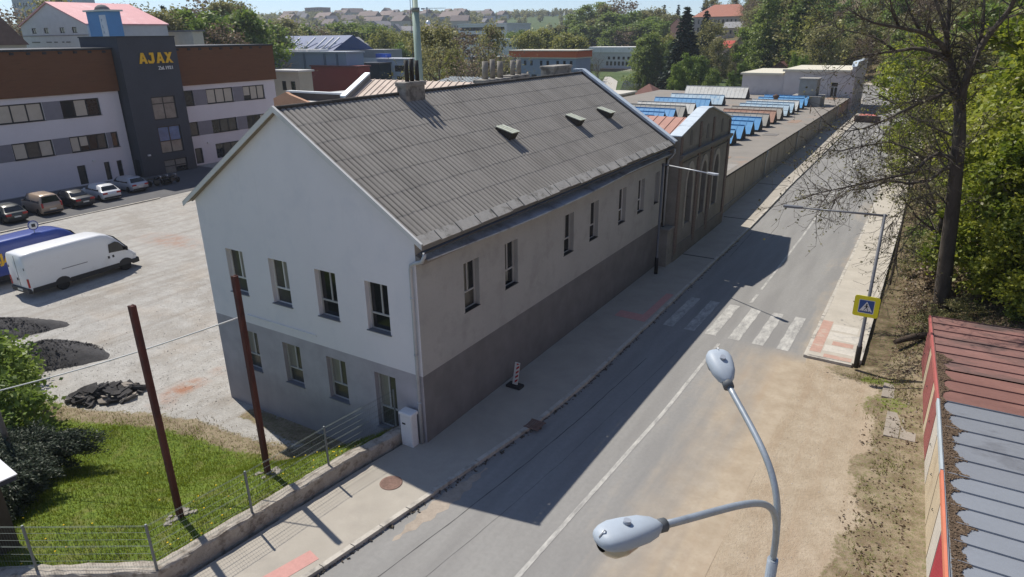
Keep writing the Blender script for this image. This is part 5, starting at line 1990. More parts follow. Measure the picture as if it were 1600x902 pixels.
mb.build('wall', WALLC, gw)

FENCEP = mat('fence_post_grey', (0.17, 0.19, 0.2), rough=0.5, var=0.15, metal=0.3)
WIRE = mat('fence_wire', (0.15, 0.18, 0.17), rough=0.6, metal=0.3)
fence = thing('wire_fence', (-1.6, -5, 0.5), 'see-through wire mesh fence with slim grey posts on top of the low wall', 'fence')
fpts = [(-1.12, -0.3), (-1.42, -3.16), (-1.6, -5.92), (-1.88, -8.62), (-4.5, -10.25), (-7.3, -11.9), (-10, -13.4)]
for k, (x, y) in enumerate(fpts):
    mb = MB()
    mb.bevbox(x - 0.028, y - 0.028, 0.48, x + 0.028, y + 0.028, 0.5 + 1.42, 0.008)
    mb.build('post', FENCEP, fence)
    for zz in (0.9, 1.7):
        pass
for (a, b) in zip(fpts[:-1], fpts[1:]):
    mb = MB()
    a3, b3 = np.array([*a, 0.0]), np.array([*b, 0.0])
    L = np.linalg.norm(b3 - a3)
    d = (b3 - a3) / L
    nn = np.array([d[1], -d[0], 0])
    for i in range(int(L / 0.075)):
        p_ = a3 + d * (0.075 * (i + 0.5)) + Z3 * 0.55
        mb.obox(p_, d * 0.0028, nn * 0.0028, Z3 * 1.3)
    for z in (0.56, 0.78, 1.0, 1.22, 1.44, 1.66, 1.84):
        for dz in ((0, 0.03) if z in (0.56, 1.84, 1.22) else (0,)):
            mb.obox(a3 + Z3 * (z + dz) + nn * 0.005, d * L, nn * 0.005, Z3 * 0.006)
    mb.build('mesh_panel', WIRE, fence)

RUST = mat('rusty_steel', (0.1, 0.035, 0.028), rough=0.8, var=0.3, scale=3, fine=20, bump=0.2, bscale=40, stain=(0.055, 0.025, 0.024), stain_scale=1.2, stain_lo=0.48, stain_hi=0.62, stretch=(1, 1, 0.5))


def rusty_post(x, y, zb_, zt_, lean, label):
    t = thing('steel_post', (x, y, zb_), label, 'post', 'tall rusty posts on the lawn')
    mb = MB()
    lx, ly = lean
    w = 0.075
    # two channels set face to face
    for s in (-1, 1):
        prof = [(-w, s * 0.02), (-w, s * 0.075), (w, s * 0.075), (w, s * 0.02), (w - 0.015, s * 0.02), (w - 0.015, s * 0.06), (-w + 0.015, s * 0.06), (-w + 0.015, s * 0.02)]
        mb.prism([(x + a, y + b, zb_ - 0.3) for a, b in prof], (lx, ly, zt_ - zb_ + 0.3))
    mb.obox((x - w + 0.01, y - 0.03, zb_ - 0.3), (2 * w - 0.02, 0, 0), (0, 0.06, 0), (lx, ly, zt_ - zb_ + 0.29))
    mb.build('shaft', RUST, t)
    mb = MB()
    r_ = random.Random(int(y * 10))
    for k in range(14):
        a, d_ = r_.uniform(0, 6.28), r_.uniform(0.1, 0.42)
        cx, cy, s = x + d_ * math.cos(a), y + d_ * math.sin(a), r_.uniform(0.07, 0.16)
        z0 = gz(cx, cy) - 0.03
        pp = [(cx + s * math.cos(b) * r_.uniform(0.7, 1.2), cy + s * math.sin(b) * r_.uniform(0.7, 1.2), z0) for b in np.linspace(0, 5.2, 6)]
        tp_ = [(q[0] * 0.7 + cx * 0.3, q[1] * 0.7 + cy * 0.3, z0 + s * r_.uniform(0.5, 0.9)) for q in pp]
        mb.faces(pp + tp_, [tuple(range(6, 12))] + [(i, (i + 1) % 6, 6 + (i + 1) % 6, 6 + i) for i in range(6)])
    mb.build('footing', mat('footing_concrete', (0.27, 0.25, 0.22), rough=1, var=0.25, scale=5, bump=0.4), t)
    return t


rusty_post(-3.75, -6.83, 0.02, 6.78, (0.0, 0.0), 'tall rusty steel post standing free in the lawn, nearer the bush')
rusty_post(-3.43, -3.98, -0.15, 6.75, (-0.05, 0.03), 'tall rusty steel post before the gable, with the white cable tied to it')
a, b = ony(360, 491, -3.98), onz(-14, 614, 2.6)
a = np.array([-3.5, -3.98, a[2]])
mb = MB()
mb.tube([a + (b - a) * t - Z3 * 0.12 * math.sin(math.pi * t) for t in np.linspace(0, 1, 14)], 0.022, 6)
ca = thing('cable', tuple(a), 'white overhead cable slung from the rusty post across the lawn', 'cable')
mb.build('line', mat('cable_white', (0.6, 0.6, 0.58), rough=0.5), ca)
# what the far end of the cable hangs on: a short timber pole in the bushes
mb = MB()
mb.tube([(b[0], b[1], gz(b[0], b[1]) - 0.2), (b[0], b[1], b[2] + 0.15)], [0.1, 0.08], 10)
tag(mb.build('timber_pole', mat('grey_timber', (0.2, 0.17, 0.14), var=0.2)), 'short timber pole holding the cable among the bushes at the left edge', 'pole')

# electricity cabinet at the corner
cab = thing('meter_cabinet', (-0.45, -0.35, 0), 'slim white meter cabinet standing at the corner of the works', 'cabinet')
CABW = mat('cabinet_white', (0.66, 0.67, 0.68), rough=0.5, var=0.06, scale=2, stain=(0.5, 0.5, 0.5), stain_scale=1.5)
mb = MB()
mb.bevbox(-0.72, -0.5, 0.0, -0.22, -0.18, 1.2, 0.02)
mb.build('body', CABW, cab)
mb = MB()
mb.bevbox(-0.76, -0.54, 1.2, -0.18, -0.14, 1.3, 0.03)
mb.build('lid', CABW, cab)
mb = MB()
mb.box(-0.7, -0.512, 0.12, -0.24, -0.503, 1.14)
d_ = mb.build('door', CABW, cab)
mb = MB()
mb.box(-0.62, -0.522, 0.84, -0.48, -0.513, 0.9)
mb.build('slot', TRIM, d_)

# red and white beacon on a rubber foot
p = onz(808, 605)
bc = thing('beacon', (p[0] - 0.1, p[1], 0), 'red and white striped beacon on a rubber foot beside the works wall', 'barrier')
x, y = p[0] - 0.1, p[1]
mb = MB()
mb.bevbox(x - 0.33, y - 0.2, 0.0, x + 0.33, y + 0.2, 0.1, 0.03)
mb.build('foot', TRIM, bc)
mb = MB()
mb.obox((x - 0.11, y - 0.02, 0.1), (0.22, 0, 0), (0, 0.04, 0), (0.14, 0, 1.0))
mb.build('board', mat('beacon_white', (0.66, 0.65, 0.63), rough=0.5, var=0.06), bc)
mb = MB()
for s in (-1, 1):
    for k in range(5):
        z0 = 0.18 + k * 0.2
        zz = [z0, z0 + 0.1, min(z0 + 0.22, 1.07), min(z0 + 0.12, 1.07)]
        sh = lambda z: 0.14 * (z - 0.1)
        mb.prism([(x - 0.02 + sh(zz[0]), y + s * 0.021, zz[0]), (x - 0.02 + sh(zz[1]), y + s * 0.021, zz[1]), (x + 0.105 + sh(zz[2]), y + s * 0.021, zz[2]), (x + 0.105 + sh(zz[3]), y + s * 0.021, zz[3])], (0, s * 0.004, 0))
mb.build('stripes', mat('beacon_red', (0.42, 0.03, 0.03), rough=0.5, var=0.08), bc)

# manhole and drains
IRON = mat('cast_iron', (0.2, 0.125, 0.1), rough=0.8, var=0.25, scale=8, bump=0.6, bscale=60)
mh = thing('manhole_cover', (0.42, -2.35, 0), 'round rusty manhole cover in the left pavement at the shadow edge', 'manhole')
mb = MB()
mb.lathe([(0.36, 0.002), (0.36, 0.012), (0.31, 0.012), (0.3, 0.006), (0.0, 0.008)], (0.42, -2.35, 0), n=32)
for k in range(-4, 5):
    w_ = math.sqrt(max(0, 0.28 ** 2 - (k * 0.06) ** 2))
    mb.box(0.42 - w_, -2.35 + k * 0.06 - 0.012, 0.007, 0.42 + w_, -2.35 + k * 0.06 + 0.012, 0.013)
mb.build('lid', IRON, mh)
dg = thing('drain_grate', (2.62, 2.9, 0), 'square rusty drain grate let into the kerb', 'drain')
mb = MB()
for k in range(7):
    mb.box(2.36 + k * 0.08, 2.62, 0.004, 2.41 + k * 0.08, 3.14, 0.028)
mb.box(2.33, 2.58, 0.002, 2.93, 2.64, 0.03)
mb.box(2.33, 3.12, 0.002, 2.93, 3.18, 0.03)
mb.build('bars', IRON, dg)

# ------------------------------------------------------------------ street lamps
GALV = mat('galvanised', (0.36, 0.4, 0.44), rough=0.45, var=0.18, scale=2, fine=30, metal=0.45, stain=(0.25, 0.28, 0.31), stain_scale=2.5)
LAMPH = mat('lamp_housing', (0.36, 0.41, 0.47), rough=0.5, var=0.07, scale=2, stain=(0.35, 0.39, 0.44), stain_scale=3.0, stain_lo=0.5, stain_hi=0.7)
BOWL = mat('lamp_bowl', (0.35, 0.33, 0.27), rough=0.15, var=0.15, spec=0.6)
lamp = thing('street_lamp', (12.47, -9.45, -0.1), 'tall grey street lamp with two curved arms and oval heads over the sandy verge', 'street lamp')
J = np.array([12.47, -9.45, 8.95])


def bez(p, n=24):
    p = [np.array(q, float) for q in p]
    out = []
    for t in np.linspace(0, 1, n):
        q = list(p)
        while len(q) > 1:
            q = [a * (1 - t) + b * t for a, b in zip(q[:-1], q[1:])]
        out.append(q[0])
    return out


mb = MB()
mb.lathe([(0.11, -0.1), (0.11, 1.3), (0.09, 1.36), (0.075, 5), (0.05, J[2] - 0.55)], (J[0], J[1], 0), n=14)
mb.build('pole', GALV, lamp)
E1, E2 = np.array([*onz(1137, 600, 9.72)[:2], 9.72]), np.array([*onz(1031, 822, 9.6)[:2], 9.6])


def lamp_arm(E, rise):
    mb = MB()
    B0 = J - Z3 * 0.58
    hd = (E - J) * np.array([1, 1, 0])
    mb.tube(bez([B0, J - Z3 * 0.1, J + Z3 * (E[2] - J[2]) * rise[0] + hd * 0.02, J + hd * 0.3 + Z3 * (E[2] - J[2]) * rise[1], E]), 0.032, 12)
    return mb.build('arm', GALV, lamp)


a1 = lamp_arm(E1, (0.5, 0.55))
a2 = lamp_arm(E2, (0.55, 0.5))
mb = MB()
mb.tube([J - Z3 * 1.35, J - Z3 * 0.56], 0.052, 12)
mb.build('collar', GALV, lamp)


def lamp_head(arm, E, tip, parent, L=0.78):
    """cobra-head luminaire: rounded shell, neck, glass bowl, small photocell knob"""
    E, tip = np.array(E, float), np.array(tip, float)
    d = tip - E
    d /= np.linalg.norm(d)
    s = np.cross(d, Z3)
    s /= np.linalg.norm(s)
    u = np.cross(s, d)
    prof = [(0.0, 0.045, 0.045, 0.04), (0.06, 0.06, 0.06, 0.05), (0.1, 0.085, 0.075, 0.055), (0.25, 0.12, 0.1, 0.06), (0.42, 0.136, 0.1, 0.06), (0.58, 0.142, 0.096, 0.06), (0.68, 0.126, 0.08, 0.055), (0.745, 0.1, 0.06, 0.045), (0.775, 0.05, 0.03, 0.03), (0.782, 0.01, 0.01, 0.01)]
    m = MB()
    nn = 20
    pts = []
    for (t, w, up, dn) in prof:
        t = t * L / 0.78
        for k in range(nn):
            a = 2 * math.pi * k / nn
            ca_, sa_ = math.cos(a), math.sin(a)
            ex = lambda c: math.copysign(abs(c) ** 0.75, c)
            pts.append(E + d * t + s * w * ex(ca_) + u * ((up if sa_ > 0 else dn) * ex(sa_)))
    fs = [(i * nn + k, i * nn + (k + 1) % nn, (i + 1) * nn + (k + 1) % nn, (i + 1) * nn + k) for i in range(len(prof) - 1) for k in range(nn)]
    fs += [tuple(range(nn))[::-1], tuple((len(prof) - 1) * nn + k for k in range(nn))]
    m.faces(pts, fs, True)
    h = m.build('lamp_head', LAMPH, parent)
    m = MB()
    pts = []
    for (t, w, dn) in ((0.3, 0.05, 0.03), (0.36, 0.1, 0.09), (0.48, 0.122, 0.125), (0.6, 0.125, 0.12), (0.68, 0.1, 0.09), (0.73, 0.06, 0.055)):
        t = t * L / 0.78
        for k in range(13):
            a = math.pi * k / 12
            pts.append(E + d * t + s * w * math.cos(a) - u * (0.035 + dn * math.sin(a)))
    fs = [(i * 13 + k, i * 13 + k + 1, (i + 1) * 13 + k + 1, (i + 1) * 13 + k) for i in range(5) for k in range(12)]
    m.faces(pts, fs, True)
    m.build('bowl', BOWL, h)
    m = MB()
    # seam where the lid closes, latch and photocell
    c = E + d * 0.46 * L / 0.78 + u * 0.108
    for i, (r0, hh) in enumerate(((0.03, 0.0), (0.03, 0.028), (0.018, 0.034))):
        pass
    m.tube([c - u * 0.01, c + u * 0.022], 0.03, 12)
    m.build('photocell', mat('photocell_grey', (0.3, 0.33, 0.38), rough=0.5), h)
    m = MB()
    c = E + d * 0.73 * L / 0.78 + u * 0.055
    m.tube([c - d * 0.04, c + u * 0.035, c + d * 0.035 - u * 0.02], 0.007, 6)
    m.build('latch', mat('latch_pale', (0.6, 0.62, 0.64), metal=0.3, rough=0.4), h)
    m = MB()
    m.tube([E - d * 0.05, E + d * 0.05], 0.056, 12)
    m.build('neck', mat('neck_dark', (0.1, 0.11, 0.12), rough=0.6), h)
    return h


T1 = np.array([*onz(1118, 549, 9.9)[:2], 9.9])
T2 = np.array([*onz(934, 846, 9.72)[:2], 9.72])
lamp_head(a1, E1, T1, lamp, L=float(np.linalg.norm(T1 - E1)))
lamp_head(a2, E2, T2, lamp, L=float(np.linalg.norm(T2 - E2)))
print('lamp lens', np.linalg.norm(T1 - E1), np.linalg.norm(T2 - E2))

STEELD = mat('lamp_steel', (0.15, 0.155, 0.17), rough=0.5, var=0.15, metal=0.3)
STEELL = mat('lamp_steel_pale', (0.5, 0.52, 0.55), rough=0.45, var=0.08, metal=0.3)


def crossing_lamp(base, h, tip, label, pole_m, arm_m, zb_=0.0):
    t = thing('crossing_lamp', (base[0], base[1], zb_), label, 'street lamp', 'slim lamps on either side of the crossing')
    mb = MB()
    mb.lathe([(0.085, zb_), (0.085, 1.1), (0.07, 1.12), (0.055, h)], (base[0], base[1], 0), n=12)
    po = mb.build('pole', pole_m, t)
    mb = MB()
    mb.lathe([(0.105, zb_), (0.105, 0.95), (0.09, 1.0)], (base[0], base[1], 0), n=12)
    mb.build('base_sleeve', TRIM, t)
    B = np.array([base[0], base[1], h - 0.06])
    T = np.array(tip, float)
    d = (T - B) / np.linalg.norm(T - B)
    mb = MB()
    mb.tube([B - d * 0.1, T - d * 0.55], [0.045, 0.03], 10)
    mb.build('arm', arm_m, t)
    s = np.cross(d, Z3)
    s /= np.linalg.norm(s)
    mb = MB()
    A = T - d * 0.75
    P = [A - s * 0.05, A + d * 0.15 - s * 0.11, T - d * 0.1 - s * 0.12, T - s * 0.06, T + s * 0.06, T - d * 0.1 + s * 0.12, A + d * 0.15 + s * 0.11, A + s * 0.05]
    mb.prism([p_ - Z3 * 0.03 for p_ in P], Z3 * 0.08)
    mb.build('lamp_head', arm_m, t)
    return t


p0 = onz(1022, 426)
crossing_lamp((0.55, 20.55), 6.45, (4.15, 18.5, 6.5), 'slim lamp by the works wall with pale arm reaching out over the road', STEELD, STEELL)
cl = crossing_lamp((11.93, 13.6), 6.58, (8.25, 13.5, 6.48), 'slim dark lamp with the yellow pedestrian sign beside the sunlit pavement', STEELD, STEELD)
# pale bands up the pole
mb = MB()
for k in range(22):
    z = 1.2 + k * 0.24
    rad = 0.0705 - 0.0027 * z
    mb.lathe([(rad + 0.002, z), (rad + 0.002, z + 0.11)], (11.93, 13.6, 0), n=12)
mb.build('pole_bands', mat('band_pale', (0.5, 0.52, 0.56), rough=0.5), cl)
# the sign faces the oncoming traffic (and the camera)
q = ony(1353.5, 480, 13.4)
sg = thing('pedestrian_sign', (q[0], 13.42, q[2]), 'yellow-backed blue pedestrian crossing sign fixed to the lamp post', 'sign')
SX, SZ = q[0], q[2]
fy = 13.44
c_, s_ = 0.46, 0.44


def rrect(cx, cz, w, h, r_, y_):
    out = []
    for (sx, sz, a0) in ((1, 1, 0), (-1, 1, 90), (-1, -1, 180), (1, -1, 270)):
        for k in range(5):
            a = math.radians(a0 + 22.5 * k)
            out.append((cx + sx * (w - r_) + r_ * math.cos(a), y_, cz + sz * (h - r_) + r_ * math.sin(a)))
    return out


mb = MB()
mb.prism(rrect(SX, SZ, c_, s_, 0.09, fy), (0, 0.03, 0))
mb.build('backing', mat('sign_lemon', (0.72, 0.66, 0.02), rough=0.45, var=0.04), sg)
mb = MB()
mb.prism(rrect(SX, SZ, 0.285, 0.285, 0.03, fy - 0.004), (0, 0.003, 0))
mb.build('rim', mat('sign_rim_white', (0.65, 0.66, 0.68), rough=0.45), sg)
mb = MB()
mb.prism(rrect(SX, SZ, 0.265, 0.265, 0.03, fy - 0.008), (0, 0.003, 0))
mb.build('panel', mat('sign_blue', (0.02, 0.07, 0.26), rough=0.45, var=0.05), sg)
mb = MB()
mb.prism([(SX - 0.235, fy - 0.012, SZ - 0.2), (SX + 0.235, fy - 0.012, SZ - 0.2), (SX, fy - 0.012, SZ + 0.22)], (0, 0.003, 0))
mb.build('triangle', mat('sign_rim_white', (0.65, 0.66, 0.68)), sg)
mb = MB()
yy = fy - 0.016
mb.lathe([(0.03, 0), (0.03, 0.003), (0, 0.003)], (SX + 0.005, yy, SZ + 0.1), axis='y', n=12)
mb.prism([(SX - 0.02, yy, SZ + 0.065), (SX + 0.03, yy, SZ + 0.065), (SX + 0.035, yy, SZ - 0.04), (SX - 0.02, yy, SZ - 0.04)], (0, 0.003, 0))
mb.prism([(SX - 0.02, yy, SZ - 0.04), (SX + 0.005, yy, SZ - 0.04), (SX - 0.05, yy, SZ - 0.15), (SX - 0.08, yy, SZ - 0.15)], (0, 0.003, 0))
mb.prism([(SX + 0.01, yy, SZ - 0.04), (SX + 0.035, yy, SZ - 0.04), (SX + 0.09, yy, SZ - 0.15), (SX + 0.06, yy, SZ - 0.15)], (0, 0.003, 0))
mb.prism([(SX + 0.025, yy, SZ + 0.06), (SX + 0.085, yy, SZ - 0.0), (SX + 0.07, yy, SZ - 0.015), (SX + 0.015, yy, SZ + 0.035)], (0, 0.003, 0))
mb.prism([(SX - 0.018, yy, SZ + 0.06), (SX - 0.08, yy, SZ - 0.005), (SX - 0.065, yy, SZ - 0.02), (SX - 0.01, yy, SZ + 0.03)], (0, 0.003, 0))
for k in range(5):
    mb.prism([(SX - 0.17 + k * 0.075, yy, SZ - 0.165), (SX - 0.135 + k * 0.075, yy, SZ - 0.165), (SX - 0.15 + k * 0.075, yy, SZ - 0.195), (SX - 0.19 + k * 0.075, yy, SZ - 0.195)], (0, 0.003, 0))
mb.build('walking_figure', TRIM, sg)
mb = MB()
mb.box(SX - 0.05, fy + 0.032, SZ - 0.2, SX + 0.05, fy + 0.07, SZ + 0.2)
mb.build('bracket', STEELD, sg)
# plain dark post further along the pavement edge
mb = MB()
mb.lathe([(0.06, 0), (0.05, 4.5), (0.03, 4.55)], (12.35, 24.9, 0.1), n=10)
tag(mb.build('utility_post', mat('post_dark', (0.1, 0.085, 0.075), var=0.2)), 'plain dark post at the back of the sunlit pavement under the bare tree', 'post')
# far street lamp showing between the leaves
p = atd(1386, 124, 128)
FLX = p[0] + 2.2
fl = thing('street_lamp', (FLX, p[1], gz(FLX, p[1])), 'distant street lamp with a white oval head by the bend in the road', 'street lamp')
mb = MB()
mb.lathe([(0.1, 0), (0.06, p[2] - 0.1)], (FLX, p[1], 0), n=10)
mb.build('pole', STEELD, fl)
mb = MB()
mb.tube([(FLX, p[1], p[2] - 0.15), (FLX - 0.4, p[1], p[2] + 0.02), (FLX - 1.0, p[1], p[2] + 0.05)], 0.04, 8)
mb.build('arm', STEELD, fl)
mb = MB()
mb.tube([(FLX - 0.9, p[1], p[2] + 0.03), (FLX - 1.3, p[1], p[2] + 0.06), (FLX - 2.2, p[1], p[2] + 0.08), (FLX - 2.9, p[1], p[2] + 0.06)], [0.08, 0.35, 0.42, 0.1], 10)
mb.build('lamp_head', mat('lamp_white', (0.72, 0.74, 0.76)), fl)
# planter and red barrier beside the far pavement end
mb = MB()
p = onz(1337, 170)
mb.box(2.2, 97, 0.7, 4.6, 106, 0.83)
mb.build('red_apron', mat('red_surface', (0.5, 0.16, 0.14), rough=0.9, var=0.15), kind='structure', label='red paved apron beyond the hall')
mb = MB()
mb.box(2.4, 95.6, 0.6, 5.8, 96.2, 1.5)
mb.box(2.35, 95.55, 1.5, 5.85, 96.25, 1.6)
tag(mb.build('low_barrier', mat('barrier_dark', (0.1, 0.075, 0.07), var=0.2)), 'low dark barrier beside the red apron at the far end of the hall', 'barrier')

# ------------------------------------------------------------------ row of garages on the right
gar = thing('garage_row', (17.5, 6, 0), 'row of joined garages with striped front and flat sheet roof, part red, part blue-grey', 'garages')
gx0 = lambda y: float(np.interp(y, [-14, -0.8, 3.3, 7.5, 13.4, 15], [15.45, 15.02, 14.82, 14.64, 14.3, 14.19]))
GR = mat('garage_red_sheet', (0.19, 0.095, 0.08), rough=0.65, var=0.2, scale=0.9, stain=(0.27, 0.14, 0.11), stain_scale=0.7, stretch=(0.5, 1, 1))
GRD = mat('garage_red_sheet_worn', (0.22, 0.115, 0.1), rough=0.75, var=0.25, scale=0.9, stain=(0.09, 0.065, 0.06), stain_scale=0.8, stain_lo=0.46, stain_hi=0.66, stretch=(0.5, 1, 1))
GB = mat('garage_zinc', (0.235, 0.25, 0.28), rough=0.5, var=0.1, scale=0.7, metal=0.25, stain=(0.165, 0.17, 0.19), stain_scale=0.8, stretch=(0.6, 1, 1))
GBL = mat('garage_zinc_pale', (0.265, 0.285, 0.32), rough=0.45, var=0.08, scale=0.7, metal=0.25, stain=(0.185, 0.195, 0.22), stain_scale=0.8, stretch=(0.6, 1, 1))
H0 = 2.3
DEPTH = 6.2


def roof_part(y0, y1, m, pitch, dz=0.0):
    """standing-seam sheet, falling slightly to the front"""
    mb = MB()
    a = [(gx0(y0), y0, H0 + dz), (gx0(y0) + DEPTH, y0, H0 + 0.12 + dz), (gx0(y1) + DEPTH, y1, H0 + 0.12 + dz), (gx0(y1), y1, H0 + dz)]
    mb.poly(a)
    mb.poly([(p_[0], p_[1], p_[2] - 0.06) for p_ in a][::-1])
    n = int(round((y1 - y0) / pitch))
    for k in range(n + 1):
        y = y0 + (y1 - y0) * k / n
        mb.obox((gx0(y) + 0.02, y - 0.01, H0 + dz + 0.001), (DEPTH - 0.02, 0, 0.12), (0, 0.018, 0), (0, 0, 0.045))
    mb.obox((gx0(y0) - 0.02, y0, H0 + dz - 0.1), (0.03, 0, 0), (gx0(y1) - gx0(y0), y1 - y0, 0), (0, 0, 0.14))
    return mb.build('roof', m, gar)


roof_part(9.9, 14.95, GRD, 0.72, 0.006)
roof_part(7.52, 9.9, GR, 0.72, 0.0)
roof_part(3.3, 7.5, GB, 0.84, -0.004)
roof_part(-8, 3.28, GBL, 0.72, 0.0)
# front wall under the roof edge, painted in stripes
mb = MB()
for (y0, y1) in ((-8, 3.3), (3.3, 7.5), (7.5, 14.95)):
    mb.obox((gx0(y0) + 0.06, y0, -0.2), (gx0(y1) - gx0(y0), y1 - y0, 0), (0.12, 0, 0), (0, 0, 2.42))
mb.box(14.4, 14.75, -0.3, 14.3 + DEPTH, 14.9, 2.28)
mb.poly([(gx0(14.9) + DEPTH - 0.1, 14.9, -0.3), (gx0(-8) + DEPTH - 0.1, -8, -0.3), (gx0(-8) + DEPTH - 0.1, -8, 2.3), (gx0(14.9) + DEPTH - 0.1, 14.9, 2.3)])
mb.build('wall', mat('garage_plaster', (0.34, 0.29, 0.24), var=0.2, rough=0.95), gar)
REDD = mat('door_red', (0.3, 0.1, 0.095), rough=0.7, var=0.15, scale=2, stretch=(1, 1, 0.4))
CRMD = mat('door_cream', (0.55, 0.46, 0.33), rough=0.7, var=0.12, scale=2, stain=(0.4, 0.32, 0.22), stretch=(1, 1, 0.4))
WHTD = mat('door_white', (0.58, 0.54, 0.48), rough=0.7, var=0.12, scale=2)
CRIM = mat('door_crimson', (0.4, 0.035, 0.06), rough=0.5, var=0.1)
spec_ = [(14.9, 13.1, REDD), (13.0, 12.2, CRMD), (12.1, 9.9, REDD), (9.8, 9.2, CRMD), (9.1, 7.6, REDD), (7.5, 6.2, WHTD), (6.1, 4.1, CRMD), (4.0, 2.7, CRMD), (2.6, 1.6, WHTD), (1.5, -2.2, CRIM), (-2.3, -7.5, CRIM)]
for (y1, y0, m) in spec_:
    mb = MB()
    x0_, x1_ = gx0(y0), gx0(y1)
    dv = np.array([x1_ - x0_, y1 - y0, 0])
    nb = max(2, int((y1 - y0) / 0.16))
    for k in range(nb):
        mb.obox(np.array([x0_ + 0.0, y0, -0.02]) + dv * (k / nb) + dv * 0.04 / nb, dv * (0.92 / nb), (0.055, 0, 0), (0, 0, 2.22))
    d_ = mb.build('door', m, gar)
    if y1 - y0 > 1.2:
        mb = MB()
        c = np.array([x0_, y0, 1.05]) + dv * 0.5
        mb.tube([c + np.array([-0.03, -0.06, 0]), c + np.array([-0.05, 0, 0.0]), c + np.array([-0.03, 0.06, 0])], 0.012, 6)
        mb.build('handle', TRIM, d_)
# edge trim strips of different colour
for (y0, y1, m) in ((7.5, 14.98, mat('fascia_red', (0.42, 0.12, 0.11), rough=0.5, var=0.12)), (3.32, 7.5, mat('fascia_zinc', (0.42, 0.47, 0.5), rough=0.45, var=0.1)), (-8, 3.3, mat('fascia_orange', (0.6, 0.2, 0.12), rough=0.5, var=0.1))):
    mb = MB()
    x0_, x1_ = gx0(y0), gx0(y1)
    mb.obox((x0_ - 0.085, y0 + 0.01, H0 - 0.12), (x1_ - x0_, y1 - y0 - 0.02, 0), (0.063, 0, 0), (0, 0, 0.18))
    mb.build('fascia', m, gar)
# leaf litter drifted along the roof edge: lens-shaped heaps between the seams
lit = MB()
r = random.Random(4)
LITT = mat('leaf_litter', (0.13, 0.09, 0.06), rough=1.0, var=0.35, scale=8, fine=50, bump=0.8, bscale=60, stain=(0.2, 0.15, 0.1), stain_scale=5)
for i in range(5200):
    y = r.uniform(-2.5, 11.2)
    base = 0.3 + 0.25 * math.sin(y * 0.7 + 1) ** 2 + 0.35 * math.exp(-((y - 3.2) / 1.2) ** 2)
    ph = (y - 3.3) / (0.84 if y > 3.3 else 0.72)
    nearseam = abs(ph - round(ph)) * 2
    lim_ = base * (1.05 + 0.35 * math.sin(2.1 * round(ph) + 1)) * (1 - (0.7 + 0.2 * math.sin(5.3 * math.floor(ph))) * math.sqrt(max(0, 1 - (1 - nearseam) ** 2)))
    t = r.random() ** 1.5
    x = gx0(y) + 0.03 + t * lim_ * 1.0
    z = H0 + 0.025 + 0.02 * (x - gx0(y)) + 0.05 * (1 - t) * r.random()
    s = r.uniform(0.02, 0.05)
    a = r.uniform(0, 6.28)
    d1 = np.array([math.cos(a), math.sin(a), r.uniform(-0.5, 0.5)]) * s
    d2 = np.array([-math.sin(a), math.cos(a), r.uniform(-0.5, 0.5)]) * s * 0.6
    c = np.array([x, y, z])
    lit.poly([c - d1, c + d2, c + d1, c - d2])
for k in range(300):
    y0_ = -2.4 + k * 0.045
    base = 0.3 + 0.25 * math.sin(y0_ * 0.7 + 1) ** 2 + 0.35 * math.exp(-((y0_ - 3.2) / 1.2) ** 2)
    ph = (y0_ - 3.3) / (0.84 if y0_ > 3.3 else 0.72)
    lim_ = base * (1.0 + 0.35 * math.sin(2.1 * round(ph) + 1)) * (1 - (0.7 + 0.2 * math.sin(5.3 * math.floor(ph))) * math.sqrt(max(0, 1 - (1 - abs(ph - round(ph)) * 2) ** 2))) + r.uniform(-0.03, 0.03)
    lit.poly([(gx0(y0_) + 0.02, y0_ - 0.0225, H0 + 0.045), (gx0(y0_) + 0.02, y0_ + 0.0225, H0 + 0.045), (gx0(y0_) + 0.02 + lim_, y0_ + 0.0225, H0 + 0.025), (gx0(y0_) + 0.02 + lim_, y0_ - 0.0225, H0 + 0.025)])
lit.build('leaf_litter', LITT, kind='stuff', label='dead leaves drifted along the garage roof edge', cat='leaf litter')

# small white-roofed hut whose corner shows at the left edge
A0 = onz(27, 741, 2.5)
hut = thing('garden_hut', (A0[0] - 1, A0[1] - 1, gz(A0[0] - 1, A0[1] - 1)), 'small hut with flat white roof cut off by the left edge', 'hut')
d1 = onz(0, 718, 2.5) - A0
d1 /= np.linalg.norm(d1)
d2 = np.array([-d1[1], d1[0], 0])
if d2[1] > 0:
    d2 = -d2
mb = MB()
mb.obox(A0 - Z3 * 0.02, d1 * 2.2, d2 * 1.9, Z3 * 0.03)
rf = mb.build('roof', mat('hut_white', (0.62, 0.62, 0.66), rough=0.5, var=0.05), hut)
mb = MB()
mb.obox(A0 + d1 * 0.03 + d2 * 0.03 - Z3 * 0.16, d1 * 2.14, d2 * 1.84, Z3 * 0.137)
mb.build('fascia', mat('hut_fascia', (0.03, 0.035, 0.06), rough=0.5), rf)
mb = MB()
g0 = gz(A0[0] - 1, A0[1] - 0.5) - 0.3
mb.obox(A0 + d1 * 0.35 + d2 * 0.35 - Z3 * (2.5 - g0), d1 * 1.6, d2 * 1.3, Z3 * (2.5 - g0 - 0.163))
mb.build('wall', mat('hut_boards', (0.06, 0.05, 0.04), var=0.2), hut)

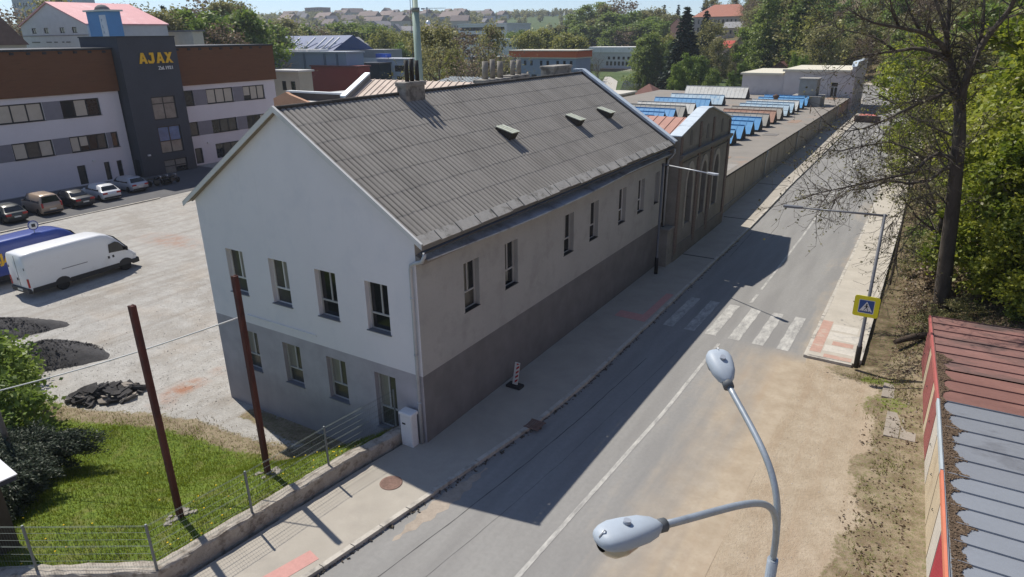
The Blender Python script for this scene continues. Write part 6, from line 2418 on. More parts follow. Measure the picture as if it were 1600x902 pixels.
# ------------------------------------------------------------------ heaps on the yard
def heap(name, cx, cy, rx, ry, h, ang, m, seed, label, zb_=-1.47):
    mb = MB()
    n, k = 46, 22
    pts = [(cx, cy, zb_ + h)]
    ca_, sa_ = math.cos(ang), math.sin(ang)
    rr_ = random.Random(seed)
    ph = [rr_.uniform(0, 6.28) for _ in range(6)]
    for i in range(1, k + 1):
        t = i / k
        for j in range(n):
            a = 2 * math.pi * j / n
            w_ = 1 + 0.12 * math.sin(2 * a + ph[0]) + 0.025 * math.sin(11 * a + ph[4]) + 0.02 * math.sin(17 * a + ph[5]) + 0.08 * math.sin(3 * a + ph[1]) + 0.05 * math.sin(5 * a + ph[2])
            x_, y_ = rx * t * w_ * math.cos(a), ry * t * w_ * math.sin(a)
            z_ = h * (1 - t ** 1.35) + 0.07 * h * math.sin(4 * t + 3 * a + ph[3]) * (1 - t) + rr_.uniform(-0.03, 0.03) * (t < 0.98)
            pts.append((cx + x_ * ca_ - y_ * sa_, cy + x_ * sa_ + y_ * ca_, zb_ + max(z_, -0.02)))
    fs = [(0, 1 + j, 1 + (j + 1) % n) for j in range(n)]
    for i in range(k - 1):
        for j in range(n):
            fs.append((1 + i * n + j, 1 + (i + 1) * n + j, 1 + (i + 1) * n + (j + 1) % n, 1 + i * n + (j + 1) % n))
    mb.faces(pts, fs, True)
    for q in range(2200):
        a, t = rr_.uniform(0, 6.28), rr_.random() ** 0.55 * (1.0 if q % 3 else 1.28)
        x_, y_ = rx * t * math.cos(a), ry * t * math.sin(a)
        z_ = h * (1 - min(t, 1) ** 1.35)
        s = rr_.uniform(0.02, 0.07) if t < 0.95 else rr_.uniform(0.012, 0.035)
        c = np.array([cx + x_ * ca_ - y_ * sa_, cy + x_ * sa_ + y_ * ca_, zb_ + z_ + 0.02])
        v4 = [c + np.array([rr_.uniform(-s, s), rr_.uniform(-s, s), rr_.uniform(-s, s)]) for _ in range(4)]
        mb.faces(v4, [(0, 1, 2), (0, 2, 3), (0, 3, 1), (1, 3, 2)])
    o = mb.build(name, m)
    return tag(o, label, 'heap')


DARKGR = mat('dark_gravel', (0.06, 0.058, 0.06), rough=0.95, var=0.35, scale=6, fine=45, bump=1.0, bscale=45)
heap('gravel_heap', -22.0, -2.3, 2.5, 1.75, 1.0, 0.75, DARKGR, 3, 'nearer larger heap of dark road grit behind the lawn')
heap('gravel_heap', -27.9, -1.9, 2.9, 1.5, 0.75, 0.7, DARKGR, 8, 'farther low heap of dark road grit at the left edge')
RUB = mat('broken_asphalt', (0.055, 0.052, 0.052), rough=0.95, var=0.35, scale=3, fine=20, bump=0.8, bscale=30)
RUB2 = mat('broken_concrete', (0.26, 0.23, 0.2), rough=0.95, var=0.25, scale=3, bump=0.6)
rub = thing('rubble_pile', (-15.9, -2.7, -1.45), 'pile of broken black asphalt slabs at the edge of the lawn', 'rubble')
r = random.Random(12)
for i in range(84):
    a, t = r.uniform(0, 6.28), math.sqrt(r.random())
    ox, oy = 1.5 * t * math.cos(a), 0.85 * t * math.sin(a)
    cx, cy = -15.9 + ox * 0.75 - oy * 0.66, -2.75 + ox * 0.66 + oy * 0.75
    z_ = gz(cx, cy) + 0.05 + 0.5 * (1 - t) * r.uniform(0.5, 1.1)
    s = r.uniform(0.16, 0.42)
    nv = r.randint(4, 6)
    tilt = Vector((r.uniform(-0.55, 0.55), r.uniform(-0.55, 0.55), 1)).normalized()
    q = tilt.to_track_quat('Z', 'Y')
    ang0 = r.uniform(0, 6.28)
    P = [Vector((s * r.uniform(0.6, 1.1) * math.cos(ang0 + 6.28 * k / nv), s * r.uniform(0.45, 0.9) * math.sin(ang0 + 6.28 * k / nv), 0)) for k in range(nv)]
    P = [np.array(q @ p_) + np.array([cx, cy, z_]) for p_ in P]
    mb = MB()
    mb.prism(P, np.array(tilt) * r.uniform(0.06, 0.12))
    mb.build('slab', RUB if r.random() > 0.14 else RUB2, rub)

# old concrete slabs let into the verge before the garages
SLABM = mat('verge_slab', (0.29, 0.26, 0.22), rough=0.95, var=0.2, scale=2, bump=0.4, stain=(0.24, 0.2, 0.16), stain_scale=1.2)
mb = MB()
r = random.Random(31)
for (qx, qy, n1, n2) in ((13.05, 11.55, 3, 2), (13.35, 8.6, 2, 3)):
    for i in range(n1):
        for j in range(n2):
            a0, b0 = qx + i * 0.5, qy + j * 0.62
            if a0 + 0.48 > 14.5:
                continue
            mb.bevbox(a0, b0, -0.3, a0 + 0.475, b0 + 0.6, 0.012 + r.uniform(-0.015, 0.012), 0.012)
mb.build('verge_slabs', SLABM, kind='structure', label='old concrete slabs sunk in the verge before the garages')

# half-rotted log on the bank behind the sign
p_, q_ = onz(1398, 535, 0.35), onz(1462, 523, 0.5)
mb = MB()
mb.tube(bez([p_, (p_ + q_) / 2 + Z3 * 0.18, q_], 8), [0.1, 0.13, 0.14, 0.15, 0.15, 0.14, 0.13, 0.12], 10)
mb.tube([(p_ + q_) / 2 + Z3 * 0.1, (p_ + q_) / 2 + np.array([0.15, -0.3, 0.4])], [0.05, 0.02], 6)
tag(mb.build('fallen_log', mat('log_bark', (0.075, 0.055, 0.042), rough=1, var=0.35, scale=4, bump=0.8)), 'fallen dark log lying on the brown bank beside the red garage roof', 'log')

# ------------------------------------------------------------------ plants
BARK = mat('bark', (0.08, 0.067, 0.056), rough=1.0, var=0.35, scale=3, fine=18, bump=0.8, bscale=22, stretch=(1, 1, 0.3), stain=(0.14, 0.13, 0.1), stain_scale=1.5)
BARKP = mat('bark_pale', (0.14, 0.12, 0.1), rough=1.0, var=0.3, scale=3, bump=0.6, stretch=(1, 1, 0.3))
LEAVES = {
    'bright': leaf_mat('leaf_bright', (0.12, 0.18, 0.015), (0.48, 0.49, 0.06), 0.5),
    'mid': leaf_mat('leaf_mid', (0.115, 0.17, 0.04), (0.3, 0.36, 0.085), 0.45),
    'fresh': leaf_mat('leaf_fresh', (0.115, 0.185, 0.03), (0.29, 0.37, 0.07), 0.42),
    'willow': leaf_mat('leaf_willow', (0.2, 0.22, 0.05), (0.36, 0.35, 0.1), 0.4),
    'olive': leaf_mat('leaf_olive', (0.17, 0.17, 0.065), (0.35, 0.33, 0.13), 0.44),
    'brown': leaf_mat('leaf_brown', (0.15, 0.11, 0.07), (0.27, 0.2, 0.13), 0.3),
    'dark': leaf_mat('leaf_conifer', (0.012, 0.026, 0.016), (0.035, 0.06, 0.03), 0.12),
    'juniper': leaf_mat('leaf_juniper', (0.022, 0.036, 0.022), (0.075, 0.095, 0.06), 0.15),
    'bud': leaf_mat('leaf_bud', (0.06, 0.055, 0.025), (0.16, 0.15, 0.05), 0.25),
    'grass': leaf_mat('grass_blade', (0.1, 0.145, 0.012), (0.27, 0.31, 0.035), 0.42),
    'dry': leaf_mat('dry_blade', (0.14, 0.11, 0.05), (0.26, 0.22, 0.11), 0.3),
}


def leaves_mesh(name, C, size, tint, m, rng, long=1.5, updir=0.35, along=None):
    """diamond-shaped folded leaves round the points C"""
    n = len(C)
    nrm = rng.normal(size=(n, 3))
    nrm[:, 2] = np.abs(nrm[:, 2]) + updir
    nrm /= np.linalg.norm(nrm, axis=1, keepdims=True)
    if along is None:
        a = rng.normal(size=(n, 3))
    else:
        a = along + 0.35 * rng.normal(size=(n, 3))
    a -= (a * nrm).sum(1, keepdims=True) * nrm
    a /= np.linalg.norm(a, axis=1, keepdims=True) + 1e-9
    b = np.cross(nrm, a)
    s = (size * rng.uniform(0.65, 1.35, n))[:, None]
    V = np.empty((n, 4, 3))
    V[:, 0] = C - a * s * 0.5 * long
    V[:, 1] = C + b * s * 0.5 + nrm * s * 0.12
    V[:, 2] = C + a * s * 0.5 * long
    V[:, 3] = C - b * s * 0.5 + nrm * s * 0.12
    me = bpy.data.meshes.new(name)
    me.vertices.add(4 * n)
    me.vertices.foreach_set('co', V.reshape(-1).astype(np.float32))
    me.loops.add(4 * n)
    me.loops.foreach_set('vertex_index', np.arange(4 * n, dtype=np.int32))
    me.polygons.add(n)
    me.polygons.foreach_set('loop_start', np.arange(0, 4 * n, 4, dtype=np.int32))
    me.polygons.foreach_set('loop_total', np.full(n, 4, np.int32))
    me.update(calc_edges=True)
    at = me.attributes.new('tint', 'FLOAT', 'POINT')
    at.data.foreach_set('value', np.repeat(np.clip(tint, 0, 1), 4).astype(np.float32))
    me.materials.append(m)
    me.validate()
    return me


PROTO = {}


def proto_tree(key, leafk, H, R, crown0, nclump, per, lsize, seed, clump_r=0.9, trunk_r=0.2, shape='oval', droop=0.0, bark=None, limbs=16, sparse=0.0):
    """meshes (trunk, crown) of one tree kind, H tall, crown radius R from height crown0"""
    rng = np.random.default_rng(seed)
    cs = []
    tries = 0
    while len(cs) < nclump and tries < 20000:
        tries += 1
        t = rng.random()
        z = crown0 + (H - crown0) * t
        if shape == 'oval':
            rr_ = R * math.sqrt(max(0.02, 1 - (2 * t - 0.85) ** 2 / (1.35 if t < 0.42 else 1.33)))
        elif shape == 'dome':
            rr_ = R * math.sqrt(max(0.03, 1 - t ** 2.2))
        elif shape == 'tall':
            rr_ = R * (0.55 + 0.6 * math.sin(math.pi * min(1, t * 0.9 + 0.1))) * (1 - 0.55 * t)
        else:
            rr_ = R
        a = rng.random() * 6.283
        lob = 1 + 0.22 * math.sin(3 * a + seed + 4 * t) + 0.13 * math.sin(5 * a + 2 * seed)
        d = rr_ * lob * (rng.random() ** 0.42)
        cs.append((d * math.cos(a), d * math.sin(a), z + rng.normal() * 0.2))
    cs = np.array(cs)
    pts, tint = [], []
    for c in cs:
        k = int(per * rng.uniform(0.55, 1.4))
        e = rng.normal(size=(k, 3)) * np.array([1, 1, 0.62]) * clump_r * rng.uniform(0.6, 1.15) * 0.55
        if droop:
            e[:, 2] -= np.abs(rng.normal(size=k)) * droop
        pts.append(c + e)
        tint.append(np.clip(rng.random() * 0.75 + 0.05 + rng.normal(size=k) * 0.16, 0, 1))
    pts = np.concatenate(pts)
    tint = np.concatenate(tint)
    crown = leaves_mesh(key + '_crown', pts, lsize, tint, LEAVES[leafk], rng, along=(np.array([[0, 0, -1.0]]).repeat(len(pts), 0) if droop else None))
    mb = MB()
    top = crown0 + (H - crown0) * 0.72
    tr = [(0, 0, -0.6)]
    for i in range(1, 9):
        t = i / 8
        tr.append((0.12 * R * math.sin(seed + 2.5 * t) * t, 0.12 * R * math.cos(seed * 1.7 + 3 * t) * t, top * t))
    mb.tube(tr, [trunk_r * (1.25 if i == 0 else 1) * (1 - 0.8 * i / 8) for i in range(9)], 8)
    order = rng.permutation(len(cs))[:limbs]
    for k in order:
        c = cs[k]
        t0 = min(0.93, max(0.25, (c[2] - 0.38 * math.hypot(c[0], c[1])) / top * 0.9))
        i = int(t0 * 8)
        p = np.array(tr[i])
        r0 = trunk_r * (1 - 0.8 * i / 8) * 0.55
        mid_ = (p + c) / 2 + np.array([0, 0, 0.12 * np.linalg.norm(c - p)])
        mb.tube(bez([p, mid_, c], 6), [r0, r0 * 0.8, r0 * 0.62, r0 * 0.45, r0 * 0.3, r0 * 0.15], 5, cap=False)
    trunk = mb.mesh(key + '_trunk', bark or BARK)
    PROTO[key] = (trunk, crown, H)


def proto_conifer(key, H, R, seed, leafk='dark', lsize=0.42):
    rng = np.random.default_rng(seed)
    pts, al, tint = [], [], []
    n_w = 26
    for w in range(n_w):
        t = w / n_w
        z = H * (0.05 + 0.95 * t)
        rr_ = R * (1 - t) ** 0.85 + 0.12
        nb = int(15 * (1 - t) + 6)
        for b in range(nb):
            a = 6.283 * (b + rng.random()) / nb
            l = rr_ * rng.uniform(0.7, 1.12)
            m_ = max(4, int(l * 9))
            s = rng.random(m_) ** 0.7
            d = np.stack([np.cos(a) * s * l, np.sin(a) * s * l, z - 0.42 * l * s ** 1.4 + 0.12 * l * s ** 4], 1)
            d += rng.normal(size=(m_, 3)) * np.array([0.14, 0.14, 0.1])
            pts.append(d)
            al.append(np.tile([math.cos(a), math.sin(a), -0.55], (m_, 1)))
            tint.append(np.clip(rng.random() * 0.5 + 0.4 * s + rng.normal(size=m_) * 0.1, 0, 1))
    pts, al, tint = np.concatenate(pts), np.concatenate(al), np.concatenate(tint)
    crown = leaves_mesh(key + '_crown', pts, lsize, tint, LEAVES[leafk], rng, long=2.1, along=al, updir=0.6)
    mb = MB()
    mb.tube([(0, 0, -0.5), (0, 0, H * 0.5), (0, 0, H)], [0.2, 0.12, 0.02], 7)
    PROTO[key] = (mb.mesh(key + '_trunk', BARK), crown, H)


def branch_out(mb, p, d, length, rad, depth, rng, ends, spread=0.7, grav=0.0, nseg=5, kids=5):
    """recursive bare branching, twigs ending in the list ends"""
    path = [np.array(p, float)]
    d = np.array(d, float)
    d /= np.linalg.norm(d)
    for i in range(nseg):
        d = d + rng.normal(size=3) * 0.16 + np.array([0, 0, grav])
        d /= np.linalg.norm(d)
        path.append(path[-1] + d * length / nseg)
    mb.tube(path, [max(0.0065, rad * (1 - 0.75 * i / nseg)) for i in range(nseg + 1)], 6 if rad > 0.05 else (4 if rad > 0.02 else 3), cap=False)
    if depth == 0:
        ends.append((path[-1], d))
        ends.append((path[nseg // 2], d))
        return
    for k in range(kids):
        i = rng.integers(1, nseg + 1)
        dd = (path[i] - path[i - 1])
        dd /= np.linalg.norm(dd)
        nd = dd + rng.normal(size=3) * spread
        branch_out(mb, path[i], nd, length * rng.uniform(0.42, 0.68), max(rad * (1 - 0.75 * i / nseg) * 0.62, 0.0075), depth - 1, rng, ends, spread, grav, max(3, nseg - 1), kids)


def proto_bare(key, H, seed, leafk='brown', nleaf=1400, lsize=0.16, kids=5, trunk_r=0.26, depth=3, bark=None):
    rng = np.random.default_rng(seed)
    mb = MB()
    ends = []
    path = [(0, 0, -0.5), (0.05, 0, H * 0.15), (0.1, 0.08, H * 0.32), (0.02, 0.1, H * 0.5), (0.1, 0.0, H * 0.72)]
    mb.tube(path, [trunk_r * 1.2, trunk_r, trunk_r * 0.8, trunk_r * 0.55, trunk_r * 0.25], 9)
    for k in range(11):
        t = rng.uniform(0.28, 1.0)
        z = H * 0.72 * t
        a = 2.4 * k + rng.random()
        branch_out(mb, (0.06, 0.05, z), (math.cos(a), math.sin(a), 0.55 + 0.5 * t), H * (0.42 - 0.14 * t), trunk_r * (0.5 - 0.25 * t), depth - 1, rng, ends, 0.65, 0.02, 5, kids)
    E = np.array([e[0] for e in ends])
    pick = rng.integers(0, len(E), nleaf)
    C = E[pick] + rng.normal(size=(nleaf, 3)) * 0.22
    crown = leaves_mesh(key + '_crown', C, lsize, rng.random(nleaf), LEAVES[leafk], rng)
    PROTO[key] = (mb.mesh(key + '_trunk', bark or BARK), crown, H)


def plant(key, x, y, h, label, name='tree', cat='tree', group=None, z=None, wide=1.0):
    tr, cr, H = PROTO[key]
    zz = gz(x, y) if z is None else z
    t = thing(name, (x, y, zz - 0.1), label, cat, group, rnd.uniform(0, 6.28))
    s = h / H
    t.scale = (s * wide, s * wide, s)
    if tr is not None:
        a = bpy.data.objects.new('trunk', tr)
        COL.objects.link(a)
        a.parent = t
    b = bpy.data.objects.new('crown', cr)
    COL.objects.link(b)
    b.parent = t
    return t


def plant_px(key, px, ytop, D, label, group=None, wide=1.0, **k):
    """tree at picture column px and distance D from the camera plane, tall enough to reach row ytop"""
    d = _ray(px, 60)
    dh = np.array([-0.533, 0.846])
    s = D / (d[0] * dh[0] + d[1] * dh[1])
    x, y = CAM[0] + d[0] * s, CAM[1] + d[1] * s
    z0 = gz(x, y)
    dt = _ray(px, ytop)
    zt_ = CAM[2] + dt[2] * s * math.hypot(d[0], d[1]) / math.hypot(dt[0], dt[1])
    h = max(2.0, zt_ - z0)
    return plant(key, x, y, h, label, group=group, wide=wide, **k)


# near kinds, finely leaved
proto_tree('maple_a', 'bright', 12, 4.2, 0.8, 150, 165, 0.23, 1, clump_r=1.0, trunk_r=0.22, shape='dome')
proto_tree('maple_b', 'bright', 14, 4.0, 2.0, 140, 155, 0.24, 2, clump_r=1.0, trunk_r=0.24)
proto_tree('maple_s', 'bright', 12, 3.6, 2.2, 60, 90, 0.22, 18, clump_r=1.0, trunk_r=0.18, limbs=40)
proto_tree('maple_c', 'fresh', 13, 3.6, 2.5, 100, 130, 0.22, 3, clump_r=1.0, trunk_r=0.2)
# far kinds
proto_tree('round_a', 'mid', 14, 5.2, 1.0, 90, 75, 0.42, 4, clump_r=1.5, trunk_r=0.3, shape='dome')
proto_tree('round_b', 'fresh', 15, 4.8, 2.0, 85, 75, 0.42, 5, clump_r=1.5, trunk_r=0.3)
proto_tree('olive_a', 'olive', 16, 4.6, 3.0, 70, 70, 0.36, 6, clump_r=1.5, trunk_r=0.28, limbs=30)
proto_tree('olive_b', 'olive', 18, 4.0, 3.0, 60, 62, 0.36, 7, clump_r=1.4, trunk_r=0.28, shape='tall', limbs=30)
proto_tree('yellow_a', 'willow', 13, 5.6, 1.0, 90, 80, 0.4, 8, clump_r=1.4, trunk_r=0.3, shape='dome', droop=0.8)
proto_tree('brown_a', 'brown', 15, 4.4, 2.5, 60, 60, 0.3, 9, clump_r=1.5, trunk_r=0.26, limbs=34)
proto_tree('tall_a', 'mid', 22, 4.2, 4.0, 90, 70, 0.42, 10, clump_r=1.5, trunk_r=0.34, shape='tall', limbs=24)
proto_tree('bush_a', 'mid', 2.6, 1.5, 0.1, 34, 70, 0.13, 13, clump_r=0.55, trunk_r=0.04, shape='dome')
proto_tree('bush_b', 'olive', 2.6, 1.4, 0.1, 30, 60, 0.11, 14, clump_r=0.55, trunk_r=0.04, shape='dome')
proto_tree('bush_c', 'brown', 2.4, 1.4, 0.1, 26, 50, 0.1, 15, clump_r=0.6, trunk_r=0.04, shape='dome', limbs=24)
proto_tree('bush_f', 'fresh', 3.4, 1.9, 0.1, 44, 80, 0.16, 16, clump_r=0.7, trunk_r=0.05, shape='dome')
proto_conifer('spruce', 22, 5.4, 21, lsize=0.6)
proto_conifer('pine', 16, 2.6, 22, lsize=0.36)
proto_bare('bare_a', 14, 31, nleaf=900)
proto_bare('bare_b', 16, 32, 'olive', nleaf=1600)


# the big half-bare tree on the bank
def big_tree():
    base = np.array([14.68, 20.9, 0.0])
    base[2] = gz(base[0], base[1])
    nrm = np.array([-0.533, 0.846, 0])
    t = thing('tree', tuple(base), 'large nearly bare tree with dark spreading limbs leaning over the road', 'tree')
    P = lambda px, py, off=0.0: onplane(px, py, base + nrm * off, nrm)
    rng = np.random.default_rng(77)
    mb = MB()
    ends = []

    def limb(pts, r0, r1, off0=0.0, off1=0.0, n=10):
        m_ = len(pts)
        Q = [P(x, y, off0 + (off1 - off0) * i / (m_ - 1)) for i, (x, y) in enumerate(pts)]
        mb.tube(Q, [r0 + (r1 - r0) * (i / (m_ - 1)) ** 0.8 for i in range(m_)], n, cap=True)
        return Q
    trunk = limb([(1465, 500), (1471, 470), (1479, 400), (1488, 330), (1494, 268), (1499, 215), (1500, 180), (1496, 135)], 0.38, 0.21, n=12)
    limbs = []
    L = [
        ([(1496, 140), (1488, 108), (1480, 82), (1479, 58), (1482, 30), (1484, -10), (1490, -60)], 0.19, 0.05, 0, 1.0, 3),
        ([(1500, 185), (1505, 140), (1515, 107), (1529, 78), (1545, 55), (1560, 37), (1578, 14), (1592, -15), (1606, -55)], 0.19, 0.06, 0, -1.5, 2),
        ([(1481, 85), (1472, 71), (1455, 58), (1438, 50), (1405, 43), (1385, 40), (1365, 36), (1345, 27), (1320, 12)], 0.14, 0.015, 0, -2.0, 1),
        ([(1482, 92), (1463, 82), (1445, 77), (1427, 76), (1400, 80), (1378, 83), (1338, 89), (1305, 97)], 0.14, 0.015, 0, 1.6, 1),
        ([(1497, 150), (1484, 140), (1462, 152), (1440, 160), (1416, 171), (1385, 187), (1350, 201), (1325, 205), (1300, 199)], 0.12, 0.012, 0, -1.4, 1),
        ([(1495, 252), (1484, 246), (1465, 240), (1447, 250), (1431, 268), (1399, 276), (1360, 284), (1321, 293), (1288, 300), (1262, 306)], 0.12, 0.01, 0, -2.2, 1),
        ([(1492, 262), (1476, 264), (1452, 282), (1420, 287), (1390, 282), (1360, 294), (1328, 297), (1296, 318), (1276, 336)], 0.1, 0.01, 0, 1.4, 1),
        ([(1481, 60), (1470, 25), (1458, -10), (1440, -50)], 0.1, 0.03, 0, 1.5, 2),
        ([(1405, 43), (1395, 22), (1390, -5), (1380, -40)], 0.06, 0.015, -0.8, -1.6, 2),
        ([(1529, 78), (1536, 40), (1538, 5), (1530, -40)], 0.09, 0.03, -0.5, 0.6, 2),
        ([(1400, 80), (1370, 60), (1345, 52), (1310, 45), (1285, 30)], 0.05, 0.01, 0.8, 2.4, 1),
        ([(1438, 50), (1425, 25), (1415, 0), (1400, -30)], 0.06, 0.02, -0.4, 0.4, 2),
        ([(1498, 215), (1470, 205), (1440, 190), (1420, 180), (1395, 160), (1370, 148)], 0.06, 0.01, 0, 2.0, 1),
        ([(1447, 250), (1420, 232), (1390, 222), (1350, 228), (1310, 236), (1280, 230)], 0.05, 0.008, -0.5, 1.2, 1),
        ([(1465, 330), (1440, 345), (1420, 370), (1402, 400), (1396, 430)], 0.03, 0.008, 0, -0.6, 1),
        ([(1488, 330), (1462, 300), (1430, 310), (1404, 335), (1385, 360)], 0.045, 0.008, 0, 0.8, 1),
    ]
    for pts, r0, r1, o0, o1, dens in L:
        Q = limb(pts, r0, r1, o0, o1)
        for i in range(1, len(Q)):
            seg = Q[i] - Q[i - 1]
            ln = np.linalg.norm(seg)
            rr_ = r0 + (r1 - r0) * (i / (len(Q) - 1)) ** 0.8
            for k in range(max(2, int(ln * (8.5 if pts[0][1] > 130 else 5.0)))):
                p = Q[i - 1] + seg * rng.random()
                d = seg / ln * 0.8 + rng.normal(size=3) * 0.75
                branch_out(mb, p, d, rng.uniform(0.7, 1.9), min(max(rr_ * 0.4, 0.02), 0.04), 2 if rng.random() < 0.6 else 1, rng, ends, 0.6, -0.03 if pts[0][1] > 130 else 0.03, 4, 3)
    mb.build('trunk', BARK, t)
    E = np.array([e[0] for e in ends])
    n = 4200
    C = E[rng.integers(0, len(E), n)] + rng.normal(size=(n, 3)) * 0.1
    me = leaves_mesh('new_leaves', C - base, 0.075, rng.random(n), LEAVES['bud'], rng)
    o = bpy.data.objects.new('crown', me)
    COL.objects.link(o)
    o.parent = t
    print('big tree ends', len(E))


big_tree()
# slender companion behind it
plant('bare_b', 14.15, 24.6, 11.0, 'slender bare tree close behind the large bare tree')

# leafy trees to the right of it, near to far
near = [
    ('maple_a', 18.6, 24.0, 9.0, 'bright green maple just right of the bare trunk, its leaves down to the ground'),
    ('maple_b', 20.6, 31.5, 14.5, 'tall bright green maple rising behind the low maples'),
    ('maple_a', 17.6, 35.5, 9.0, 'bright green maple third in the row along the bank'),
    ('maple_a', 22.5, 20.0, 8.5, 'bright green bushy maple between the garages and the tall maple'),
    ('maple_a', 19.6, 20.5, 9.5, 'low bright green maple right of the bare tree, reaching the ground'),
    ('maple_b', 23.5, 25.5, 15.5, 'tall bright green maple at the right edge of the wood'),
    ('maple_a', 18.9, 28.5, 11.5, 'bright green maple second in the row behind the bare tree'),
    ('maple_b', 27.5, 33.0, 17.0, 'tall maple high on the bank at the right edge'),
    ('maple_c', 20.5, 37.0, 15.5, 'fresh green tree between the maples on the bank'),
    ('maple_b', 17.3, 44.0, 9.5, 'yellow-green maple beyond the bare tree, its crown over the pavement'),
    ('maple_a', 16.0, 55.0, 8.0, 'yellow-green maple halfway along the sunlit pavement'),
    ('maple_c', 24.0, 47.0, 17.0, 'fresh green tree higher up behind the maples'),
    ('maple_a', 24.5, 17.5, 7.5, 'bright green bushy maple behind the garages'),
    ('maple_a', 29.5, 22.5, 11.0, 'bright green maple behind the garages higher on the bank'),
    ('maple_b', 33.0, 27.0, 15.0, 'tall maple far right behind the garages'),
    ('maple_c', 31.0, 42.0, 17.0, 'fresh green tree near the top of the bank at the right'),
]
near += [
    ('maple_a', 17.1, 22.6, 8.2, 'bright green maple touching the bare trunk on its right'),
    ('maple_a', 18.4, 19.0, 6.4, 'low bright green maple just behind the far end of the garages'),
    ('maple_b', 18.2, 27.5, 13.5, 'tall bright green maple right behind the bare trunk'),
    ('maple_a', 26.8, 19.5, 8.5, 'bright green bushy maple behind the middle of the garages'),
    ('maple_b', 23.0, 30.5, 17.0, 'tallest bright green maple filling the upper right corner'),
]
for k, x, y, h, lb in near:
    plant(k, x, y, h, lb)
plant_px('maple_s', 1450, 62, 66, 'yellow-green maple showing through the bare limbs, left of the bare trunk')
plant_px('maple_s', 1442, 170, 70, 'lower yellow-green maple behind the bare limbs at the pavement edge')
plant_px('maple_s', 1468, 170, 54, 'yellow-green maple close behind the bare trunk on its left')
shr = [('bush_b', 14.4, 17.9, 1.3), ('bush_b', 15.4, 19.3, 1.2), ('bush_c', 13.9, 20.4, 1.3), ('bush_b', 15.6, 17.4, 0.9), ('bush_f', 17.6, 18.6, 1.3), ('bush_c', 14.3, 23.8, 1.9), ('bush_b', 13.8, 27.2, 2.1), ('bush_b', 14.6, 29.5, 2.6), ('bush_a', 13.7, 33.0, 2.0), ('bush_c', 14.2, 36.5, 2.5), ('bush_f', 19.6, 17.8, 1.4), ('bush_a', 16.4, 21.8, 1.6), ('bush_b', 13.5, 41, 2.5), ('bush_a', 14.5, 46, 2.6), ('bush_f', 22.0, 17.4, 1.5)]
for k, x, y, h in shr:
    plant(k, x, y, h, 'small scrubby bush on the brown bank behind the sunlit pavement', 'bush', 'bush', 'bushes on the bank', wide=rnd.uniform(0.9, 1.3))

# the wood on the slope: every tree its own, thinning with distance
cnt = 0
placed = [(14.68, 20.9)] + [(x, y) for _, x, y, _, _ in near]
kinds = ['olive_a', 'olive_b', 'olive_a', 'round_b', 'round_a', 'brown_a', 'bare_b', 'tall_a', 'olive_b', 'brown_a']
wr_ = random.Random(99)
tries = 0
while cnt < 150 and tries < 9000:
    tries += 1
    y = 58 + (wr_.random() ** 1.2) * 270
    fd_ = 1.0 + wr_.random() ** 1.5 * 38
    # march right from the foot line to find the spot
    xf = float(np.interp(y, [p[1] for p in FOOT], [p[0] for p in FOOT]))
    x = xf + fd_ * (1 + 0.004 * max(0, y - 120))
    if foot_dist(np.array([x]), np.array([y]))[0] < 1.0:
        continue
    sp = 4.2 if y < 140 else 6.5
    if any((x - a) ** 2 + (y - b) ** 2 < sp * sp for a, b in placed):
        continue
    # leave the school roof and the slope below it clear
    dd = R2 = ROT @ (np.array([x, y, 18.0]) - CAM)
    px = 800 + FPX * dd[0] / dd[2]
    if px < 1165 or px > 1720 or (px < 1420 and y < 100):
        continue
    placed.append((x, y))
    k = wr_.choice(kinds)
    h = wr_.uniform(9, 14) if fd_ < 8 else wr_.uniform(12, 18)
    plant(k, x, y, h, 'tree standing among many others in the wood on the slope right of the road', group='trees of the wood on the slope')
    cnt += 1
print('wood', cnt)

# ------------------------------------------------------------------ lawn
def blades(name, n, region, keep, hmin, hmax, leafk, seed, label, width=0.014):
    rng = np.random.default_rng(seed)
    x = rng.uniform(region[0], region[1], n)
    y = rng.uniform(region[2], region[3], n)
    ok = keep(x, y, rng)
    x, y = x[ok], y[ok]
    z = ground(x, y)
    m_ = len(x)
    h = rng.uniform(hmin, hmax, m_) * (0.6 + 0.5 * (0.5 + 0.5 * wob(x, y, 0.9, 4)))
    a = rng.random(m_) * 6.283
    l = rng.uniform(0.1, 0.7, m_) * h
    b = rng.random(m_) * 6.283
    V = np.empty((m_, 3, 3))
    V[:, 0] = np.stack([x - width * np.cos(a), y - width * np.sin(a), z - 0.01], 1)
    V[:, 1] = np.stack([x + width * np.cos(a), y + width * np.sin(a), z - 0.01], 1)
    V[:, 2] = np.stack([x + l * np.cos(b), y + l * np.sin(b), z + h], 1)
    me = bpy.data.meshes.new(name)
    me.vertices.add(3 * m_)
    me.vertices.foreach_set('co', V.reshape(-1).astype(np.float32))
    me.loops.add(3 * m_)
    me.loops.foreach_set('vertex_index', np.arange(3 * m_, dtype=np.int32))
    me.polygons.add(m_)
    me.polygons.foreach_set('loop_start', np.arange(0, 3 * m_, 3, dtype=np.int32))
    me.polygons.foreach_set('loop_total', np.full(m_, 3, np.int32))
    me.update(calc_edges=True)
    tint = np.clip(0.45 + 0.3 * wob(x, y, 1.3, 6) + rng.normal(size=m_) * 0.15, 0, 1)
    at = me.attributes.new('tint', 'FLOAT', 'POINT')
    at.data.foreach_set('value', np.repeat(tint, 3).astype(np.float32))
    me.materials.append(LEAVES[leafk])
    o = bpy.data.objects.new(name, me)
    COL.objects.link(o)
    return tag(o, label, 'grass', kind='stuff')


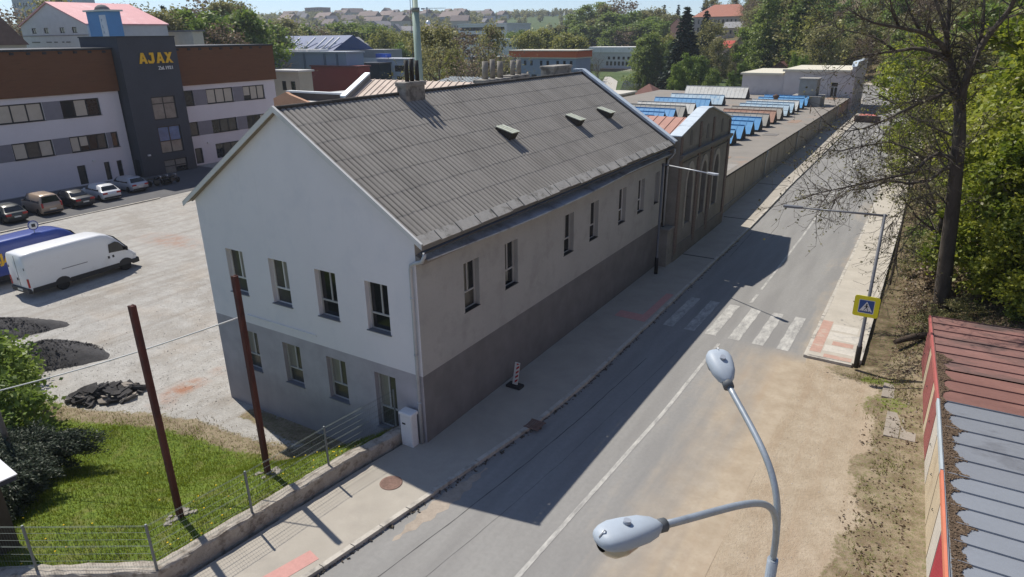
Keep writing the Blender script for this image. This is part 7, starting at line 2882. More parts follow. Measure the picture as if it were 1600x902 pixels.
def on_lawn(x, y, rng):
    lim = np.interp(x, [-30, -17, -14, -12.5, -10.6, -8, -5.5, -3.6, -2], [-6.5, -5.2, -4.2, -3.4, -2.9, -2.6, -2.1, -0.9, -0.3])
    p = sm(0.5, -0.7, y - lim + 0.4 * wob(x, y, 0.8, 2)) * garden(x, y) * (wall_dist(x, y) > 0.3)
    p = p * (0.5 + 0.5 * sm(-0.6, 0.2, wob(x, y, 1.1, 7)))
    return rng.random(len(x)) < p


blades('grass', 120000, (-19, -1.4, -15, 0), on_lawn, 0.05, 0.15, 'grass', 1, 'short green grass of the lawn')


def on_dry(x, y, rng):
    lim = np.interp(x, [-30, -17, -14, -12.5, -10.6, -8, -5.5, -3.6, -2], [-6.5, -5.2, -4.2, -3.4, -2.9, -2.6, -2.1, -0.9, -0.3])
    p = sm(1.2, 0.2, np.abs(y - lim - 0.5)) * garden(x, y) * 0.8 + (wall_dist(x, y) < 0.75) * (wall_dist(x, y) > 0.22) * garden(x, y) * 0.6
    return (rng.random(len(x)) < p) & (y < -0.1)


blades('dry_grass', 26000, (-19, -1.2, -14, 0), on_dry, 0.04, 0.13, 'dry', 2, 'dry tufts along the edge of the lawn')


def on_verge(x, y, rng):
    p = blob(x, y, 12.9, 12.9, 1.1, 0.5) * 0.9 + 0.4 * blob(x, y, 13.4, 10.6, 0.9, 1.4) * (wob(x, y, 0.5, 3) > 0.2) + 0.55 * (wob(x, y, 0.45, 9) > 0.15) * (x > 12.9) * (x < 14.5) * (y < 13)
    p = p + 0.25 * (foot_dist(x, y) > 0.3) * (y > 14) * (wob(x, y, 1.1, 5) > 0.1) * (x < 22)
    p = p * ~((x > 14.1) & (y < 15))
    return rng.random(len(x)) < p


blades('weeds', 60000, (11.6, 22, -3, 45), on_verge, 0.05, 0.17, 'grass', 3, 'weeds on the verge before the garages')
blades('dry_weeds', 60000, (11.6, 22, -3, 45), lambda x, y, rng: on_verge(x, y, rng) & (rng.random(len(x)) < 0.7), 0.06, 0.24, 'dry', 4, 'dry stalks on the verge and the brown bank')
# fallen leaves and clods over the brown bank and the verge
rng = np.random.default_rng(8)
n = 42000
x, y = rng.uniform(12.2, 22, n), rng.uniform(-3, 40, n)
ok = ((foot_dist(x, y) > 0.15) & (y > 13.5)) | ((y < 13.5) & (x < 14.45) & (rng.random(n) < 0.4) & (x > 12.9 + 0.3 * np.sin(y * 1.3)))
x, y = x[ok], y[ok]
C = np.stack([x, y, ground(x, y) + rng.uniform(0.0, 0.05, len(x))], 1)
me = leaves_mesh('fallen_leaves', C, 0.06, rng.random(len(x)), leaf_mat('fallen_leaf', (0.075, 0.05, 0.032), (0.24, 0.175, 0.115), 0.05), rng)
o = bpy.data.objects.new('fallen_leaves', me)
COL.objects.link(o)
tag(o, 'brown fallen leaves over the bank and the verge', 'leaf litter', kind='stuff')
# small stones on the yard and the sandy verge
mb = MB()
r = random.Random(44)
for i in range(3800):
    if r.random() < 0.78:
        px_, py_ = r.uniform(60, 360), r.uniform(420, 640)
        q = onz(px_, py_, -1.45)
        x_, y_ = q[0], q[1]
        if x_ > -11.3 and y_ > -0.2 or y_ < -3.8:
            continue
        s = r.uniform(0.012, 0.035)
    else:
        x_, y_ = r.uniform(10.3, 14.2), r.uniform(-8, 13)
        s = r.uniform(0.006, 0.022)
    z_ = gz(x_, y_)
    c = np.array([x_, y_, z_ + s * 0.2])
    v4 = [c + np.array([r.uniform(-s, s), r.uniform(-s, s), r.uniform(-s * 0.3, s)]) for _ in range(5)]
    mb.faces(v4, [(0, 1, 2), (0, 2, 3), (0, 3, 1), (1, 3, 4), (2, 3, 4), (1, 2, 4)])
mb.build('loose_stones', mat('loose_stone', (0.4, 0.38, 0.35), rough=0.95, var=0.35, scale=2), kind='stuff', label='loose stones on the yard and the verge', cat='stones')
# dandelions
mb = MB()
r = random.Random(6)
for i in range(170):
    x_, y_ = r.uniform(-9, -1.6), r.uniform(-11, -1.5)
    if not garden(np.array([x_]), np.array([y_]))[0] or wall_dist(np.array([x_]), np.array([y_]))[0] < 0.35:
        continue
    if r.random() > math.exp(-wall_dist(np.array([x_]), np.array([y_]))[0] * 0.55):
        continue
    z_ = gz(x_, y_) + r.uniform(0.08, 0.15)
    a = r.uniform(0, 6.28)
    mb.lathe([(0.0, 0.012), (0.022, 0.01), (0.03, 0.0), (0.012, -0.008)], (x_, y_, z_), n=7)
mb.build('dandelions', mat('dandelion', (0.65, 0.45, 0.01), rough=0.8), kind='stuff', label='yellow dandelions dotted over the lawn', cat='flowers')

# juniper and bushes at the left edge
def juniper(x, y, R, H, label, seed, tall=0.0):
    rng = np.random.default_rng(seed)
    z0 = gz(x, y)
    pts, al, tint = [], [], []
    mb = MB()
    for b in range(260):
        a = rng.random() * 6.283
        e = rng.random() ** 0.8
        l = R * (0.55 + 0.6 * rng.random()) * (1 + 0.25 * math.sin(3 * a + seed))
        m_ = int(190 * l / R + 12)
        s = np.sort(rng.random(m_) ** 0.6)
        hh = H * (0.25 + 0.75 * rng.random())
        base = np.stack([np.cos(a) * s * l, np.sin(a) * s * l, hh * np.sin(s * 2.2) * (1 - 0.25 * s) + 0.05], 1)
        d = base + rng.normal(size=(m_, 3)) * np.array([0.09, 0.09, 0.07]) * R / 1.6
        pts.append(d)
        al.append(np.tile([math.cos(a), math.sin(a), 0.15], (m_, 1)))
        tint.append(np.clip(0.2 + 0.6 * rng.random() + rng.normal(size=m_) * 0.12, 0, 1))
        if b % 5 == 0:
            mb.tube(base[:: max(1, m_ // 6)], 0.015, 4, cap=False)
    pts, al, tint = np.concatenate(pts), np.concatenate(al), np.concatenate(tint)
    t = thing('bush', (x, y, z0), label, 'bush')
    me = leaves_mesh('crown', pts, 0.036, tint, LEAVES['juniper'], rng, long=3.0, along=al)
    o = bpy.data.objects.new('foliage', me)
    COL.objects.link(o)
    o.parent = t
    o2 = bpy.data.objects.new('stems', mb.mesh('stems', BARK))
    COL.objects.link(o2)
    o2.parent = t


q = onz(48, 728, -0.5)
juniper(q[0], q[1], 1.65, 1.35, 'spreading dark juniper bush at the left side of the lawn', 5)
q = onz(-30, 760, -0.4)
juniper(q[0], q[1], 1.7, 1.7, 'dark juniper bush cut off by the left edge', 6)
q = onz(20, 800, -0.2)
juniper(q[0] - 0.3, q[1] - 0.1, 1.2, 1.2, 'low dark juniper nearest the wire fence at the left edge', 16)
q = onz(-5, 690, -0.8)
plant('bush_f', q[0], q[1], 2.9, 'leafy green bush behind the juniper at the left edge', 'bush', 'bush')
q = onz(12, 660, -1.0)
plant('bush_f', q[0] - 0.6, q[1] + 0.2, 3.3, 'yellow-green bush reaching up at the left edge below the gravel heap', 'bush', 'bush')
q = onz(25, 620, -1.3)
plant('bush_f', q[0] - 1.6, q[1], 2.6, 'yellow-green bush beside the gravel heap at the left edge', 'bush', 'bush')

# ------------------------------------------------------------------ buildings behind the works
def spot(px, py, D):
    return atd(px, py, D)


def block(name, label, px0, px1, pyt, D, zb_, back, wall_m, roof_m, rows=(), flat=0.35, roof='flat', ridge=2.0, group=None, win_m=None, fr_m=None, cat='building', over=0.3, skew=0.0, right_win=False):
    """house seen across the yard: its near face runs between two picture columns at distance D, top at row pyt.
    rows: (z above top (negative), height, [(fraction0, fraction1), ...])"""
    A = spot(px0, pyt, D)
    d = _ray(px1, pyt)
    Yp = A[1]
    B = ony(px1, pyt, Yp)
    x0, x1, zt_ = A[0], B[0], A[2]
    w = x1 - x0
    t = thing(name, ((x0 + x1) / 2, Yp + back / 2, zb_), label, cat, group)
    mb = MB()
    holes = []
    for dz, h, fr in rows:
        for f0, f1 in fr:
            holes.append((w * f0, zt_ + dz - zb_, w * f1, zt_ + dz + h - zb_))
    topp = [(0, zt_ - zb_), (w, zt_ - zb_), (w / 2, zt_ - zb_ + ridge)] if roof == 'gable' else None
    wall_panel(mb, (x0, Yp, zb_), X3, Z3, holes, w, zt_ - zb_, -Y3, 0.15, top=topp)
    mb.poly([(x1, Yp, zb_), (x1, Yp + back, zb_), (x1, Yp + back, zt_), (x1, Yp, zt_)])
    mb.poly([(x0, Yp, zb_), (x0, Yp + back, zb_), (x0, Yp + back, zt_), (x0, Yp, zt_)])
    back_p = [(x0, Yp + back, zb_), (x1, Yp + back, zb_), (x1, Yp + back, zt_)] + ([((x0 + x1) / 2, Yp + back, zt_ + ridge)] if roof == 'gable' else []) + [(x0, Yp + back, zt_)]
    mb.poly(back_p)
    mb.build('wall', wall_m, t)
    for (a, b, c, e) in holes:
        nm = max(0, int((c - a) / 1.3))
        window(t, (x0 + a, Yp, zb_ + b), X3, -Y3, c - a, e - b, 0.15, [(c - a) * (i + 1) / (nm + 1) for i in range(nm)], [], fr_m or FRAMED, win_m or GLASS, bar=0.1)
    mb = MB()
    if roof == 'flat':
        mb.box(x0 - over, Yp - over, zt_, x1 + over, Yp + back + over, zt_ + flat)
    elif roof == 'gable':
        xm = (x0 + x1) / 2
        for s in (-1, 1):
            xe = x0 - over if s < 0 else x1 + over
            ze = zt_ - ridge * over / (w / 2)
            mb.prism([(xm, Yp - over, zt_ + ridge + 0.02), (xe, Yp - over, ze + 0.02), (xe, Yp - over, ze + 0.2), (xm, Yp - over, zt_ + ridge + 0.24)], (0, back + 2 * over, 0))
    elif roof == 'side':     # ridge across the view
        ym = Yp + back / 2
        mb.prism([(x0 - over, Yp - over, zt_), (x0 - over, Yp + back + over, zt_), (x0 - over, ym, zt_ + ridge)], (w + 2 * over, 0, 0))
    elif roof == 'hip':
        o = over
        a = [(x0 - o, Yp - o, zt_), (x1 + o, Yp - o, zt_), (x1 + o, Yp + back + o, zt_), (x0 - o, Yp + back + o, zt_)]
        k = min(back, w) / 2
        rdg = [(x0 + k, Yp + back / 2, zt_ + ridge), (x1 - k, Yp + back / 2, zt_ + ridge)]
        mb.faces(a + rdg, [(0, 1, 5, 4), (1, 2, 5), (2, 3, 4, 5), (3, 0, 4), (3, 2, 1, 0)])
    mb.build('roof', roof_m, t)
    return t, x0, x1, Yp, zt_


def even(n, lo=0.06, hi=0.94, fill=0.5):
    s = (hi - lo) / n
    return [(lo + s * i + s * (1 - fill) / 2, lo + s * (i + 1) - s * (1 - fill) / 2) for i in range(n)]


BLG = mat('hall_blue_grey', (0.3, 0.36, 0.47), rough=0.7, var=0.06, scale=0.2)
REDW = mat('hall_red', (0.36, 0.06, 0.055), rough=0.7, var=0.06, scale=0.3)
PALB = mat('pale_blue_render', (0.4, 0.45, 0.55), rough=0.8, var=0.05)
WHB = mat('white_render', (0.62, 0.62, 0.62), rough=0.85, var=0.07, scale=0.4)
BEI = mat('beige_render', (0.42, 0.39, 0.32), rough=0.9, var=0.08)
GRR = mat('grey_roof', (0.3, 0.3, 0.31), rough=0.85, var=0.1, scale=0.3)
CRR = mat('cream_edge', (0.6, 0.57, 0.48), rough=0.8, var=0.06)
BLR = mat('dark_blue_roof', (0.035, 0.075, 0.2), rough=0.6, var=0.14, scale=0.4)
REDR = mat('red_tile_roof', (0.4, 0.17, 0.12), rough=0.85, var=0.15, scale=1.0, stretch=(1, 1, 5))
PINKR = mat('pink_sheet_roof', (0.62, 0.3, 0.31), rough=0.6, var=0.08, scale=0.8, stain=(0.66, 0.42, 0.43), stain_scale=0.4)
BRNR = mat('brown_tile_roof', (0.15, 0.1, 0.085), rough=0.9, var=0.2, scale=2)
ORG = mat('orange_band', (0.55, 0.13, 0.05), rough=0.7, var=0.06)
GRB = mat('grey_blue_cladding', (0.26, 0.3, 0.39), rough=0.8, var=0.08)
STRIPR = mat('pinkish_ribbed_roof', (0.52, 0.42, 0.35), rough=0.7, var=0.12, scale=0.8, stain=(0.4, 0.3, 0.25), stain_scale=0.6)  # pinkish tone of the sheets themselves
SILR = mat('silver_ribbed_roof', (0.45, 0.48, 0.48), rough=0.5, var=0.12, scale=0.8, metal=0.2, stain=(0.32, 0.34, 0.34))

# beige annexe at the right end of the office block
t, x0, x1, Yp, zt_ = block('annexe', 'small beige flat-roofed annexe at the right end of the office block', 424, 466, 112, 100, -2, 2.5, BEI, mat('pale_slab', (0.5, 0.49, 0.47)), rows=[(-2.6, 1.3, [(0.34, 0.5), (0.67, 0.84)])], flat=0.25)
# blue-grey hall and its red and glass front
t, x0, x1, Yp, zt_ = block('sheet_hall', 'large blue-grey sheet hall beyond the annexe with blue roof behind', 400, 540, 83, 178, -2, 6, BLG, mat('hall_roof', (0.4, 0.42, 0.46)), rows=[(-8.6, 1.6, [(0.515, 0.54)])], flat=0.4)
mb = MB()
for f in (0.27, 0.56, 0.78, 0.91):
    xx = x0 + (x1 - x0) * f
    mb.box(xx - 0.25, Yp - 0.25, -2, xx + 0.25, Yp - 0.01, zt_)
mb.build('pilasters', mat('hall_pilaster', (0.13, 0.17, 0.24)), t)
mb = MB()
for f0, f1 in ((0.3, 0.43), (0.46, 0.55), (0.57, 0.7)):
    mb.box(x0 + (x1 - x0) * f0, Yp + 1, zt_ + 0.4, x0 + (x1 - x0) * f1, Yp + 4, zt_ + 0.9)
mb.build('roof_lights', mat('roof_light_white', (0.75, 0.74, 0.7)), t)
block('red_hall', 'low windowless red sheet building before the blue-grey hall', 486, 559, 104, 168, -2, 4, REDW, mat('red_edge', (0.2, 0.06, 0.06)), flat=0.3)
block('glass_link', 'dark glazed link between the red building and the pale blue block', 560, 592, 100, 170, -2, 8, mat('dark_glazing', (0.012, 0.03, 0.045), rough=0.08, spec=0.6), FRAMED, flat=0.3)
YW = mat('yellow_frames', (0.5, 0.36, 0.05))
t, x0, x1, Yp, zt_ = block('pale_blue_block', 'pale blue flat-roofed block with yellow trimmed windows', 589, 638, 93, 172, -2, 4, PALB, mat('pale_edge', (0.6, 0.62, 0.66)), rows=[(-2.9, 1.5, [(0.08, 0.2), (0.3, 0.42), (0.55, 0.95)]), (-5.6, 1.6, [(0.08, 0.2), (0.3, 0.42), (0.6, 0.95)])], flat=0.3)
mb = MB()
for f in (0.04, 0.22, 0.44):
    mb.box(x0 + (x1 - x0) * f, Yp - 0.03, zt_ - 4.0, x0 + (x1 - x0) * (f + 0.05), Yp - 0.003, zt_ - 3.1)
mb.build('yellow_panels', YW, t)
mb = MB()
mb.box(x0 - 2.2, Yp + 2, zt_ + 0.31, x0 + 1.4, Yp + 4, zt_ + 1.3)
mb.build('rooftop_sign', mat('roof_sign_blue', (0.03, 0.09, 0.4)), t)
block('white_store', 'white flat store with grey roof behind the red building', 536, 600, 90, 200, -2, 8, WHB, GRR, rows=[(-2.4, 1.5, [(0.07, 0.16), (0.21, 0.34)])], flat=2.2, over=0.0)
block('gabled_store', 'white gabled store beside the large blue roof', 520, 550, 72, 232, -2, 8, WHB, GRR, rows=[(-1.8, 1.2, [(0.3, 0.4), (0.6, 0.7)])], roof='gable', ridge=2.6)
t, x0, x1, Yp, zt_ = block('blue_roof_hall', 'wide hall with large dark blue roof and slanting white masts', 320, 520, 79, 216, -2, 16, BLG, BLR, roof='side', ridge=4.0)
mb = MB()
for f in (0.5, 0.6, 0.69, 0.8, 0.88, 0.93, 0.97):
    xx = x0 + (x1 - x0) * f
    mb = MB()
    mb.tube([(xx - 0.8, Yp - 1, zt_ - 0.5), (xx + 0.8, Yp + 4, zt_ + 3.4)], 0.25, 6)
    mb.build('mast', mat('mast_white', (0.72, 0.72, 0.7)), t)

# roofs close behind the long grey roof
A = spot(542, 157, 56)
xl = A[0]
B_ = onx(577, 124, xl)
ey, ez, ry, rz_ = A[1], A[2], B_[1], B_[2]
xr = ony(768, 140, ey)[0]
st = thing('rear_wing', ((xl + xr) / 2, ry, -1.5), 'rear wing with sunlit ribbed roof and pale blue capped gable behind the grey roof', 'building')
mb = MB()
mb.poly([(xl, ey, -1.6), (xr, ey, -1.6), (xr, ey, ez), (xl, ey, ez)])
by_ = 2 * ry - ey
mb.prism([(xl, ey, -1.6), (xl, ey, ez - 0.1), (xl, ry, rz_ - 0.1), (xl, by_, ez - 0.1), (xl, by_, -1.6)], (0.3, 0, 0))
mb.prism([(xr - 0.3, ey, -1.6), (xr - 0.3, ey, ez - 0.1), (xr - 0.3, ry, rz_ - 0.1), (xr - 0.3, by_, ez - 0.1), (xr - 0.3, by_, -1.6)], (0.3, 0, 0))
mb.build('wall', GREYP, st)
mb = MB()
sl_ = math.hypot(ry - ey, rz_ - ez)
for s in (1, -1):
    mb.poly([(xl, ey if s > 0 else by_, ez), (xr, ey if s > 0 else by_, ez), (xr, ry, rz_), (xl, ry, rz_)])
    n = int((xr - xl) / 0.62)
    for k in range(n + 1):
        x_ = xl + (xr - xl) * k / n
        mb.obox((x_ - 0.03, ry, rz_ + 0.002), (0.07, 0, 0), (0, (ey if s > 0 else by_) - ry, ez - rz_), (0, 0, 0.06))
mb.build('roof', STRIPR, st)
mb = MB()
mb.prism([(xl - 0.45, ey - 0.3, ez + 0.25), (xl - 0.45, ry, rz_ + 0.4), (xl - 0.45, ry, rz_ + 0.55), (xl - 0.45, ey - 0.3, ez + 0.4)], (0.6, 0, 0))
mb.build('gable_capping', CAPBLUE, st)
mb = MB()
mb.prism([(xl - 0.1, ey - 0.2, ez - 0.2), (xl - 0.1, ry, rz_ - 0.1), (xl - 0.1, ry, rz_ + 0.39), (xl - 0.1, ey - 0.2, ez + 0.24)], (0.24, 0, 0))
mb.build('gable_parapet', mat('parapet_plaster', (0.2, 0.19, 0.18)), st)
# silver roof behind it
A, B_ = spot(662, 136, 78), spot(668, 119, 84)
xl, xr = A[0], ony(766, 130, A[1])[0]
sv = thing('silver_roofed_shed', ((xl + xr) / 2, B_[1], -1.5), 'low shed with silver ribbed roof behind the rear wing', 'shed')
mb = MB()
mb.box(xl, A[1], -1.6, xr, A[1] + 12, A[2] - 0.05)
mb.build('wall', GREYP, sv)
mb = MB()
mb.poly([(xl, A[1] - 0.2, A[2]), (xr, A[1] - 0.2, A[2]), (xr, B_[1], B_[2]), (xl, B_[1], B_[2])])
mb.poly([(xl, 2 * B_[1] - A[1], A[2]), (xr, 2 * B_[1] - A[1], A[2]), (xr, B_[1], B_[2]), (xl, B_[1], B_[2])])
for k in range(18):
    x_ = xl + (xr - xl) * k / 17
    mb.obox((x_ - 0.04, B_[1], B_[2] + 0.002), (0.08, 0, 0), (0, A[1] - 0.2 - B_[1], A[2] - B_[2]), (0, 0, 0.08))
mb.build('roof', SILR, sv)
# flat roof with dark parapet and the salmon gable next to the office block
A = spot(450, 143, 66)
fy = A[1]
z0_ = A[2] - 0.75
fr_ = thing('flat_roofed_wing', (A[0] + 4, fy - 4, -1.5), 'flat pale-roofed wing with dark parapet and salmon gable beside the office block', 'building')
Pn = [onz(449, 150, z0_), onz(499, 170, z0_), onz(552, 162, z0_), onz(575, 138, z0_)]
ring = [np.array([p[0], p[1], z0_]) for p in Pn]
mb = MB()
mb.prism([(p[0], p[1], -1.6) for p in ring], (0, 0, z0_ + 1.6 - 0.06))
mb.build('wall', mat('salmon_render', (0.45, 0.26, 0.17), rough=0.9, var=0.12), fr_)
mb = MB()
mb.prism([tuple(p - Z3 * 0.055) for p in ring], (0, 0, 0.05))
mb.build('roof', mat('pale_membrane', (0.5, 0.5, 0.49), rough=0.8, var=0.08, scale=0.4, stain=(0.36, 0.35, 0.33), stain_scale=0.3), fr_)
L0_, R0_ = spot(450, 143, 66), ony(568, 131, fy)
mb = MB()
mb.box(L0_[0], fy, -1.6, R0_[0], fy + 0.4, A[2] - 0.08)
mb.build('parapet', mat('parapet_dark', (0.06, 0.05, 0.048)), fr_)
mb = MB()
mb.box(L0_[0] - 0.2, fy - 0.1, A[2] - 0.078, R0_[0], fy + 0.5, A[2] + 0.08)
mb.build('capping', mat('capping_white', (0.6, 0.62, 0.64)), fr_)
mb = MB()
gy = ring[1][1]
g = [ony(px, py, gy) for px, py in ((427, 154), (446, 144), (452, 148), (500, 168))]
mb.prism([(g[0][0], gy, -1.6)] + [tuple(p) for p in g] + [(g[3][0], gy, -1.6)], (0, 0.35, 0))
mb.build('gable', mat('salmon_render', (0.45, 0.26, 0.17)), fr_)

# orange-banded block, white shed and others towards the pond
t, x0, x1, Yp, zt_ = block('orange_banded_block', 'grey-blue two-storey block with broad orange band under its flat roof', 798, 900, 91, 190, -2.5, 9, GRB, CRR,
      rows=[(-1.9, 1.3, [(0.08, 0.12), (0.21, 0.25), (0.31, 0.35), (0.46, 0.5), (0.56, 0.6), (0.71, 0.75), (0.81, 0.85), (0.91, 0.95)]), (-5.4, 1.1, [(0.1, 0.18), (0.33, 0.41), (0.6, 0.68)])], flat=0.25)
mb = MB()
mb.box(x0 - 0.35, Yp - 0.35, zt_ + 0.26, x1 + 0.35, Yp + 9.3, zt_ + 1.9)
mb.build('orange_band', ORG, t)
mb = MB()
mb.box(x0 - 0.7, Yp - 0.7, zt_ + 1.9, x1 + 0.7, Yp + 9.6, zt_ + 2.15)
mb.build('roof_edge', CRR, t)
t, x0, x1, Yp, zt_ = block('white_works', 'long white works beyond the meadow with a lighter roof edge', 918, 1004, 82, 296, -3, 12, mat('white_works_wall', (0.5, 0.5, 0.49), var=0.08), mat('white_works_roof', (0.7, 0.7, 0.68)), rows=[(-5.4, 1.7, even(9, 0.34, 0.98, 0.6)), (-2.9, 1.2, even(7, 0.36, 0.98, 0.5))], flat=2.2, over=0.4)
mb = MB()
mb.box(x0 + (x1 - x0) * 0.3, Yp - 3, -3, x1 + 1, Yp - 0.05, -1.2)
mb.build('loading_ramp', mat('ramp_dark', (0.12, 0.09, 0.085)), t)
block('hip_roofed_house', 'house with brown hipped roof among the trees above the white works', 925, 950, 72, 370, 0, 16, BEI, BRNR, roof='hip', ridge=4)
block('flat_institute', 'three-storey white institute with long window bands in the middle distance', 716, 792, 40, 330, -2, 22, WHB, mat('white_parapet', (0.62, 0.62, 0.62)), rows=[(-2.6, 1.6, [(0.04, 0.55), (0.6, 0.95)]), (-5.8, 1.6, [(0.04, 0.55), (0.6, 0.95)]), (-9.0, 1.6, [(0.04, 0.95)])], flat=0.7)
block('low_canteen', 'low white pavilion at the foot of the institute', 742, 806, 64, 300, -2, 14, WHB, mat('canteen_roof', (0.66, 0.66, 0.64)), rows=[(-2.6, 1.4, even(6))], flat=0.8)
block('grey_workshop', 'grey workshop with light roof behind the bare trees', 734, 782, 92, 150, -2, 4, mat('workshop_grey', (0.27, 0.25, 0.24), var=0.15), GRR, rows=[(-2.3, 1.4, even(5))], flat=0.5)
# little house with red-brown hipped roof by the pond, and shed before it
block('pond_house', 'small whitewashed house with red-brown hipped roof by the pond', 992, 1020, 148, 148, -2.3, 6, WHB, mat('pond_roof', (0.17, 0.085, 0.07), rough=0.9, var=0.15), roof='hip', ridge=2.2, rows=[(-2.0, 1.2, [(0.2, 0.35), (0.62, 0.78)])], over=0.7)
block('pond_shed', 'long plastered shed with pale flat roof in front of the pond house', 930, 968, 148, 132, -2.2, 8, mat('shed_plaster', (0.25, 0.22, 0.18), var=0.15), mat('shed_roof', (0.52, 0.49, 0.43)), flat=0.3)
# houses on the right behind the end building
block('grey_gabled_house', 'grey-roofed house with a steep front gable below the red-roofed school', 1134, 1180, 84, 225, -2, 12, mat('house_ochre', (0.38, 0.27, 0.18), var=0.1), mat('house_slate', (0.19, 0.2, 0.19), var=0.15), roof='gable', ridge=5.4, rows=[(-2.6, 1.5, [(0.2, 0.36), (0.6, 0.76)])])
block('red_roofed_cottage', 'cottage with bright red roof beside the grey gabled house', 1118, 1142, 75, 240, -2, 9, mat('house_pink', (0.45, 0.33, 0.28)), mat('bright_red_roof', (0.42, 0.07, 0.05), var=0.1), roof='side', ridge=2.4)
block('white_cottage', 'white cottage half hidden between the trunks behind the end building', 1210, 1245, 82, 205, -1, 9, WHB, mat('cottage_slate', (0.2, 0.23, 0.27)), roof='side', ridge=3.0, rows=[(-2.2, 1.3, even(3, fill=0.35))])
block('brick_outbuilding', 'dark red outbuilding below the white cottage', 1205, 1232, 107, 180, -2, 6, mat('outbuilding_red', (0.13, 0.055, 0.045), var=0.2), mat('outbuilding_roof', (0.14, 0.06, 0.055)), roof='gable', ridge=1.5)
sy = spot(1086, 28, 330)
block('school', 'long school with red hipped roof standing on the wooded hill', 1084, 1172, 27, 330, gz(sy[0] + 12, sy[1] + 6) - 6, 15, mat('school_render', (0.42, 0.39, 0.35), var=0.08), REDR, roof='hip', ridge=5.6, rows=[(-3.2, 1.9, even(12, fill=0.42)), (-6.8, 1.9, even(12, fill=0.42))], over=0.8)
block('school_annexe', 'grey-roofed annexe below the red-roofed school', 1128, 1186, 44, 300, gz(sy[0] + 30, sy[1] - 20) - 6, 12, mat('annexe_render', (0.36, 0.31, 0.25)), mat('annexe_roof', (0.26, 0.26, 0.27)), roof='side', ridge=2.6, rows=[(-2.4, 1.4, even(7, fill=0.4))])
block('pink_house', 'small salmon gable house among the trees left of the school', 1048, 1066, 40, 300, 2, 10, mat('salmon_house', (0.5, 0.27, 0.2)), BRNR, roof='gable', ridge=2.5)

# above the office block on the left
t, x0, x1, Yp, zt_ = block('white_gabled_house', 'big whitewashed gable house with pink sheet roof above the office block', 32, 136, 42, 112, 4, 13, mat('wash_white', (0.56, 0.55, 0.55), var=0.08), PINKR, roof='gable', ridge=3.3,
      rows=[(-1.15, 0.85, [(0.17, 0.24), (0.36, 0.43), (0.6, 0.67), (0.78, 0.85)])], over=0.25)
mb = MB()
mb.box(x0, Yp - 0.08, zt_ - 1.55, x1, Yp - 0.003, zt_ - 1.42)
mb.build('string_course', mat('string_dark', (0.25, 0.23, 0.24)), t)
for f in (0.33, 0.56):
    window(t, (x0 + (x1 - x0) * f, Yp + 0.12, zt_ + 0.75), X3, -Y3, 0.8, 0.95, 0.15, [0.4], [], FRAMED, GLASS, bar=0.06)
for f0, f1 in ((0.13, 0.26), (0.36, 0.44), (0.48, 0.53), (0.6, 0.63), (0.66, 0.72)):
    mb = MB()
    mb.box(x0 + (x1 - x0) * f0, Yp - 0.05, zt_ - 2.55, x0 + (x1 - x0) * f1, Yp - 0.003, zt_ - 2.4)
    mb.build('vent_slot', FRAMED, t)
block('house_wing', 'white wing of the gable house with pink roof, right of the blue tower', 176, 206, 42, 122, 4, 4, mat('wash_white', (0.56, 0.55, 0.55)), PINKR, roof='side', ridge=3.0, rows=[(-1.3, 0.9, [(0.2, 0.32), (0.7, 0.82)])])
TB = mat('tower_blue', (0.1, 0.26, 0.52), rough=0.7, var=0.08, scale=0.4)
t, x0, x1, Yp, zt_ = block('blue_tower', 'sky-blue tower with white ledge and a white lettered strip', 134, 164, 19, 100, 2, 2.2, TB, mat('tower_ledge', (0.62, 0.62, 0.58)), flat=0.22, over=0.3)
mb = MB()
mb.box(x0 + (x1 - x0) * 0.66, Yp - 0.06, zt_ - 4.9, x0 + (x1 - x0) * 0.98, Yp - 0.003, zt_ - 0.5)
sp = mb.build('sign_strip', mat('strip_white', (0.62, 0.66, 0.72)), t)
for i, ch in enumerate('PLAST'):
    text_obj('letter', ch, 0.6, 0.02, mat('strip_letter', (0.3, 0.38, 0.5)), sp, (x0 + (x1 - x0) * 0.73, Yp - 0.08, zt_ - 1.45 - i * 0.82), (1, 0, 0), (0, 0, 1), bold=0.01)
mb = MB()
mb.lathe([(1.1, 0), (0.9, 0.4), (0.5, 0.7), (0, 0.8)], ((x0 + x1) / 2, Yp + 1.1, zt_ + 0.2), n=16)
mb.build('roof', mat('tower_cap', (0.12, 0.12, 0.13)), t)
block('brown_roofed_house', 'house with big brown tiled roof at the left edge above the office block', -110, -34, 72, 100, 2, 6, BEI, BRNR, roof='side', ridge=4.4)
block('cream_shop', 'cream flat-roofed shop with blue panel behind the stair tower', 230, 300, 51, 118, 0, 2, mat('shop_cream', (0.52, 0.49, 0.41)), mat('shop_roof', (0.16, 0.16, 0.17)), flat=0.25)
q = spot(290, 56, 117.6)
mb = MB()
e = ony(301, 72, q[1])
s_ = ony(271, 56, q[1])
mb.box(s_[0], q[1] - 0.1, e[2] - 3, e[0], q[1] - 0.02, s_[2])
tag(mb.build('blue_hoarding', mat('hoarding_blue', (0.03, 0.12, 0.45), rough=0.6, var=0.08)), 'bright blue panel fixed before the cream shop', 'panel')
block('pale_tower_block', 'pale high block of flats behind the trees at the upper left corner', 14, 46, -14, 260, 0, 6, mat('flats_grey', (0.42, 0.42, 0.46), var=0.08), GRR, rows=[(-3.0 - 3 * i, 1.4, even(6, fill=0.5)) for i in range(8)], flat=0.4)
block('pale_slab_block', 'long pale blue block of flats on the skyline at the upper left', 58, 116, 2, 420, 10, 12, mat('flats_blue', (0.36, 0.42, 0.5), var=0.06), GRR, rows=[(-2.6 - 3 * i, 1.4, even(12, fill=0.5)) for i in range(4)], flat=0.4)

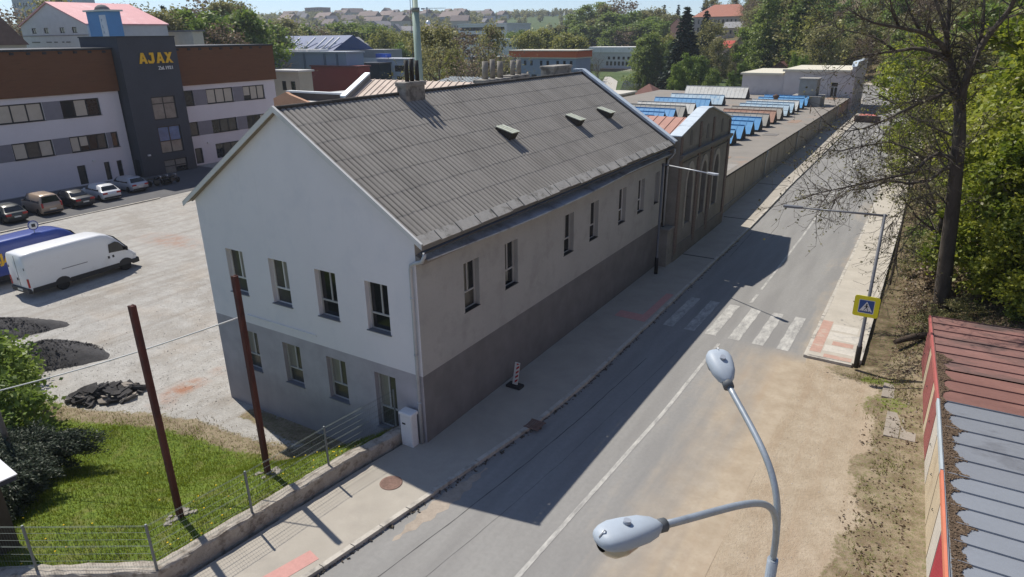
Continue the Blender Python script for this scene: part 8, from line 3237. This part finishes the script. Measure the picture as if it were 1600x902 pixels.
# pond, meadow path
q = [onz(px, py, -2.42) for px, py in ((968, 143), (975, 126), (1010, 121), (1052, 124), (1060, 146), (1030, 158), (990, 156))]
mb = MB()
mb.poly([(p[0], p[1], -2.42) for p in q])
w_ = mb.build('pond_water', mat('pond', (0.028, 0.03, 0.018), rough=0.12, var=0.2, spec=0.5), kind='structure', label='dull brown pond beyond the hall')
q = [onz(px, py, -2.44) for px, py in ((928, 152), (946, 119), (952, 119), (965, 127), (960, 151))]
mb = MB()
mb.poly([(p[0], p[1], -2.44) for p in q])
mb.build('meadow_path', mat('path_pale', (0.42, 0.4, 0.36)), kind='structure', label='pale path across the meadow')

# ------------------------------------------------------------------ trees in the middle distance
MT = [
    # left, behind the office block
    ('olive_a', 232, 14, 150, 1.0), ('olive_a', 262, 20, 145, 1.0), ('round_b', 300, 24, 150, 1.1), ('olive_b', 282, 12, 170, 1.0), ('pine', 264, 6, 190, 1.0), ('round_b', 330, 26, 150, 1.1),
    ('brown_a', 345, 38, 145, 1.0), ('round_a', 365, 26, 160, 1.1), ('round_b', 392, 24, 160, 1.0), ('olive_b', 352, 0, 180, 1.2), ('olive_b', 378, 4, 190, 1.2), ('brown_a', 330, -2, 210, 1.0), ('bare_a', 405, 8, 175, 1.0), ('bare_b', 418, 16, 200, 1.0),
    ('round_b', 430, 44, 200, 1.2), ('olive_a', 445, 30, 230, 1.2), ('round_a', 468, 42, 240, 1.2), ('brown_a', 490, 42, 250, 1.2), ('brown_a', 470, 50, 235, 1.2), ('olive_a', 512, 48, 260, 1.2), ('round_a', 530, 38, 300, 1.4), ('round_b', 550, 40, 310, 1.3), ('round_a', 572, 40, 310, 1.3), ('pine', 566, 50, 260, 0.8), ('round_a', 590, 42, 300, 1.3), ('round_b', 555, 66, 250, 0.9),
    ('bare_a', 18, -8, 140, 1.2), ('brown_a', 20, 16, 160, 1.2), ('olive_a', 95, -4, 200, 1.0), ('pine', 130, 2, 180, 1.0), ('pine', 122, 6, 185, 1.0), ('olive_b', 205, 8, 170, 1.0), ('olive_b', 190, 12, 150, 0.8),
    # middle
    ('yellow_a', 598, 48, 225, 1.0), ('yellow_a', 615, 52, 235, 0.9), ('yellow_a', 634, 50, 245, 0.9), ('round_b', 625, 70, 215, 0.8),
    ('olive_a', 672, 42, 118, 0.9), ('olive_b', 694, 40, 112, 1.0), ('bare_b', 684, 46, 100, 1.0), ('bare_a', 752, 50, 84, 1.0), ('bare_a', 738, 58, 90, 1.0), ('bare_b', 772, 46, 96, 0.9), ('olive_a', 766, 40, 150, 0.8), ('yellow_a', 708, 78, 105, 0.5), ('brown_a', 720, 46, 140, 1.0),
    ('yellow_a', 828, 48, 250, 1.1), ('yellow_a', 850, 44, 262, 1.1), ('yellow_a', 884, 52, 250, 1.1), ('yellow_a', 905, 56, 246, 0.9), ('round_b', 812, 50, 330, 1.0), ('pine', 868, 42, 300, 1.0), ('pine', 884, 40, 305, 1.0), ('round_a', 800, 52, 320, 0.9),
    # wooded rise behind the white works
    ('tall_a', 905, 16, 380, 1.2), ('tall_a', 918, 10, 385, 1.2), ('tall_a', 890, 24, 390, 1.2), ('tall_a', 935, 6, 390, 1.2), ('olive_b', 946, 8, 380, 1.3), ('brown_a', 972, 0, 380, 1.3), ('round_a', 958, 22, 365, 1.5), ('round_b', 985, 22, 360, 1.4), ('olive_b', 1005, 18, 370, 1.3), ('pine', 1004, 14, 385, 1.0), ('pine', 1035, 6, 380, 1.0), ('pine', 1057, 6, 375, 1.0), ('olive_a', 1020, 14, 375, 1.3), ('olive_a', 1045, 22, 365, 1.3), ('round_b', 1018, 30, 345, 1.4), ('round_a', 988, 38, 345, 1.3), ('brown_a', 978, 44, 340, 1.4), ('round_b', 1040, 36, 330, 1.4), ('round_a', 960, 44, 345, 1.3), ('olive_a', 940, 36, 360, 1.3), ('round_a', 910, 40, 360, 1.3), ('olive_b', 925, 30, 370, 1.3), ('round_a', 892, 46, 350, 1.2), ('olive_a', 875, 40, 370, 1.3),
    # round trees by the pond, spruces
    ('round_a', 1016, 54, 226, 1.1), ('yellow_a', 1022, 52, 232, 0.8), ('round_a', 1008, 72, 222, 0.8), ('yellow_a', 1046, 54, 230, 0.7), ('round_a', 1050, 66, 222, 0.7),
    ('round_b', 1076, 86, 178, 0.85), ('round_b', 1098, 90, 182, 0.9), ('round_b', 1062, 100, 176, 0.7), ('olive_a', 1112, 34, 205, 0.9), ('olive_a', 1124, 60, 196, 0.8), ('round_a', 1120, 108, 170, 0.7), ('round_b', 1150, 112, 175, 0.6), ('round_b', 1165, 98, 190, 0.7), ('olive_b', 1150, 66, 215, 0.6),
    ('tall_a', 1196, -14, 205, 1.0), ('tall_a', 1216, -22, 210, 1.1), ('round_b', 1180, 40, 215, 1.0), ('olive_b', 1236, -10, 200, 1.2), ('tall_a', 1252, -24, 195, 1.1), ('yellow_a', 1270, 20, 190, 1.0), ('round_b', 1246, 86, 165, 0.5), ('round_b', 1262, 90, 160, 0.5), ('olive_a', 1286, 40, 175, 1.0), ('tall_a', 1225, 10, 230, 1.2), ('olive_a', 1180, 10, 290, 1.2), ('olive_b', 1165, 4, 350, 1.2), ('olive_a', 1110, -2, 380, 1.0), ('pine', 1098, -8, 385, 1.4), ('olive_b', 1142, -4, 370, 1.4),
    ('round_a', 1010, 118, 205, 0.35), ('bare_a', 936, 76, 200, 0.7),
]
for k, px, py, D, w in MT:
    kind_ = {'olive': 'olive green spring tree', 'round': 'rounded green tree', 'brown': 'reddish brown budding tree', 'bare_': 'bare branching tree', 'yello': 'yellow-green weeping tree', 'tall_': 'tall slender green tree', 'pine': 'narrow dark conifer'}[k[:5] if k != 'pine' else 'pine']
    plant_px(k, px, py, D, kind_ + ' among the trees behind the buildings', group='trees behind the buildings', wide=w)
plant_px('spruce', 1071, 8, 200, 'tallest dark spruce right of the pond', wide=1.3)
plant_px('spruce', 1101, 14, 236, 'dark spruce just right of the tallest one, before the school', wide=1.05)

# ------------------------------------------------------------------ the town on the far hill
town_walls = [mat('town_cream', (0.46, 0.42, 0.36), var=0.1), mat('town_pale', (0.5, 0.49, 0.48), var=0.1), mat('town_ochre', (0.4, 0.32, 0.24), var=0.1), mat('town_grey', (0.32, 0.32, 0.35), var=0.1)]
town_roofs = [mat('town_tile', (0.21, 0.16, 0.145), var=0.15), mat('town_brown', (0.17, 0.135, 0.13), var=0.15), mat('town_slate', (0.17, 0.165, 0.18), var=0.1)]
tr_ = random.Random(17)


def house_mesh(w, d, h, rdg):
    a, b = MB(), MB()
    hs = [(0.8 + i * 2.4, z, 1.8 + i * 2.4, z + 1.3) for i in range(int((w - 1) / 2.4)) for z in (1.0, 4.0) if z + 1.6 < h]
    wall_panel(a, (-w / 2, -d / 2, 0), X3, Z3, hs, w, h, -Y3, 0.2)
    wall_panel(a, (w / 2, -d / 2, 0), Y3, Z3, [], d, h, X3, 0.2, top=[(0, h), (d, h), (d / 2, h + rdg)])
    a.poly([(-w / 2, -d / 2, 0), (-w / 2, d / 2, 0), (-w / 2, d / 2, h), (-w / 2, 0, h + rdg), (-w / 2, -d / 2, h)])
    a.poly([(-w / 2, d / 2, 0), (w / 2, d / 2, 0), (w / 2, d / 2, h), (-w / 2, d / 2, h)])
    a.mi = 1
    a.poly([(-w / 2, -d / 2 + 0.21, 0), (w / 2, -d / 2 + 0.21, 0), (w / 2, -d / 2 + 0.21, h), (-w / 2, -d / 2 + 0.21, h)])
    b.prism([(-w / 2 - 0.4, -d / 2 - 0.5, h - 0.3), (-w / 2 - 0.4, 0, h + rdg + 0.15), (-w / 2 - 0.4, d / 2 + 0.5, h - 0.3)], (w + 0.8, 0, 0))
    return a, b


town = []
for i in range(6):
    w, d, h, rdg = [(12, 9, 6.2, 4), (16, 10, 7, 4.5), (10, 9, 6, 4.5), (22, 11, 8, 4), (14, 9, 9, 3.6), (18, 12, 7, 3)][i]
    a, b = house_mesh(w, d, h, rdg)
    town.append((a.mesh('wall', [town_walls[i % 4], GLASS]), b.mesh('roof', town_roofs[i % 3])))
n_h = 0
for i in range(96):
    px = tr_.uniform(425, 800) if i < 74 else tr_.uniform(60, 420)
    D = tr_.uniform(620, 1180) if px > 420 else tr_.uniform(500, 900)
    d = _ray(px, 40)
    s = D / (d[0] * -0.533 + d[1] * 0.846)
    x, y = CAM[0] + d[0] * s, CAM[1] + d[1] * s
    m_ = tr_.choice(town)
    t = thing('town_house', (x, y, gz(x, y) - 1.0), 'small distant house among the many roofs on the far hill', 'house', 'houses of the far town', tr_.uniform(-0.5, 0.5) + (PI / 2 if tr_.random() < 0.35 else 0))
    k = tr_.uniform(0.9, 1.35)
    t.scale = (k, k, k)
    for nm, me in (('wall', m_[0]), ('roof', m_[1])):
        o = bpy.data.objects.new(nm, me)
        COL.objects.link(o)
        o.parent = t
# tower blocks on the skyline
FB = mat('far_flats', (0.4, 0.42, 0.46), var=0.06)
for (a, b, top, D, lb) in ((826, 838, 19, 1150, 'taller stepped block of flats on the far skyline'), (845, 868, 20, 1170, 'wide block of flats on the far skyline, right of the taller one'), (812, 842, 25, 1160, 'long low block before the taller flats on the far skyline'), (476, 499, 13, 1000, 'dark red-brown manor crowned with trees on the far skyline')):
    q = spot((a + b) / 2, top, D)
    block('skyline_block', lb, a, b, top, D, gz(q[0], q[1]) - 3, 22, FB if D > 1050 else mat('manor', (0.22, 0.15, 0.14)), GRR, rows=[(-3 - 3.4 * i, 1.6, even(5, fill=0.5)) for i in range(2)], flat=0.6)
rng = np.random.default_rng(41)
P_, T_ = [], []
for i in range(900):
    px = rng.uniform(380, 900)
    D = 430 + 740 * rng.random() ** 0.8
    d = _ray(px, 40)
    s = D / (d[0] * -0.533 + d[1] * 0.846)
    x, y = CAM[0] + d[0] * s, CAM[1] + d[1] * s
    if px > 770 and D < 1000 and rng.random() < 0.85:
        continue
    h = rng.uniform(6, 12)
    z = gz(x, y)
    r_ = h * rng.uniform(0.28, 0.5)
    n = 110
    e = rng.normal(size=(n, 3))
    e /= np.linalg.norm(e, axis=1, keepdims=True)
    e *= (rng.random(n) ** 0.4)[:, None] * np.array([r_, r_, h * 0.5])
    P_.append(e + np.array([x, y, z + h * 0.52]))
    T_.append(np.clip(rng.random() + rng.normal(size=n) * 0.15, 0, 1))
me = leaves_mesh('town_trees', np.concatenate(P_), 1.5, np.concatenate(T_), LEAVES['olive'], rng)
o = bpy.data.objects.new('town_trees', me)
COL.objects.link(o)
tag(o, 'mass of far trees between the roofs of the town on the hill', 'trees', kind='stuff')
# thin white mast, water tank, crane
q = spot(882, 22, 520)
mb = MB()
mb.lathe([(0.9, 0), (0.8, 6), (0.3, 8), (0.15, 20)], (q[0], q[1], q[2] - 18), n=10)
tag(mb.build('white_spire', WHITEP), 'thin white spire rising from the trees in the middle distance', 'spire')
q = spot(669, 36, 640)
mb = MB()
mb.lathe([(2.4, -12), (2.4, -1), (2.2, 0.6), (1.4, 1.9), (0, 2.3)], (q[0], q[1], q[2]), n=20)
tag(mb.build('silver_tank', mat('tank_silver', (0.7, 0.72, 0.74), rough=0.35, metal=0.3)), 'round silver topped tank among the far roofs', 'tank')
cr = spot(667, 13, 800)
ct = thing('tower_crane', (cr[0], cr[1], cr[2] - 30), 'thin tower crane standing on the skyline right of the mast', 'crane')
CRN = mat('crane_steel', (0.2, 0.22, 0.26))
mb = MB()
mb.box(cr[0] - 0.6, cr[1] - 0.6, cr[2] - 32, cr[0] + 0.6, cr[1] + 0.6, cr[2] + 1)
mb.build('tower', CRN, ct)
r_dir = np.array([0.846, 0.533, 0])
mb = MB()
mb.obox(cr - r_dir * 7 - Z3 * 0.4, r_dir * 29, Y3 * 0.5, Z3 * 0.55)
mb.obox(cr - r_dir * 7 - Z3 * 1.4, r_dir * 3, Y3 * 1.4, Z3 * 1.6)
mb.build('jib', CRN, ct)

# ------------------------------------------------------------------ the air between
hz = MB()
hz.box(-1900, -60, -12, 900, 1750, 75)
hm = bpy.data.materials.new('haze_air')
hm.use_nodes = True
_h = hm.node_tree
for n_ in list(_h.nodes):
    if n_.type == 'BSDF_PRINCIPLED':
        _h.nodes.remove(n_)
_pv = _h.nodes.new('ShaderNodeVolumePrincipled')
_pv.inputs['Color'].default_value = (0.82, 0.9, 1.0, 1)
_pv.inputs['Density'].default_value = 0.0002
_pv.inputs['Anisotropy'].default_value = 0.3
_h.links.new(_pv.outputs[0], [n_ for n_ in _h.nodes if n_.type == 'OUTPUT_MATERIAL'][0].inputs['Volume'])
tag(hz.build('haze', hm), 'thin spring haze over the town', kind='stuff')
